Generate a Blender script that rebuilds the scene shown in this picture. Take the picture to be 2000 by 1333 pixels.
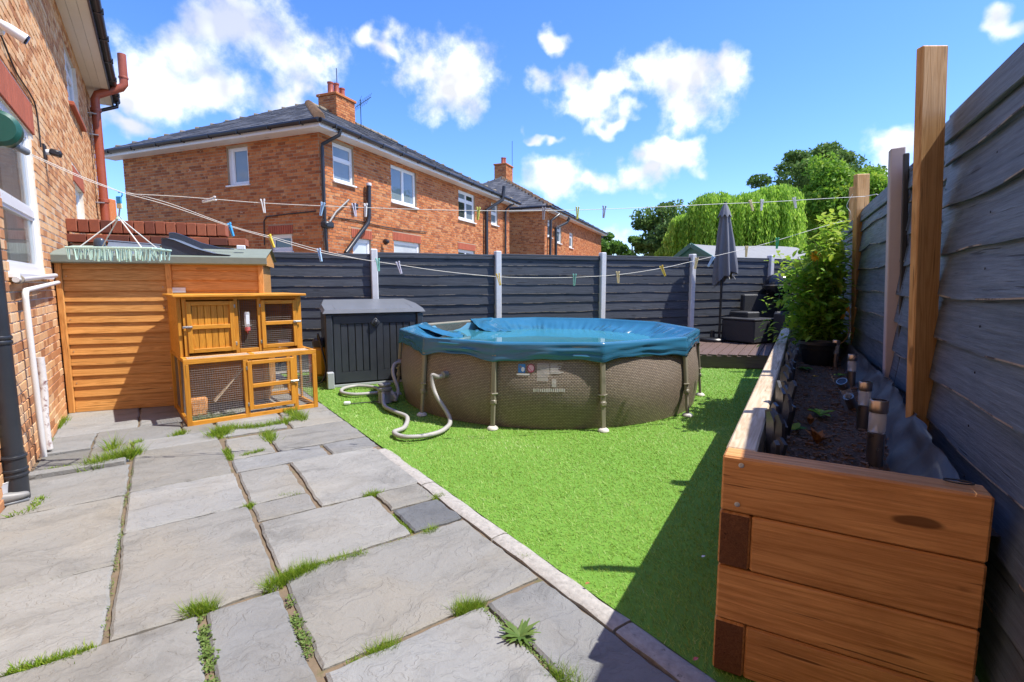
import bpy, bmesh, math, random
import numpy as np
from mathutils import Vector, Matrix, noise as mnoise
R = math.radians
random.seed(7); NR = np.random.default_rng(11)
for o in list(bpy.data.objects): bpy.data.objects.remove(o)
SC = bpy.context.scene; COL = SC.collection

# ---------------------------------------------------------------- camera
FPX, CAMH = 980.0, 1.38
PIT = math.atan((666.5 - 556) / FPX)
CP = Vector((0, 0, CAMH))
CF = Vector((0, math.cos(PIT), -math.sin(PIT))); CU = Vector((0, math.sin(PIT), math.cos(PIT)))
cd = bpy.data.cameras.new('camera'); cam = bpy.data.objects.new('camera', cd); COL.objects.link(cam)
cd.sensor_width = 36; cd.lens = 36 * FPX / 2000; cd.clip_end = 2000; cd.clip_start = 0.05
cam.location = CP; cam.rotation_euler = (math.pi / 2 - PIT, 0, 0)
SC.camera = cam

# survey helpers: sight lines of the photograph met with real planes of the garden
def ray(px, py): return CF + Vector((1, 0, 0)) * ((px - 1000) / FPX) + CU * ((666.5 - py) / FPX)
def G(px, py, z=0.0):
    d = ray(px, py); return CP + d * ((z - CAMH) / d.z)
def D(px, py, Y):
    d = ray(px, py); return CP + d * (Y / d.y)
def PLN(px, py, p0, n):
    d = ray(px, py); n = Vector((n[0], n[1], 0)); p0 = Vector((p0[0], p0[1], CAMH))
    return CP + d * ((p0 - CP).dot(n) / d.dot(n))

# ---------------------------------------------------------------- nodes helper
def nd(nt, typ, ins=None, **props):
    n = nt.nodes.new('ShaderNode' + typ)
    for k, v in props.items(): setattr(n, k, v)
    if ins:
        for k, v in ins.items():
            s = n.inputs[k]
            if isinstance(v, bpy.types.NodeSocket): nt.links.new(v, s)
            else: s.default_value = v
    return n
def c4(c): return (c[0], c[1], c[2], 1.0)
def ma(nt, op, a, b=0.0, c=0.0, clamp=False):
    n = nd(nt, 'Math', {0: a, 1: b, 2: c}, operation=op); n.use_clamp = clamp; return n.outputs[0]
def vm(nt, op, a, b=(0, 0, 0)):
    n = nd(nt, 'VectorMath', {0: a, 1: b}, operation=op)
    return n.outputs['Value'] if op in ('DOT_PRODUCT', 'LENGTH') else n.outputs[0]
def mixc(nt, f, a, b, mode='MIX'):
    n = nt.nodes.new('ShaderNodeMix'); n.data_type = 'RGBA'; n.blend_type = mode
    for s, v in ((n.inputs[0], f), (n.inputs[6], a), (n.inputs[7], b)):
        if isinstance(v, bpy.types.NodeSocket): nt.links.new(v, s)
        else: s.default_value = c4(v) if isinstance(v, tuple) and len(v) == 3 else v
    return n.outputs[2]
def mapr(nt, v, a, b, c=0.0, d=1.0, smooth=False):
    n = nd(nt, 'MapRange', {0: v, 1: a, 2: b, 3: c, 4: d}); n.clamp = True
    if smooth: n.interpolation_type = 'SMOOTHSTEP'
    return n.outputs[0]
def ramp(nt, f, stops):
    n = nd(nt, 'ValToRGB', {0: f}); e = n.color_ramp.elements
    while len(e) < len(stops): e.new(0.5)
    for k, (p, c) in enumerate(stops): e[k].position = p; e[k].color = c4(c)
    return n.outputs[0]
def nz(nt, vec, scale, detail=4, rough=.55, dist=0.0, out=0):
    return nd(nt, 'TexNoise', {'Vector': vec, 'Scale': scale, 'Detail': detail, 'Roughness': rough, 'Distortion': dist}).outputs[out]

# ---------------------------------------------------------------- sky, sun, exposure
SUN_EL = R(60.3); SAZ = R(96)          # azimuth from +Y towards +X
SUNV = Vector((math.sin(SAZ) * math.cos(SUN_EL), math.cos(SAZ) * math.cos(SUN_EL), math.sin(SUN_EL)))
W = bpy.data.worlds.new('World'); SC.world = W; W.use_nodes = True
nt = W.node_tree; nt.nodes.clear()
sky = nd(nt, 'TexSky', sky_type='NISHITA', sun_disc=False, sun_elevation=SUN_EL, sun_rotation=SAZ,
         altitude=50, air_density=1.0, dust_density=0.25, ozone_density=3.5)
skyc = nd(nt, 'HueSaturation', {'Saturation': 1.18, 'Value': 1.75, 'Color': sky.outputs[0]}).outputs[0]
skyc = mixc(nt, 1.0, skyc, (.475, .508, .69), 'MULTIPLY')
vd = nd(nt, 'TexCoord').outputs['Generated']
w1 = nd(nt, 'TexNoise', {'Vector': vd, 'Scale': 5.0, 'Detail': 3.0, 'Roughness': .6}).outputs['Color']
w2 = nd(nt, 'TexNoise', {'Vector': vd, 'Scale': 19.0, 'Detail': 2.0, 'Roughness': .6}).outputs['Color']
wv = vm(nt, 'ADD', vd, vm(nt, 'MULTIPLY', vm(nt, 'SUBTRACT', w1, (.5, .5, .5)), (.16, .16, .16)))
wv = vm(nt, 'ADD', wv, vm(nt, 'MULTIPLY', vm(nt, 'SUBTRACT', w2, (.5, .5, .5)), (.06, .06, .06)))
CL = [(330, 130, 135, 85), (470, 75, 130, 75), (560, 130, 95, 70), (400, 190, 100, 50), (250, 190, 70, 55), (560, 200, 70, 32), (800, 110, 75, 50), (890, 140, 95, 75), (730, 85, 34, 22),
      (1110, 165, 70, 38), (1190, 190, 70, 40), (1330, 190, 85, 85), (1405, 140, 50, 45), (1330, 245, 45, 35), (1190, 243, 50, 20), (1100, 345, 65, 50), (1160, 345, 60, 28),
      (1260, 345, 55, 25), (1320, 330, 60, 26), (1760, 275, 75, 45), (1985, 35, 50, 28), (235, 260, 62, 22), (1125, 85, 26, 26), (1060, 255, 40, 12), (1730, 340, 50, 40), (1130, 455, 90, 22)]
sx = nd(nt, 'SeparateXYZ', {0: wv}); fy = ma(nt, 'MAXIMUM', sx.outputs[1], .05)
pv = nd(nt, 'CombineXYZ', {0: ma(nt, 'DIVIDE', sx.outputs[0], fy), 1: ma(nt, 'DIVIDE', sx.outputs[2], fy)}).outputs[0]
acc = None
for (x, y, hw, hh) in CL:
    c = ray(x, y); cx, cz = c.x / c.y, c.z / c.y; hw, hh = hw / FPX * .97, hh / FPX * .97
    v_ = nd(nt, 'VectorMath', {0: pv, 1: (1 / hw, 1 / hh, 0), 2: (-cx / hw, -cz / hh, 0)}, operation='MULTIPLY_ADD').outputs[0]
    m = vm(nt, 'LENGTH', v_)
    acc = m if acc is None else ma(nt, 'SMOOTH_MIN', acc, m, .3)
acc = ma(nt, 'MAXIMUM', ma(nt, 'SUBTRACT', 1.0, acc), -1.0)
# the same broken cumulus carries on all round the sky
rnd_cl = ma(nt, 'MULTIPLY', ma(nt, 'SUBTRACT', nz(nt, wv, 2.6, 2, .5), .56), 9.0)
sd_ = nd(nt, 'SeparateXYZ', {0: vd}); front = mapr(nt, ma(nt, 'ADD', sd_.outputs[1], ma(nt, 'MULTIPLY', ma(nt, 'ABSOLUTE', sd_.outputs[0]), -.75)), -.06, .04)
acc = nd(nt, 'Mix', {0: front, 2: rnd_cl, 3: acc}).outputs[0]
f1 = nz(nt, vd, 10.0, 6, .64); f2 = nz(nt, vd, 4.0, 1, .5)
dens = ma(nt, 'ADD', acc, ma(nt, 'MULTIPLY', ma(nt, 'SUBTRACT', f1, .5), 2.6))
cm = mapr(nt, dens, -.22, .85, 0, 1, True)
cm = ma(nt, 'MULTIPLY', cm, mapr(nt, f2, .2, .5, .75, 1.0))
gr = ma(nt, 'SUBTRACT', nz(nt, vd, 9.0, 3, .55), nz(nt, vm(nt, 'ADD', vd, (.018, 0, .03)), 9.0, 3, .55))
shade = mapr(nt, ma(nt, 'ADD', gr, ma(nt, 'MULTIPLY', acc, -.10)), -.17, .06)
cc = mixc(nt, shade, (3.55, 3.65, 3.9), (6.3, 6.35, 6.5))
fin = mixc(nt, cm, skyc, cc)
bg = nd(nt, 'Background', {'Color': fin, 'Strength': .13})
nt.links.new(bg.outputs[0], nd(nt, 'OutputWorld').inputs[0])

W.cycles.sampling_method = 'MANUAL'; W.cycles.sample_map_resolution = 256
CY = SC.cycles; CY.max_bounces = 6; CY.diffuse_bounces = 3; CY.glossy_bounces = 3; CY.transmission_bounces = 5; CY.transparent_max_bounces = 8; CY.caustics_reflective = False; CY.caustics_refractive = False
sd = bpy.data.lights.new('sun', 'SUN'); sd.energy = 3.7; sd.angle = R(.55); sd.color = (1, .955, .88)
so = bpy.data.objects.new('sun', sd); COL.objects.link(so); so.location = (20, 5, 30)
so.rotation_euler = SUNV.to_track_quat('Z', 'Y').to_euler()
vs = SC.view_settings; vs.view_transform = 'Standard'; vs.look = 'None'; vs.exposure = .95; vs.gamma = 1.0; vs.use_curve_mapping = False

# ---------------------------------------------------------------- object helpers
WM = {}
def tag(o, label=None, cat=None, group=None, kind=None):
    if label: o['label'] = label
    if cat: o['category'] = cat
    if group: o['group'] = group
    if kind: o['kind'] = kind
    return o
def put(o, parent=None, M=None):
    M = M.copy() if M is not None else Matrix.Identity(4)
    COL.objects.link(o); WM[o.name] = M
    if parent is not None:
        o.parent = parent; o.matrix_parent_inverse = WM[parent.name].inverted()
    o.matrix_basis = M
    return o
def thing(name, label, cat, loc=(0, 0, 0), rz=0.0, group=None):
    o = bpy.data.objects.new(name, None); o.empty_display_size = .1
    return tag(put(o, None, Matrix.Translation(Vector(loc)) @ Matrix.Rotation(rz, 4, 'Z')), label, cat, group)
def frame(p0, xdir, up=(0, 0, 1)):
    x = Vector(xdir).normalized(); z = Vector(up); z = (z - x * z.dot(x))
    if z.length < 1e-4: z = Vector((0, 1, 0)) - x * x.y
    z.normalize(); y = z.cross(x)
    return Matrix.Translation(Vector(p0)) @ Matrix((x, y, z)).transposed().to_4x4()

class MB:
    def __init__(s): s.v = []; s.f = []; s.r = []; s.m = []; s.cur = 0.5; s.uv = None; s.mi = 0
    def add(s, vs, fs, M=None):
        n = len(s.v)
        s.v += [tuple(M @ Vector(p)) for p in vs] if M is not None else [tuple(p) for p in vs]
        for f in fs: s.f.append(tuple(i + n for i in f)); s.r.append(s.cur); s.m.append(s.mi)
        return s
    def box(s, c, d, M=None):
        x, y, z = c; a, b, h = d[0] / 2, d[1] / 2, d[2] / 2
        vs = [(x + i * a, y + j * b, z + k * h) for i in (-1, 1) for j in (-1, 1) for k in (-1, 1)]
        return s.add(vs, [(0, 1, 3, 2), (4, 6, 7, 5), (0, 4, 5, 1), (2, 3, 7, 6), (0, 2, 6, 4), (1, 5, 7, 3)], M)
    def b2(s, lo, hi, M=None):
        return s.box([(lo[i] + hi[i]) / 2 for i in range(3)], [hi[i] - lo[i] for i in range(3)], M)
    def cbox(s, c, d, ch=.004, M=None):
        a, b, h = d[0] / 2, d[1] / 2, d[2] / 2; ch = min(ch, a * .45, b * .45, h * .45)
        vs = []; idx = {}
        for i in (-1, 1):
            for j in (-1, 1):
                for k in (-1, 1):
                    for ax in range(3):
                        p = [i * a, j * b, k * h]
                        sg = (i, j, k)
                        for q in range(3):
                            if q != ax: p[q] -= sg[q] * ch
                        idx[(i, j, k, ax)] = len(vs); vs.append((c[0] + p[0], c[1] + p[1], c[2] + p[2]))
        fs = []
        for ax in range(3):
            o1, o2 = [q for q in range(3) if q != ax]
            for sg in (-1, 1):
                loop = []
                for (u, w) in ((-1, -1), (1, -1), (1, 1), (-1, 1)):
                    t = [0, 0, 0]; t[ax] = sg; t[o1] = u; t[o2] = w; loop.append(idx[(*t, ax)])
                fs.append(tuple(loop))
                # edge strips along o2 shared between ax and o1
            for su in (-1, 1):
                for sw in (-1, 1):
                    t1 = [0, 0, 0]; t2 = [0, 0, 0]; t1[o1] = t2[o1] = su; t1[o2] = t2[o2] = sw; t1[ax] = -1; t2[ax] = 1
                    fs.append((idx[(*t1, o1)], idx[(*t2, o1)], idx[(*t2, o2)], idx[(*t1, o2)]))
        for i in (-1, 1):
            for j in (-1, 1):
                for k in (-1, 1): fs.append((idx[(i, j, k, 0)], idx[(i, j, k, 1)], idx[(i, j, k, 2)]))
        return s.add(vs, fs, M)
    def tube(s, path, r, n=8, cap=True, rad=None):
        P = [Vector(p) for p in path]; vs = []; fs = []; prev = None
        for i, p in enumerate(P):
            t = (P[min(i + 1, len(P) - 1)] - P[max(i - 1, 0)]).normalized()
            if prev is None: u = t.cross(Vector((0, 0, 1)));  u = u if u.length > .05 else t.cross(Vector((0, 1, 0)))
            else: u = prev - t * prev.dot(t)
            u.normalize(); w = t.cross(u); prev = u; rr = rad[i] if rad else r
            vs += [p + (u * math.cos(2 * math.pi * k / n) + w * math.sin(2 * math.pi * k / n)) * rr for k in range(n)]
        for i in range(len(P) - 1):
            for k in range(n): fs.append((i * n + k, i * n + (k + 1) % n, (i + 1) * n + (k + 1) % n, (i + 1) * n + k))
        if cap: fs.append(tuple(range(n - 1, -1, -1))); fs.append(tuple(range((len(P) - 1) * n, len(P) * n)))
        return s.add(vs, fs)
    def lathe(s, prof, n=20, M=None, cap=False):
        vs = []; fs = []
        for (r, z) in prof: vs += [(r * math.cos(2 * math.pi * k / n), r * math.sin(2 * math.pi * k / n), z) for k in range(n)]
        for i in range(len(prof) - 1):
            for k in range(n): fs.append((i * n + k, i * n + (k + 1) % n, (i + 1) * n + (k + 1) % n, (i + 1) * n + k))
        if cap: fs.append(tuple(range(n - 1, -1, -1))); fs.append(tuple(range((len(prof) - 1) * n, len(prof) * n)))
        return s.add(vs, fs, M)
    def prism(s, poly, h0, h1, M=None):
        n = len(poly); vs = [(x, y, h0) for x, y in poly] + [(x, y, h1) for x, y in poly]
        fs = [tuple(range(n - 1, -1, -1)), tuple(range(n, 2 * n))] + [(i, (i + 1) % n, n + (i + 1) % n, n + i) for i in range(n)]
        return s.add(vs, fs, M)
    def mesh(s, name, mat, smooth=False, sharp=40):
        me = bpy.data.meshes.new(name); me.from_pydata(s.v, [], s.f)
        at = me.attributes.new('rnd', 'FLOAT', 'FACE'); at.data.foreach_set('value', s.r)
        for m_ in (mat if isinstance(mat, (list, tuple)) else [mat]): me.materials.append(m_)
        if isinstance(mat, (list, tuple)): me.polygons.foreach_set('material_index', s.m)
        bm = bmesh.new(); bm.from_mesh(me); bmesh.ops.recalc_face_normals(bm, faces=bm.faces); bm.to_mesh(me); bm.free()
        if smooth:
            me.polygons.foreach_set('use_smooth', [True] * len(s.f)); me.set_sharp_from_angle(angle=R(sharp))
        me.update(); return me
    def build(s, name, mat, parent=None, M=None, smooth=False, sharp=40):
        return put(bpy.data.objects.new(name, s.mesh(name, mat, smooth, sharp)), parent, M)
def obj(name, me, parent=None, M=None): return put(bpy.data.objects.new(name, me), parent, M)
_cache = {}
def bar(name, p0, p1, w, t, mat, parent=None, up=(0, 0, 1), ch=.004):
    """timber bar from p0 to p1 along its own x; w is across (local y), t along up (local z)"""
    p0 = Vector(p0); p1 = Vector(p1); L = round((p1 - p0).length, 3)
    key = (L, w, t, mat.name, ch)
    if key not in _cache: _cache[key] = MB().cbox((L / 2, 0, 0), (L, w, t), ch).mesh(name, mat)
    return obj(name, _cache[key], parent, frame(p0, p1 - p0, up))
def catmull(pts, n=8):
    P = [Vector(p) for p in pts]; out = []
    for i in range(len(P) - 1):
        a, b, c, d = P[max(i - 1, 0)], P[i], P[i + 1], P[min(i + 2, len(P) - 1)]
        for k in range(n):
            t = k / n
            out.append(.5 * ((2 * b) + (c - a) * t + (2 * a - 5 * b + 4 * c - d) * t * t + (3 * b - a - 3 * c + d) * t ** 3))
    return out + [P[-1]]
# ================================================================ materials (all procedural)
def new(name):
    m = bpy.data.materials.new(name); m.use_nodes = True; nt = m.node_tree; nt.nodes.clear()
    p = nd(nt, 'BsdfPrincipled'); nt.links.new(p.outputs[0], nd(nt, 'OutputMaterial').inputs[0])
    return m, nt, p
def setp(nt, p, **k):
    for a, v in k.items():
        s = p.inputs[a.replace('_', ' ')]
        if isinstance(v, bpy.types.NodeSocket): nt.links.new(v, s)
        else: s.default_value = c4(v) if isinstance(v, tuple) and len(v) == 3 else v
def bump(nt, p, h, strength=.4, dist=.01):
    nt.links.new(nd(nt, 'Bump', {'Height': h, 'Strength': strength, 'Distance': dist}).outputs[0], p.inputs['Normal'])
def ocoord(nt, rnd=True):
    v = nd(nt, 'TexCoord').outputs['Object']
    if rnd: v = vm(nt, 'ADD', v, vm(nt, 'MULTIPLY', nd(nt, 'ObjectInfo').outputs['Random'], (37.0, 53.0, 71.0)))
    return v
def vscale(nt, v, s): return vm(nt, 'MULTIPLY', v, s)
def plain(name, c, rough=.5, var=.15, scale=8, bmp=.15, metal=0.0, spec=.5, rnd=0.0, dirt=None, bscale=60, coat=0.0):
    m, nt, p = new(name); v = ocoord(nt)
    n = nz(nt, v, scale, 5, .6)
    col = mixc(nt, n, tuple(x * (1 - var) for x in c), tuple(min(1, x * (1 + var)) for x in c))
    if rnd:
        q = mapr(nt, nd(nt, 'ObjectInfo').outputs['Random'], 0, 1, 1 - rnd, 1 + rnd)
        col = mixc(nt, 1.0, col, nd(nt, 'CombineColor', {0: q, 1: q, 2: q}).outputs[0], 'MULTIPLY')
    if dirt:
        d = mapr(nt, nz(nt, v, dirt[1], 7, .7), dirt[2], dirt[2] + .12); col = mixc(nt, d, col, dirt[0])
    setp(nt, p, Base_Color=col, Roughness=mapr(nt, n, 0, 1, max(0, rough - .08), min(1, rough + .08)), Metallic=metal, Specular_IOR_Level=spec, Coat_Weight=coat)
    if bmp: bump(nt, p, nz(nt, v, bscale, 4, .6), bmp, .004)
    return m
def wood(name, dark, light, rough=.6, rnd=.12, grain=1.0, knot=.5, bmp=.35, worn=None, spec=.35, wn=.62, xs=1.0, amp=9.0, fa=.5):
    m, nt, p = new(name); v = ocoord(nt)
    rings = nz(nt, vscale(nt, v, (.55 * grain * xs, 9 * grain, 9 * grain)), 1.6, 3, .5, .7 * xs)
    rings = ma(nt, 'FRACT', ma(nt, 'MULTIPLY', rings, amp))
    rings = mapr(nt, ma(nt, 'ABSOLUTE', ma(nt, 'SUBTRACT', rings, .5)), 0, .5)
    fine = nz(nt, vscale(nt, v, (3, 90, 90)), 2.2, 4, .65)
    midg = mapr(nt, nz(nt, vscale(nt, v, (1.6, 30, 30)), 2.0, 5, .7), .3, .7)
    f = ma(nt, 'ADD', ma(nt, 'MULTIPLY', rings, 1.0 - fa), ma(nt, 'ADD', ma(nt, 'MULTIPLY', fine, fa * .45), ma(nt, 'MULTIPLY', midg, fa * .6)))
    col = ramp(nt, f, [(.15, dark), (.8, light)])
    big = nz(nt, vscale(nt, v, (.8, 3, 3)), 1.5, 3, .5)
    col = mixc(nt, mapr(nt, big, .3, .75, 0, .45), col, tuple((a + b) * .33 for a, b in zip(dark, light)))
    if knot:
        vo = nd(nt, 'TexVoronoi', {'Vector': vscale(nt, vm(nt, 'ADD', v, vscale(nt, nz(nt, v, 5, 2, .5, 0, 'Color'), (.05, .05, .05))), (2.1, 7.5, 7.5)), 'Scale': 1.0, 'Randomness': 1.0}).outputs['Distance']
        k = mapr(nt, vo, .10, .15, knot, 0, True); col = mixc(nt, k, col, tuple(x * .35 for x in dark))
    split = mapr(nt, nz(nt, vscale(nt, v, (.9, 30, 30)), 2.0, 3, .5), .665, .70, 0, .75); col = mixc(nt, split, col, tuple(x * .3 for x in dark))
    f = ma(nt, 'SUBTRACT', f, ma(nt, 'MULTIPLY', split, .8))
    blot = mapr(nt, nz(nt, vscale(nt, v, (1, 2, 2)), 4.5, 7, .7), .5, .72, 0, .35); col = mixc(nt, blot, col, tuple(x * .72 for x in dark))
    q = mapr(nt, nd(nt, 'ObjectInfo').outputs['Random'], 0, 1, 1 - rnd, 1 + rnd)
    col = mixc(nt, 1.0, col, nd(nt, 'CombineColor', {0: q, 1: q, 2: q}).outputs[0], 'MULTIPLY')
    if worn:
        w = mapr(nt, nz(nt, vscale(nt, v, (1.2, 14, 14)), 2.5, 8, .75), wn, wn + .07); col = mixc(nt, w, col, worn)
    setp(nt, p, Base_Color=col, Roughness=mapr(nt, f, 0, 1, min(1, rough + .1), rough - .1), Specular_IOR_Level=spec)
    bump(nt, p, f, bmp, .003)
    return m
def brickm(name, stops, spot=None, soot=0.0):
    m, nt, p = new(name); a = nd(nt, 'Attribute', attribute_name='rnd').outputs['Fac']
    v = nd(nt, 'TexCoord').outputs['Object']
    col = ramp(nt, a, stops)
    n = nz(nt, v, 14, 6, .7); col = mixc(nt, mapr(nt, n, .3, .7, 0, .34), col, stops[0][1])
    if spot:
        s = mapr(nt, nz(nt, vscale(nt, v, (1, 1, 1.3)), 9, 5, .75), spot[1], spot[1] + .05); col = mixc(nt, ma(nt, 'MULTIPLY', s, .85), col, spot[0])
        s2 = mapr(nt, nz(nt, v, 1.1, 4, .6), .5, .75, 0, .3); col = mixc(nt, s2, col, tuple(x * .7 for x in stops[1][1]))
    setp(nt, p, Base_Color=col, Roughness=.88, Specular_IOR_Level=.25)
    bump(nt, p, nz(nt, v, 70, 5, .7), .5, .006)
    return m
MT = {}
MT['brick'] = brickm('orange_brick', [(0, (.40, .17, .075)), (.3, (.64, .31, .14)), (.6, (.74, .42, .20)), (1, (.78, .53, .31))])
MT['brick_old'] = brickm('weathered_brick', [(0, (.28, .085, .034)), (.3, (.49, .155, .052)), (.65, (.58, .205, .068)), (1, (.63, .285, .115))], spot=((.72, .58, .42), .615))
MT['brick_dark'] = brickm('dark_red_brick', [(0, (.12, .045, .035)), (.4, (.28, .085, .05)), (1, (.42, .14, .075))])
MT['mortar'] = plain('mortar', (.72, .63, .51), .9, .25, 20, .4)
MT['mortar_dark'] = plain('mortar_dark', (.40, .29, .19), .9, .3, 9, .4)
MT['soldier'] = plain('red_lintel_brick', (.40, .10, .05), .85, .25, 14, .3, rnd=.1)
MT['upvc'] = plain('white_upvc', (.80, .81, .82), .3, .03, 4, 0)
MT['soffit'] = plain('cream_soffit', (.80, .75, .64), .5, .08, 2, .05)
MT['black_pvc'] = plain('black_plastic_pipe', (.022, .023, .028), .32, .3, 5, .05)
MT['soil_pipe'] = plain('black_iron_pipe', (.026, .029, .036), .38, .3, 6, .1, dirt=((.30, .27, .22), 18, .68))
MT['clay'] = plain('terracotta_plastic_pipe', (.36, .088, .045), .42, .25, 5, .08, dirt=((.10, .06, .04), 6, .62))
MT['white_pipe'] = plain('white_waste_pipe', (.68, .66, .63), .4, .1, 6, .05)
MT['lag'] = plain('flaking_painted_pipe', (.60, .57, .54), .7, .2, 30, .4, dirt=((.22, .12, .11), 22, .52))
MT['metal'] = plain('galvanised_metal', (.5, .5, .5), .35, .15, 20, .1, metal=.9)
MT['chrome'] = plain('brushed_steel', (.50, .42, .36), .3, .15, 30, .05, metal=1.0)
MT['slate'] = None
def slatem():
    m, nt, p = new('grey_roof_slate'); a = nd(nt, 'Attribute', attribute_name='rnd').outputs['Fac']
    v = nd(nt, 'TexCoord').outputs['Object']
    col = ramp(nt, a, [(0, (.045, .048, .056)), (.5, (.075, .078, .088)), (1, (.115, .115, .122))])
    s = mapr(nt, nz(nt, v, 2.2, 7, .7), .55, .75, 0, .5); col = mixc(nt, s, col, (.15, .145, .12))
    setp(nt, p, Base_Color=col, Roughness=.7); bump(nt, p, nz(nt, v, 40, 4, .6), .3, .005); return m
MT['slate'] = slatem()
MT['ridge'] = plain('mossy_ridge_tile', (.20, .165, .115), .9, .4, 7, .4, rnd=.2)
MT['hiptile'] = plain('brown_hip_tile', (.21, .125, .07), .9, .4, 9, .4, rnd=.25)
def glassm(name, base, refl=.55):
    m, nt, p = new(name); v = ocoord(nt)
    setp(nt, p, Base_Color=mixc(nt, nz(nt, v, 1.5, 2, .5), tuple(x * .7 for x in base), tuple(x * 1.2 for x in base)), Roughness=.04, Specular_IOR_Level=refl, Coat_Weight=.6, Coat_Roughness=.02)
    bump(nt, p, nz(nt, v, 1.2, 2, .5), .04, .05); return m
MT['pane'] = glassm('window_glass', (.20, .25, .28))
MT['pane_dark'] = glassm('dark_window_glass', (.045, .055, .05))
MT['pane_white'] = glassm('blind_behind_glass', (.55, .58, .60))
def clearm():
    m, nt, p = new('clear_window_glass'); setp(nt, p, Base_Color=(.9, .95, .95), Roughness=.02, Transmission_Weight=.92, IOR=1.3, Alpha=.42); return m
MT['clear'] = clearm()
MT['curtain'] = plain('pale_curtain', (.42, .36, .26), .9, .2, 10, .2)
MT['room'] = plain('dark_room', (.06, .055, .05), .9, .2, 3, 0)
# timber
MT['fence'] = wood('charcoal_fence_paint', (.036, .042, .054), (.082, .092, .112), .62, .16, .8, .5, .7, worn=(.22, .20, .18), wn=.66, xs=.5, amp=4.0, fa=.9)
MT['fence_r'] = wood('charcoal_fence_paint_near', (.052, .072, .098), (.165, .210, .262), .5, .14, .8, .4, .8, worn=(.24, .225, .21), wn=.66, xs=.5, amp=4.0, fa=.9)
MT['raw_edge'] = plain('bare_timber_edge', (.36, .30, .23), .85, .35, 14, .3, dirt=((.07, .06, .06), 9, .47))
MT['shed'] = wood('honey_shed_stain', (.50, .215, .050), (.76, .38, .115), .55, .10, 1, .45, .25)
MT['hutch'] = wood('orange_hutch_stain', (.52, .20, .016), (.74, .335, .038), .5, .10, 1.2, .45, .2)
MT['sleeper'] = wood('brown_sleeper', (.38, .145, .038), (.76, .37, .135), .7, .12, 1.6, .9, .8, xs=.6, amp=6.0, fa=.7)
MT['sleeper_cut'] = wood('sleeper_end_grain', (.10, .036, .014), (.20, .075, .028), .75, .1, 2.6, .1, .6)
MT['sleeper_top'] = wood('weathered_sleeper', (.46, .33, .20), (.74, .60, .43), .7, .08, 1, .35, .4, worn=(.30, .27, .25), wn=.68)
MT['post'] = wood('fresh_timber_post', (.46, .235, .075), (.70, .42, .18), .6, .05, 1.1, .7, .3)
MT['deck'] = wood('brown_composite_deck', (.125, .078, .066), (.175, .118, .10), .6, .06, 1, 0, .25)
MT['concrete'] = plain('white_painted_concrete_post', (.66, .66, .68), .75, .12, 9, .25, dirt=((.33, .30, .28), 11, .68))
MT['concrete_pink'] = plain('flaking_pinkish_concrete', (.50, .42, .40), .8, .12, 9, .25, dirt=((.16, .06, .05), 5, .68))
MT['felt'] = plain('green_roof_felt', (.19, .225, .19), .9, .2, 12, .5, bscale=180)
MT['felt_grey'] = plain('grey_roof_felt', (.25, .25, .245), .9, .2, 6, .4, bscale=80)
MT['green_paint'] = plain('green_paint', (.05, .16, .13), .5, .15, 5, .1)
MT['dark_plastic'] = plain('slate_blue_plastic', (.045, .06, .085), .28, .2, 3, .03)
MT['pale_plastic'] = plain('blue_grey_plastic', (.17, .21, .28), .25, .15, 3, .03)
MT['box'] = plain('charcoal_box_plastic', (.040, .046, .056), .42, .28, 7, .15)
MT['lid'] = plain('grey_box_lid', (.16, .17, .185), .38, .12, 5, .1)
MT['grey_block'] = plain('pale_grey_plastic', (.42, .44, .45), .5, .06, 5, .1)
MT['rattan'] = None
def rattanm():
    m, nt, p = new('black_rattan'); v = nd(nt, 'TexCoord').outputs['Object']
    h = nd(nt, 'TexChecker', {'Vector': v, 'Scale': 55}).outputs['Fac']
    n = nz(nt, v, 60, 3, .6)
    setp(nt, p, Base_Color=mixc(nt, n, (.022, .023, .027), (.05, .052, .058)), Roughness=.5); bump(nt, p, ma(nt, 'ADD', h, n), .5, .006); return m
MT['rattan'] = rattanm()
MT['cushion'] = plain('dark_cushion', (.026, .029, .036), .8, .2, 6, .3)
MT['parasol'] = plain('slate_grey_canvas', (.16, .165, .19), .85, .12, 7, .3, bscale=150)
MT['black_metal'] = plain('black_metal', (.02, .021, .024), .35, .2, 8, .05)
MT['bbq'] = plain('black_enamel', (.018, .019, .026), .12, .1, 3, 0)
MT['black_pot'] = plain('black_flower_pot', (.016, .017, .019), .45, .2, 7, .1)
MT['soil'] = None
def soilm():
    m, nt, p = new('dark_compost'); v = nd(nt, 'TexCoord').outputs['Object']
    n = nz(nt, v, 45, 8, .75); col = ramp(nt, n, [(.3, (.045, .026, .016)), (.6, (.15, .088, .052)), (.82, (.30, .18, .11))])
    setp(nt, p, Base_Color=col, Roughness=.95); bump(nt, p, n, 1.0, .02); return m
MT['soil'] = soilm()
MT['crumb'] = plain('compost_crumb', (.17, .10, .06), .95, .5, 60, .4)
MT['membrane'] = plain('black_weed_membrane', (.05, .053, .06), .6, .2, 9, .25, bscale=120)
MT['edge_slate'] = plain('slate_effect_plastic', (.028, .034, .047), .42, .3, 9, .3, rnd=.3)
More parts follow.
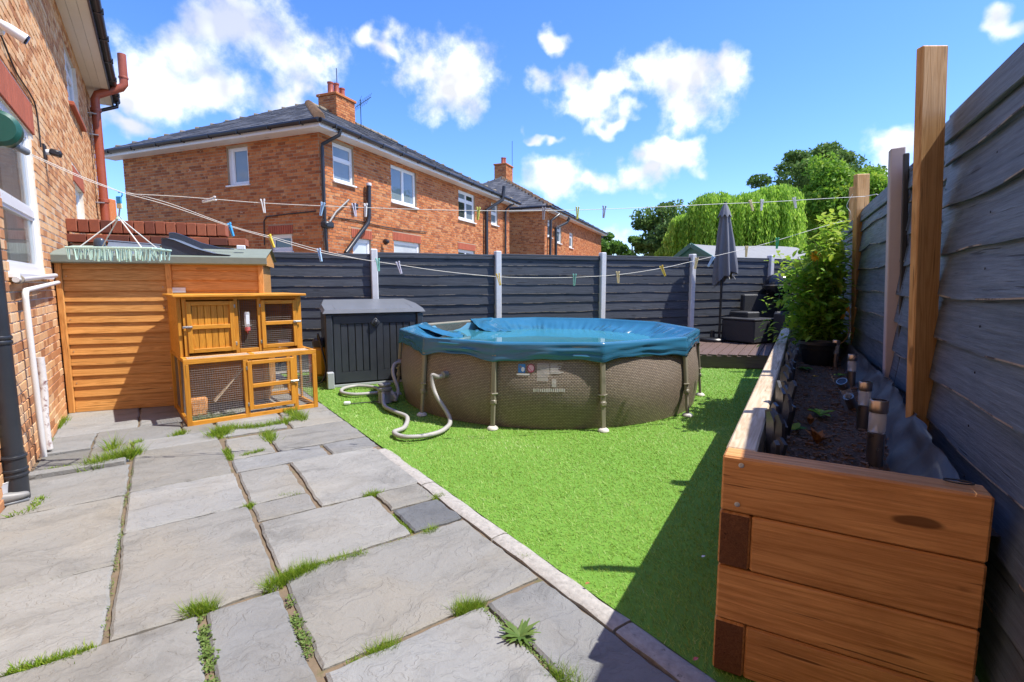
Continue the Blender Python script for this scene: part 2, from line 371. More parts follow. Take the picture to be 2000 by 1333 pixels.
# stone paving
def slabm(name, base, seed):
    m, nt, p = new(name); v = ocoord(nt)
    r = nd(nt, 'ObjectInfo').outputs['Random']
    wp = vm(nt, 'ADD', v, vscale(nt, nz(nt, v, 3.0, 4, .6, 0, 'Color'), (.35, .35, 0)))
    n1 = nz(nt, vscale(nt, wp, (1, 2.2, 1)), 2.6, 9, .66, .6); n2 = nz(nt, v, 30, 7, .75); n3 = nz(nt, v, 130, 3, .6)
    col = ramp(nt, n1, [(.25, tuple(x * .60 for x in base)), (.45, tuple(x * .92 for x in base)), (.6, base), (.76, tuple(min(1, x * 1.22) for x in base))])
    col = mixc(nt, mapr(nt, nz(nt, wp, 1.5, 4, .55), .47, .72, 0, .5), col, tuple(x * y for x, y in zip(base, (1.12, 1.0, .82))))
    stn = mapr(nt, nz(nt, vm(nt, 'ADD', wp, (4, 8, 0)), 2.4, 9, .72), .54, .70, 0, .55); col = mixc(nt, stn, col, tuple(x * .52 for x in base))
    col = mixc(nt, mapr(nt, n2, .58, .76, 0, .5), col, tuple(x * .5 for x in base))
    col = mixc(nt, mapr(nt, n3, .62, .75, 0, .35), col, tuple(x * .55 for x in base))
    col = mixc(nt, mapr(nt, nz(nt, vm(nt, 'ADD', v, (9, 3, 0)), 70, 4, .65), .68, .76, 0, .6), col, (.36, .35, .32))
    wc = mapr(nt, ma(nt, 'FRACT', ma(nt, 'MULTIPLY', r, 7.31)), 0, 1); col = mixc(nt, 1.0, col, mixc(nt, wc, (1.02, 1.0, .945), (.975, 1.0, 1.035)), 'MULTIPLY')
    q = mapr(nt, r, 0, 1, .82, 1.14); col = mixc(nt, 1.0, col, nd(nt, 'CombineColor', {0: q, 1: q, 2: q}).outputs[0], 'MULTIPLY')
    cv = nz(nt, vscale(nt, wp, (1, 1.8, 1)), 2.2, 5, .6, .5)
    stp = ma(nt, 'MULTIPLY', cv, 13.0); fl_ = ma(nt, 'FLOOR', stp); fr_ = mapr(nt, ma(nt, 'SUBTRACT', stp, fl_), .0, .12)
    st = ma(nt, 'MULTIPLY', ma(nt, 'ADD', fl_, fr_), .12)
    h = ma(nt, 'ADD', st, ma(nt, 'ADD', ma(nt, 'MULTIPLY', n1, 1.1), ma(nt, 'ADD', ma(nt, 'MULTIPLY', n2, .30), ma(nt, 'MULTIPLY', n3, .08))))
    ck = mapr(nt, fr_, 0, 1, .0, 1.0); edge = ma(nt, 'SUBTRACT', 1.0, ck); col = mixc(nt, ma(nt, 'MULTIPLY', edge, .22), col, tuple(x * .42 for x in base))
    setp(nt, p, Base_Color=col, Roughness=.85, Specular_IOR_Level=.2)
    bump(nt, p, h, .75, .02); return m
MT['slab'] = slabm('grey_sandstone', (.266, .263, .252), 0)
MT['slab_dark'] = slabm('blue_grey_sandstone', (.165, .172, .182), 1)
MT['granite'] = plain('granite_edging', (.36, .34, .31), .9, .5, 40, .9, dirt=((.12, .11, .09), 30, .6), bscale=45)
MT['bed'] = plain('sandy_joint_bed', (.17, .125, .08), .95, .45, 16, .8, dirt=((.12, .115, .05), 12, .55))
MT['turf_base'] = plain('turf_backing', (.12, .26, .025), .95, .3, 30, .5)
def bladem(name, stops, trans=.25, rough=.6):
    m, nt, p = new(name); a = nd(nt, 'Attribute', attribute_name='rnd').outputs['Fac']
    col = ramp(nt, a, stops); setp(nt, p, Base_Color=col, Roughness=rough, Specular_IOR_Level=.3)
    t = nd(nt, 'BsdfTranslucent', {'Color': col}); mx = nd(nt, 'MixShader', {0: trans, 1: p.outputs[0], 2: t.outputs[0]})
    out = [n for n in nt.nodes if n.type == 'OUTPUT_MATERIAL'][0]; nt.links.new(mx.outputs[0], out.inputs[0]); return m
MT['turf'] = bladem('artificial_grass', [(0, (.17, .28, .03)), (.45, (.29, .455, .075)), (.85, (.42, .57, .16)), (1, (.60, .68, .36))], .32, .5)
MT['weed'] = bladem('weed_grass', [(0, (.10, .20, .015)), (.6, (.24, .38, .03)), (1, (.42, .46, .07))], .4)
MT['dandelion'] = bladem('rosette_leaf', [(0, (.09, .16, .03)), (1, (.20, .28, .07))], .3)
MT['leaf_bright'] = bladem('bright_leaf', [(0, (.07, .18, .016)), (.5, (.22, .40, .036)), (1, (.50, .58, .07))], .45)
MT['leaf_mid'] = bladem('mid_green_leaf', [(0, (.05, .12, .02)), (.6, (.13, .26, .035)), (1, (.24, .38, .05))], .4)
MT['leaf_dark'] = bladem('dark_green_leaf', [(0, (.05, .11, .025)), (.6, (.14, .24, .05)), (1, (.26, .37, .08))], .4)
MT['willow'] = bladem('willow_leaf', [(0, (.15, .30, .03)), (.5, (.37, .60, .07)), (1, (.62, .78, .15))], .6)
MT['bark'] = plain('bark', (.10, .075, .055), .9, .4, 10, .5)
MT['straw'] = bladem('dry_greens', [(0, (.10, .17, .06)), (1, (.30, .38, .18))], .3)
MT['yellow'] = plain('yellow_petal', (.80, .42, .02), .6, .15, 9, 0)
MT['brownleaf'] = plain('withered_leaf', (.30, .13, .04), .8, .3, 9, .1)
# pool
def wickerm():
    m, nt, p = new('brown_wicker_print'); uv = nd(nt, 'UVMap', uv_map='UVMap').outputs[0]
    wob = vm(nt, 'ADD', uv, vscale(nt, nz(nt, uv, 1.5, 2, .5, 0, 'Color'), (.02, .02, 0)))
    b = nd(nt, 'TexBrick', {'Vector': wob, 'Color1': (.37, .29, .22, 1), 'Color2': (.26, .20, .15, 1), 'Mortar': (.05, .036, .027, 1), 'Scale': 1.0, 'Mortar Size': .0030, 'Mortar Smooth': .4, 'Brick Width': .030, 'Row Height': .0150})
    h = ma(nt, 'SUBTRACT', 1.0, b.outputs['Fac']); n = nz(nt, uv, 3, 4, .6)
    st = ma(nt, 'PINGPONG', ma(nt, 'MULTIPLY', nd(nt, 'SeparateXYZ', {0: wob}).outputs[0], 38.5), 1.0)
    col = mixc(nt, mapr(nt, n, .3, .7, 0, .35), b.outputs['Color'], (.16, .13, .10)); col = mixc(nt, mapr(nt, st, .6, 1, 0, .18), col, (.26, .205, .15))
    setp(nt, p, Base_Color=col, Roughness=.45); bump(nt, p, h, .5, .008); return m
MT['wicker'] = wickerm()
MT['taupe'] = plain('taupe_pool_frame', (.25, .225, .165), .38, .1, 6, .05)
MT['cover'] = plain('blue_pvc_cover', (.030, .145, .25), .16, .15, 3, .06, spec=.6, bscale=25)
MT['liner'] = plain('pale_blue_liner', (.17, .40, .56), .35, .12, 6, .1)
def waterm():
    m, nt, p = new('teal_pool_water'); v = nd(nt, 'TexCoord').outputs['Object']
    n = nz(nt, v, 1.4, 4, .5); setp(nt, p, Base_Color=mixc(nt, n, (.035, .20, .27), (.07, .29, .34)), Roughness=.035, Specular_IOR_Level=.6)
    bump(nt, p, nz(nt, v, 6, 3, .5), .05, .02); return m
MT['water'] = waterm()
MT['hose'] = plain('grey_corrugated_hose', (.40, .385, .36), .5, .08, 10, .1)
MT['pump'] = plain('grey_pump_plastic', (.22, .215, .205), .45, .12, 9, .1)
MT['foot'] = plain('pale_foot_cap', (.62, .59, .52), .6, .1, 9, .1)
MT['wire'] = plain('galvanised_wire', (.27, .255, .235), .5, .1, 20, 0, metal=.3)
MT['line'] = plain('white_washing_line', (.72, .72, .68), .6, .08, 20, 0)
MT['mint'] = plain('mint_plastic', (.55, .76, .64), .4, .12, 20, 0, rnd=.12)
MT['reel'] = plain('green_reel_plastic', (.012, .085, .062), .35, .2, 6, .1)
MT['cable'] = plain('black_cable', (.03, .028, .03), .6, .2, 9, 0)
MT['paper'] = plain('white_paper', (.72, .75, .78), .7, .04, 9, 0)
MT['red'] = plain('faded_red_plastic', (.55, .12, .11), .5, .15, 9, .1)
MT['yel_plastic'] = plain('yellow_plastic', (.62, .30, .015), .45, .15, 9, .1)
MT['print_blue'] = plain('blue_print', (.02, .20, .55), .5, .05, 9, 0)
MT['print_red'] = plain('maroon_print', (.25, .03, .06), .5, .05, 9, 0)
MT['print_pink'] = plain('pink_print', (.66, .40, .44), .5, .05, 9, 0)
MT['print_grey'] = plain('grey_print', (.55, .53, .50), .5, .12, 90, 0)
MT['wall_render'] = plain('pale_render', (.55, .54, .52), .9, .1, 3, .1)
def solarglass():
    m, nt, p = new('lamp_glass'); setp(nt, p, Base_Color=(.92, .95, .95), Roughness=.04, Specular_IOR_Level=.8, Alpha=.38); return m
MT['lampglass'] = solarglass()
PEG = {k: plain('peg_' + k, c, .4, .05, 20, 0) for k, c in dict(white=(.74, .74, .73), blue=(.05, .35, .72), pale_blue=(.40, .60, .82), lilac=(.60, .62, .76), yellow=(.75, .56, .06), cream=(.70, .62, .36), lime=(.58, .62, .10), grey=(.36, .36, .40), mint=(.22, .58, .50), green=(.04, .50, .26)).items()}
# ================================================================ frames of the place
AA = R(-35.2)
Ad = Vector((math.sin(AA), math.cos(AA), 0)); Bd = Vector((math.cos(AA), -math.sin(AA), 0))
def AB(a, b, z=0.0): return Ad * a + Bd * b + Vector((0, 0, z))
FA = R(28.0)                                    # right-hand fence
Fd = Vector((math.sin(FA), math.cos(FA), 0)); Fn = Vector((math.cos(FA), -math.sin(FA), 0)); F0 = Vector((1.57, 1.6, 0))
PA = R(29.93)                                   # planter
Pd = Vector((math.sin(PA), math.cos(PA), 0)); Pn = Vector((math.cos(PA), -math.sin(PA), 0))
def SP(s, n, z=0.0): return Pd * s + Pn * n + Vector((0, 0, z))
BF0 = Vector((-2.233, 8.2, 0)); BFs = Vector((1.970, .734, 0)); BFd = BFs.normalized(); BFn = Vector((BFd.y, -BFd.x, 0))
def struct(o): o['kind'] = 'structure'; return o

# ---------------------------------------------------------------- ground
g = MB(); S = 900
g.add([(-S, -S, -.09), (S, -S, -.09), (S, S, -.09), (-S, S, -.09)], [(0, 1, 2, 3)])
MT['earth'] = plain('dry_ground', (.25, .235, .20), .95, .4, .6, .3)
struct(g.build('ground', MT['earth']))

# ---------------------------------------------------------------- patio
pat = MB(); pts = [AB(-2.5, -.88), AB(-2.5, 1.415), AB(3.45, 1.415), AB(3.45, 1.50), AB(5.95, 1.50), AB(7.6, 1.50), AB(8.6, -.88)]
pat.prism([(p.x, p.y) for p in pts], -.085, -.018)
patio = struct(pat.build('patio', MT['bed']))
SLABS = [(2.395, 3.065, -.87, -.262, 0), (3.08, 4.075, -.87, -.258, 0), (4.095, 4.785, -.87, -.255, 0), (4.90, 4.99, -.84, -.27, 0), (5.0, 5.44, -.53, -.262, 0),
  (5.435, 5.99, -.86, -.545, 0), (5.46, 5.99, -.535, .11, 0), (6.01, 7.25, -.86, -.24, 0), (6.01, 7.25, -.225, .385, 0), (5.46, 5.99, .125, .385, 0), (5.62, 7.2, .405, .98, 0), (5.62, 7.2, .995, 1.49, 0),
  (5.105, 5.445, -.245, .37, 0), (2.395, 3.425, -.238, .378, 0), (3.44, 4.10, -.238, .378, 0), (4.115, 5.09, -.238, .372, 0),
  (1.25, 2.378, -.88, .052, 0), (1.25, 2.374, .082, .368, 0), (1.765, 2.485, .405, 1.40, 0),
  (.82, 1.735, .402, 1.065, 0), (.55, 1.735, 1.09, 1.40, 0), (2.51, 3.13, .40, 1.078, 0), (2.855, 3.135, 1.102, 1.405, 0), (2.51, 2.835, 1.102, 1.405, 1),
  (3.16, 4.09, .765, 1.44, 0), (3.44, 4.085, .405, .735, 0), (3.165, 3.425, .405, .735, 0), (4.115, 4.42, .40, 1.072, 0), (4.115, 4.42, 1.098, 1.485, 0),
  (4.435, 5.07, .755, 1.49, 0), (4.44, 5.05, .41, .725, 0), (5.16, 5.60, .41, .96, 0), (5.10, 5.60, 1.0, 1.49, 0),
  (.2, 1.235, -.88, .052, 0), (.2, 1.235, .07, .39, 0), (-.3, .80, .402, 1.065, 0), (-.4, .53, 1.085, 1.40, 0), (-1.2, .18, -.88, .39, 0), (-1.3, -.32, .402, 1.40, 0)]
def slab_mesh(da, db, seed):
    rnd = random.Random(seed); nu = max(6, int(da / .045)); nv = max(6, int(db / .045)); L = []
    def edge(p, q, n, nx, ny):
        for i in range(n):
            t = i / n; j = mnoise.noise(Vector((seed * 7.3 + t * 5, p[0] * 3 + q[1], ny * 4 + nx))) * .011 + rnd.uniform(-.0035, .0035)
            if i == 0: j = .004
            L.append((p[0] + (q[0] - p[0]) * t + nx * j, p[1] + (q[1] - p[1]) * t + ny * j))
    x, y = da / 2, db / 2
    edge((-x, -y), (x, -y), nu, 0, 1); edge((x, -y), (x, y), nv, -1, 0); edge((x, y), (-x, y), nu, 0, -1); edge((-x, y), (-x, -y), nv, 1, 0)
    n = len(L); m = MB()
    top = [(px * (1 - .012 / x), py * (1 - .012 / y), .0) for px, py in L]; mid = [(px, py, -.007 - rnd.uniform(0, .004)) for px, py in L]; bot = [(px, py, -.04) for px, py in L]
    m.add(top + mid + bot, [tuple(range(n))] + [(i, n + i, n + (i + 1) % n, (i + 1) % n) for i in range(n)] + [(n + i, 2 * n + i, 2 * n + (i + 1) % n, n + (i + 1) % n) for i in range(n)])
    return m
for k, (a0, a1, b0, b1, dk) in enumerate(SLABS):
    c = AB((a0 + a1) / 2, (b0 + b1) / 2, random.uniform(-.002, .004))
    M = Matrix.Translation(c) @ Matrix((Bd, Ad, Vector((0, 0, 1)))).transposed().to_4x4() @ Matrix.Rotation(random.uniform(-.004, .004), 4, 'X') @ Matrix.Rotation(random.uniform(-.004, .004), 4, 'Y')
    slab_mesh(b1 - b0, a1 - a0, k + 1).build('paving_slab', MT['slab_dark'] if dk else MT['slab'], patio, M, True, 25)
# gully kerbs
for (a0, a1, b0, b1, z) in ((4.80, 4.885, -.86, -.27, .03), (5.0, 5.42, -.545, -.50, .02)):
    pass
bar('gully_kerb', AB(4.845, -.86, .005), AB(4.845, -.28, .005), .085, .05, MT['slab'], patio, ch=.008)
bar('gully_kerb', AB(5.425, -.86, -.035), AB(5.425, -.54, -.035), .022, .09, MT['slab'], patio, ch=.003)
gm = MB().box((0, 0, 0), (.30, .40, .008)); gm.build('gully_floor', plain('damp_concrete', (.16, .155, .14), .9, .3, 30, .6), patio, frame(AB(5.205, -.69, -.013), Bd))
# granite edging setts
e = -1.4; rr = random.Random(3); k = 0
while e < 3.4:
    L = .9 if e > -.2 else .9
    m = MB(); n = 10; top = []; 
    for i in range(n + 1):
        x = (i / n) * (L - .012); top.append((x, rr.uniform(-.004, .004)))
    vs = []
    for x, j in top: vs += [(x, -.05 + j, -.05), (x, -.05 + j, rr.uniform(-.004, .003)), (x, -.028 + j, .006 + rr.uniform(-.003, .003)), (x, .034 - j, .006 + rr.uniform(-.003, .003)), (x, .05 - j, rr.uniform(-.004, .003)), (x, .05 - j, -.05)]
    fs = []
    for i in range(n):
        for q in range(5): fs.append((i * 6 + q, i * 6 + q + 1, i * 6 + 7 + q, i * 6 + 6 + q))
    fs += [tuple(range(6)), tuple(range(n * 6 + 5, n * 6 - 1, -1))]
    m.add(vs, fs); m.build('edging_stone', MT['granite'], patio, frame(AB(e, 1.466, -.004), Ad), True, 50); e += L; k += 1

# ---------------------------------------------------------------- lawn of artificial turf
LP = [AB(-1.4, 1.52), AB(3.42, 1.52), AB(3.42, 1.497), AB(8.45, 1.497), BF0 + BFs * 4.62, F0 + Fd * 11, F0 - Fd * 3]
lw = MB(); lw.add([(p.x, p.y, -.006) for p in LP], [tuple(range(len(LP)))])
lawn = struct(lw.build('lawn', MT['turf_base']))
def inside(P, poly):
    x, y = P[:, 0], P[:, 1]; r = np.zeros(len(P), bool); n = len(poly); j = n - 1
    for i in range(n):
        xi, yi, xj, yj = poly[i][0], poly[i][1], poly[j][0], poly[j][1]
        r ^= ((yi > y) != (yj > y)) & (x < (xj - xi) * (y - yi) / (yj - yi + 1e-12) + xi); j = i
    return r
def blades(P, z0, h, w, lean, rnd, name, mat, parent=None, kind='stuff', la=None):
    n = len(P); az = NR.uniform(0, 2 * np.pi, n); la = NR.uniform(0, 2 * np.pi, n) if la is None else la
    base = np.column_stack([P[:, 0], P[:, 1], np.full(n, z0) if np.isscalar(z0) else z0])
    dx = np.column_stack([np.cos(az), np.sin(az), np.zeros(n)]) * (w / 2)[:, None]
    tip = base + np.column_stack([np.cos(la) * lean * h, np.sin(la) * lean * h, h])
    V = np.stack([base - dx, base + dx, tip], 1).reshape(-1, 3)
    me = bpy.data.meshes.new(name); me.vertices.add(3 * n); me.vertices.foreach_set('co', V.ravel().astype(np.float32))
    me.loops.add(3 * n); me.loops.foreach_set('vertex_index', np.arange(3 * n, dtype=np.int32))
    me.polygons.add(n); me.polygons.foreach_set('loop_start', np.arange(0, 3 * n, 3, dtype=np.int32))
    at = me.attributes.new('rnd', 'FLOAT', 'FACE'); at.data.foreach_set('value', rnd.astype(np.float32))
    me.materials.append(mat); me.update(calc_edges=True); me.validate()
    o = put(bpy.data.objects.new(name, me), parent)
    if kind: o['kind'] = kind
    return o
poly = [(p.x, p.y) for p in (AB(.6, 1.52), AB(3.42, 1.52), AB(3.42, 1.497), AB(8.45, 1.497), BF0 + BFs * 4.62, SP(10.4, -.1), SP(1.85, -.1), SP(1.80, .3))]
N = 900000; yy = NR.uniform(1.0, 10.5, N) ; xx = NR.uniform(-4.5, 7, N); Q = np.column_stack([xx, yy])
dd = np.hypot(xx, yy); keep = NR.uniform(0, 1, N) < np.clip((2.4 / dd) ** 1.0, 0.16, 1); Q = Q[keep & inside(Q, poly)]
dd = np.hypot(Q[:, 0], Q[:, 1]); nq = len(Q)
clump = np.array([mnoise.noise(Vector((x * 1.3, y * 1.3, 0))) + .7 * mnoise.noise(Vector((x * 9, y * 9, 3))) for x, y in Q])
pile = np.array([2.4 + 2.2 * mnoise.noise(Vector((x * .9, y * .9, 20))) for x, y in Q]) + NR.normal(0, .9, nq)
tw = blades(Q, -.006, NR.uniform(.009, .018, nq), .0036 * np.clip(dd / 2.2, 1, 3.2), NR.uniform(.3, 1.7, nq), np.clip(.48 + clump * .27 + NR.normal(0, .15, nq), 0, 1), 'turf_blades', MT['turf'], lawn, 'stuff', pile)

# ================================================================ brickwork
BW, BH, MJ = .215, .065, .010
def brick_rects(u0, u1, z0, z1, holes, seed, header_every=4):
    rn = random.Random(seed); out = []; z = z0; c = 0
    while z < z1 - .02:
        zt = min(z + BH, z1); iv = [(u0, u1)]
        for (h0, h1, y0, y1) in holes:
            if y0 < zt - .015 and y1 > z + .015:
                nv = []
                for (p, q) in iv:
                    if h1 <= p or h0 >= q: nv.append((p, q)); continue
                    if h0 > p: nv.append((p, h0))
                    if h1 < q: nv.append((h1, q))
                iv = nv
        hd = (c % header_every == header_every - 1); w = .1025 if hd else BW; off = (.056 if hd else (c % 2) * .1125)
        for (p, q) in iv:
            k0 = math.floor((p - u0 + off) / (w + MJ)); u = u0 - off + k0 * (w + MJ)
            while u < q - .02:
                a, b = max(u, p + (0 if p == u0 else .004)), min(u + w, q - (0 if q == u1 else .004))
                if b - a > .03: out.append((a, b, z, zt, rn.random()))
                u += w + MJ
        z += BH + MJ; c += 1
    return out
def brick_box(m, a, b, z, zt, r, jit=.003, depth=.03):
    d = random.uniform(-jit, jit); m.cur = r; y = -(d + .006)
    # local frame: x along the wall, -y outwards
    t = .0025
    m.add([(a, 0.02, z), (b, 0.02, z), (b, 0.02, zt), (a, 0.02, zt), (a + t, y, z + t), (b - t, y, z + t), (b - t, y, zt - t), (a + t, y, zt - t)],
          [(4, 5, 6, 7), (0, 1, 5, 4), (1, 2, 6, 5), (2, 3, 7, 6), (3, 0, 4, 7)])
def wframe(p0, d):      # local x along the wall d, local y into the wall, z up
    x = Vector(d).normalized(); z = Vector((0, 0, 1)); y = z.cross(x)
    return Matrix.Translation(Vector(p0)) @ Matrix((x, y, z)).transposed().to_4x4()
def wall_sheet(m, u0, u1, z0, z1, holes, y=0.0):
    us = sorted(set([u0, u1] + [h for q in holes for h in q[:2] if u0 < h < u1])); zs = sorted(set([z0, z1] + [h for q in holes for h in q[2:] if z0 < h < z1]))
    for i in range(len(us) - 1):
        for j in range(len(zs) - 1):
            cu, cz = (us[i] + us[i + 1]) / 2, (zs[j] + zs[j + 1]) / 2
            if any(q[0] < cu < q[1] and q[2] < cz < q[3] for q in holes): continue
            m.add([(us[i], y, zs[j]), (us[i + 1], y, zs[j]), (us[i + 1], y, zs[j + 1]), (us[i], y, zs[j + 1])], [(0, 1, 2, 3)])
    for (a, b, c, d) in holes:    # reveals
        m.add([(a, y, c), (b, y, c), (b, y, d), (a, y, d), (a, y + .12, c), (b, y + .12, c), (b, y + .12, d), (a, y + .12, d)], [(0, 1, 5, 4), (1, 2, 6, 5), (2, 3, 7, 6), (3, 0, 4, 7)])
def window(par, M, u0, u1, z0, z1, cols=(), trans=(), pane='pane', inset=.05, fw=.055, sill=True, open_vent=None, back=None):
    """upvc window filling the hole u0..u1, z0..z1"""
    f = MB(); d0, d1 = inset, inset + .06
    f.b2((u0, d0, z0), (u0 + fw, d1, z1)); f.b2((u1 - fw, d0, z0), (u1, d1, z1))
    f.b2((u0 + fw, d0 + .001, z1 - fw), (u1 - fw, d1, z1)); f.b2((u0 + fw, d0 + .001, z0), (u1 - fw, d1, z0 + fw))
    for c in cols: f.b2((c - fw / 2, d0 + .002, z0 + fw), (c + fw / 2, d1, z1 - fw))
    for t in trans: f.b2((u0 + fw, d0 + .003, t - fw / 2), (u1 - fw, d1, t + fw / 2))
    w = f.build('window', MT['upvc'], par, M)
    us = [u0 + fw] + list(cols) + [u1 - fw]; zs = [z0 + fw] + list(trans) + [z1 - fw]
    for i in range(len(us) - 1):
        for j in range(len(zs) - 1):
            MB().b2((us[i] + .004, d0 + .028, zs[j] + .004), (us[i + 1] - .004, d0 + .038, zs[j + 1] - .004)).build('pane', MT[pane if isinstance(pane, str) else pane[(i + j) % len(pane)]], w, M)
            a = MB(); q = .026       # opening sash bead
            A0, A1, B0, B1 = us[i] + (.0 if i == 0 else fw / 2), us[i + 1] - (0 if i == len(us) - 2 else fw / 2), zs[j] + (0 if j == 0 else fw / 2), zs[j + 1] - (0 if j == len(zs) - 2 else fw / 2)
            a.b2((A0, d0 + .012, B0), (A0 + q, d0 + .05, B1)); a.b2((A1 - q, d0 + .012, B0), (A1, d0 + .05, B1)); a.b2((A0 + q, d0 + .013, B0), (A1 - q, d0 + .05, B0 + q)); a.b2((A0 + q, d0 + .013, B1 - q), (A1 - q, d0 + .05, B1))
            a.build('sash', MT['upvc'], w, M)
    if sill: MB().cbox(((u0 + u1) / 2, .0, z0 - .022), (u1 - u0 + .08, .13, .04), .006).build('sill', MT['upvc'], w, M)
    return w
def soldier(par, M, u0, u1, z0, z1, mat):
    n = max(1, round((u1 - u0) / .075)); w = (u1 - u0) / n
    me = MB().cbox((w / 2, -.003, (z1 - z0) / 2), (w - .009, .03, z1 - z0 - .008), .004).mesh('lintel_brick', mat)
    for i in range(n): obj('lintel_brick', me, par, M @ Matrix.Translation((u0 + i * w, 0, z0)))

# ================================================================ own house on the left
HM = wframe(AB(0, -.875), Ad)        # local x runs away from the camera, y into the wall
HU0, HU1, HZ = -2.5, 14.0, 5.22
hholes = [(5.14, 6.62, 1.47, 2.80), (9.78, 10.85, 2.30, 2.86), (10.05, 11.55, 4.05, 5.02)]
house = thing('brick_house', 'orange brick house wall with white windows along the left edge', 'house', AB(9, -1.2))
ws = MB(); wall_sheet(ws, HU0, HU1, -.08, HZ, hholes); 
ws.b2((HU1 - .01, .13, -.08), (HU1, 6, HZ))
hw = ws.build('wall', MT['mortar'], house, HM)
lint = [(5.02, 6.75, 2.80, 3.09), (9.68, 10.95, 2.86, 3.08)]
rects = brick_rects(-1.0, HU1, -.02, HZ, hholes + lint, 5)
def sz(r):
    u = (r[0] + r[1]) / 2; p = AB(u, -.875, (r[2] + r[3]) / 2); v = p - CP; dz = v.dot(CF)
    if dz < .5: return 0
    x = 1000 + FPX * v.x / dz; y = 666 - FPX * v.dot(CU) / dz
    return (1 / dz ** 2) if (-20 < x < 2000 and -20 < y < 1350) else 0
rects.sort(key=sz, reverse=True)
bmesh_cache = {}
rest = MB()
for i, r in enumerate(rects):
    if i < 300 and sz(r) > 0:
        key = (round((r[1] - r[0]) / .02), round((r[3] - r[2]) / .02), int(r[4] * 10))
        L, Hh = r[1] - r[0], r[3] - r[2]
        if key not in bmesh_cache:
            m = MB(); m.cur = r[4]; m.cbox((L / 2, .006, Hh / 2), (L, .03, Hh), .003); bmesh_cache[key] = (m.mesh('brick', MT['brick']), L, Hh)
        me, l0, h0 = bmesh_cache[key]
        obj('brick', me, house, HM @ Matrix.Translation((r[0], random.uniform(-.003, .003), r[2])) @ Matrix.Diagonal((L / l0, 1, Hh / h0, 1)))
    else: brick_box(rest, *r)
rest.build('brickwork', MT['brick'], house, HM)['kind'] = 'stuff'
for l in lint: soldier(house, HM, *l, MT['soldier'])
w = window(house, HM, 5.14, 6.62, 1.47, 2.80, cols=(), trans=(2.03,), pane='clear', fw=.07, inset=.015)
window(house, HM, 9.78, 10.85, 2.30, 2.86, cols=(10.3,), pane='pane', fw=.05)
window(house, HM, 10.05, 11.55, 4.05, 5.02, cols=(10.8,), trans=(4.72,), pane='pane', fw=.06, sill=False)
MB().cbox((10.8, -.02, 4.02), (1.62, .10, .055), .006).build('sill', MT['soldier'], house, HM)
rm = MB(); rm.b2((5.0, .3, 1.2), (6.7, .32, 2.9)); 
for i in range(60):
    x = 5.1 + i * .025; rm.box((x, .24 + .015 * math.sin(i * 1.7), 2.1), (.014, .012 + .01 * (i % 3), 1.35))
rm.build('net_curtain', MT['curtain'], house, HM)
# roof, soffit, gutter
ro = MB(); ro.add([(HU1 + .35, -.43, HZ + .07), (HU0, -.43, HZ + .07), (HU0, 3.6, HZ + 2.5), (HU1 - 3, 3.6, HZ + 2.5)], [(0, 1, 2, 3)])
ro.add([(HU1 + .35, -.43, HZ + .07), (HU1 - 3, 3.6, HZ + 2.5), (HU1 + .35, 7.6, HZ + .07)], [(0, 1, 2)])
roof = ro.build('roof', MT['slate'], house, HM)
for k in range(3): MB().b2((HU0, -.36 + k * .125, HZ), (HU1 + .30, -.36 + k * .125 + .121, HZ + .02)).build('soffit_board', MT['soffit'], house, HM)
MB().b2((HU0, -.385, HZ - .02), (HU1 + .30, -.362, HZ + .14)).build('fascia', MT['black_pvc'], house, HM)
gt = MB(); n = 10
prof = [(math.cos(math.pi * (1 + k / n)) * .055, math.sin(math.pi * (1 + k / n)) * .055) for k in range(n + 1)]
vs = [(HU1 + .38, -.445 + p, HZ + .13 + q) for p, q in prof] + [(HU0, -.445 + p, HZ + .13 + q) for p, q in prof]
gt.add(vs, [(i, i + 1, n + 2 + i, n + 1 + i) for i in range(n)] + [tuple(range(n + 1))])
gut = gt.build('gutter', MT['black_pvc'], house, HM, True)
for k in range(10):
    u = HU1 - .2 - k * 1.0; MB().b2((u, -.51, HZ + .07), (u + .035, -.385, HZ + .085)).b2((u, -.512, HZ + .07), (u + .035, -.495, HZ + .15)).build('gutter_bracket', MT['black_pvc'], gut, HM)
dp = MB(); dp.tube([(HU1 + .2, -.445, HZ + .09), (HU1 + .2, -.44, HZ - .02), (HU1 + .12, -.10, HZ - .2), (HU1 + .12, -.07, HZ - .32), (HU1 + .12, -.07, -.05)], .036, 10)
dp.build('downpipe', MT['black_pvc'], house, HM, True)
# terracotta soil vent pipe
pu = 13.2
rp = MB(); rp.tube([(pu, -.13, -.05), (pu, -.13, HZ - .22), (pu - .00, -.17, HZ - .12), (pu + .02, -.56, HZ + .10), (pu + .02, -.61, HZ + .17), (pu + .02, -.61, HZ + .75)], .075, 14)
red = rp.build('soil_pipe', MT['clay'], house, HM, True)
cl = MB()
for z in (HZ - .42, 3.05, 2.55, 1.7): cl.lathe([(.085, -.035), (.09, -.03), (.09, .03), (.085, .035)], 14, Matrix.Translation((pu, -.13, z)))
cl.lathe([(.082, -.02), (.088, .0), (.082, .02)], 14, Matrix.Translation((pu + .02, -.61, HZ + .30)))
cl.build('pipe_collar', MT['clay'], red, HM, True)
for z in (HZ - .52, 4.3, 3.0, 2.42): MB().b2((pu - .14, -.145, z - .01), (pu + .14, 0, z + .01)).build('pipe_clip', MT['metal'], red, HM)
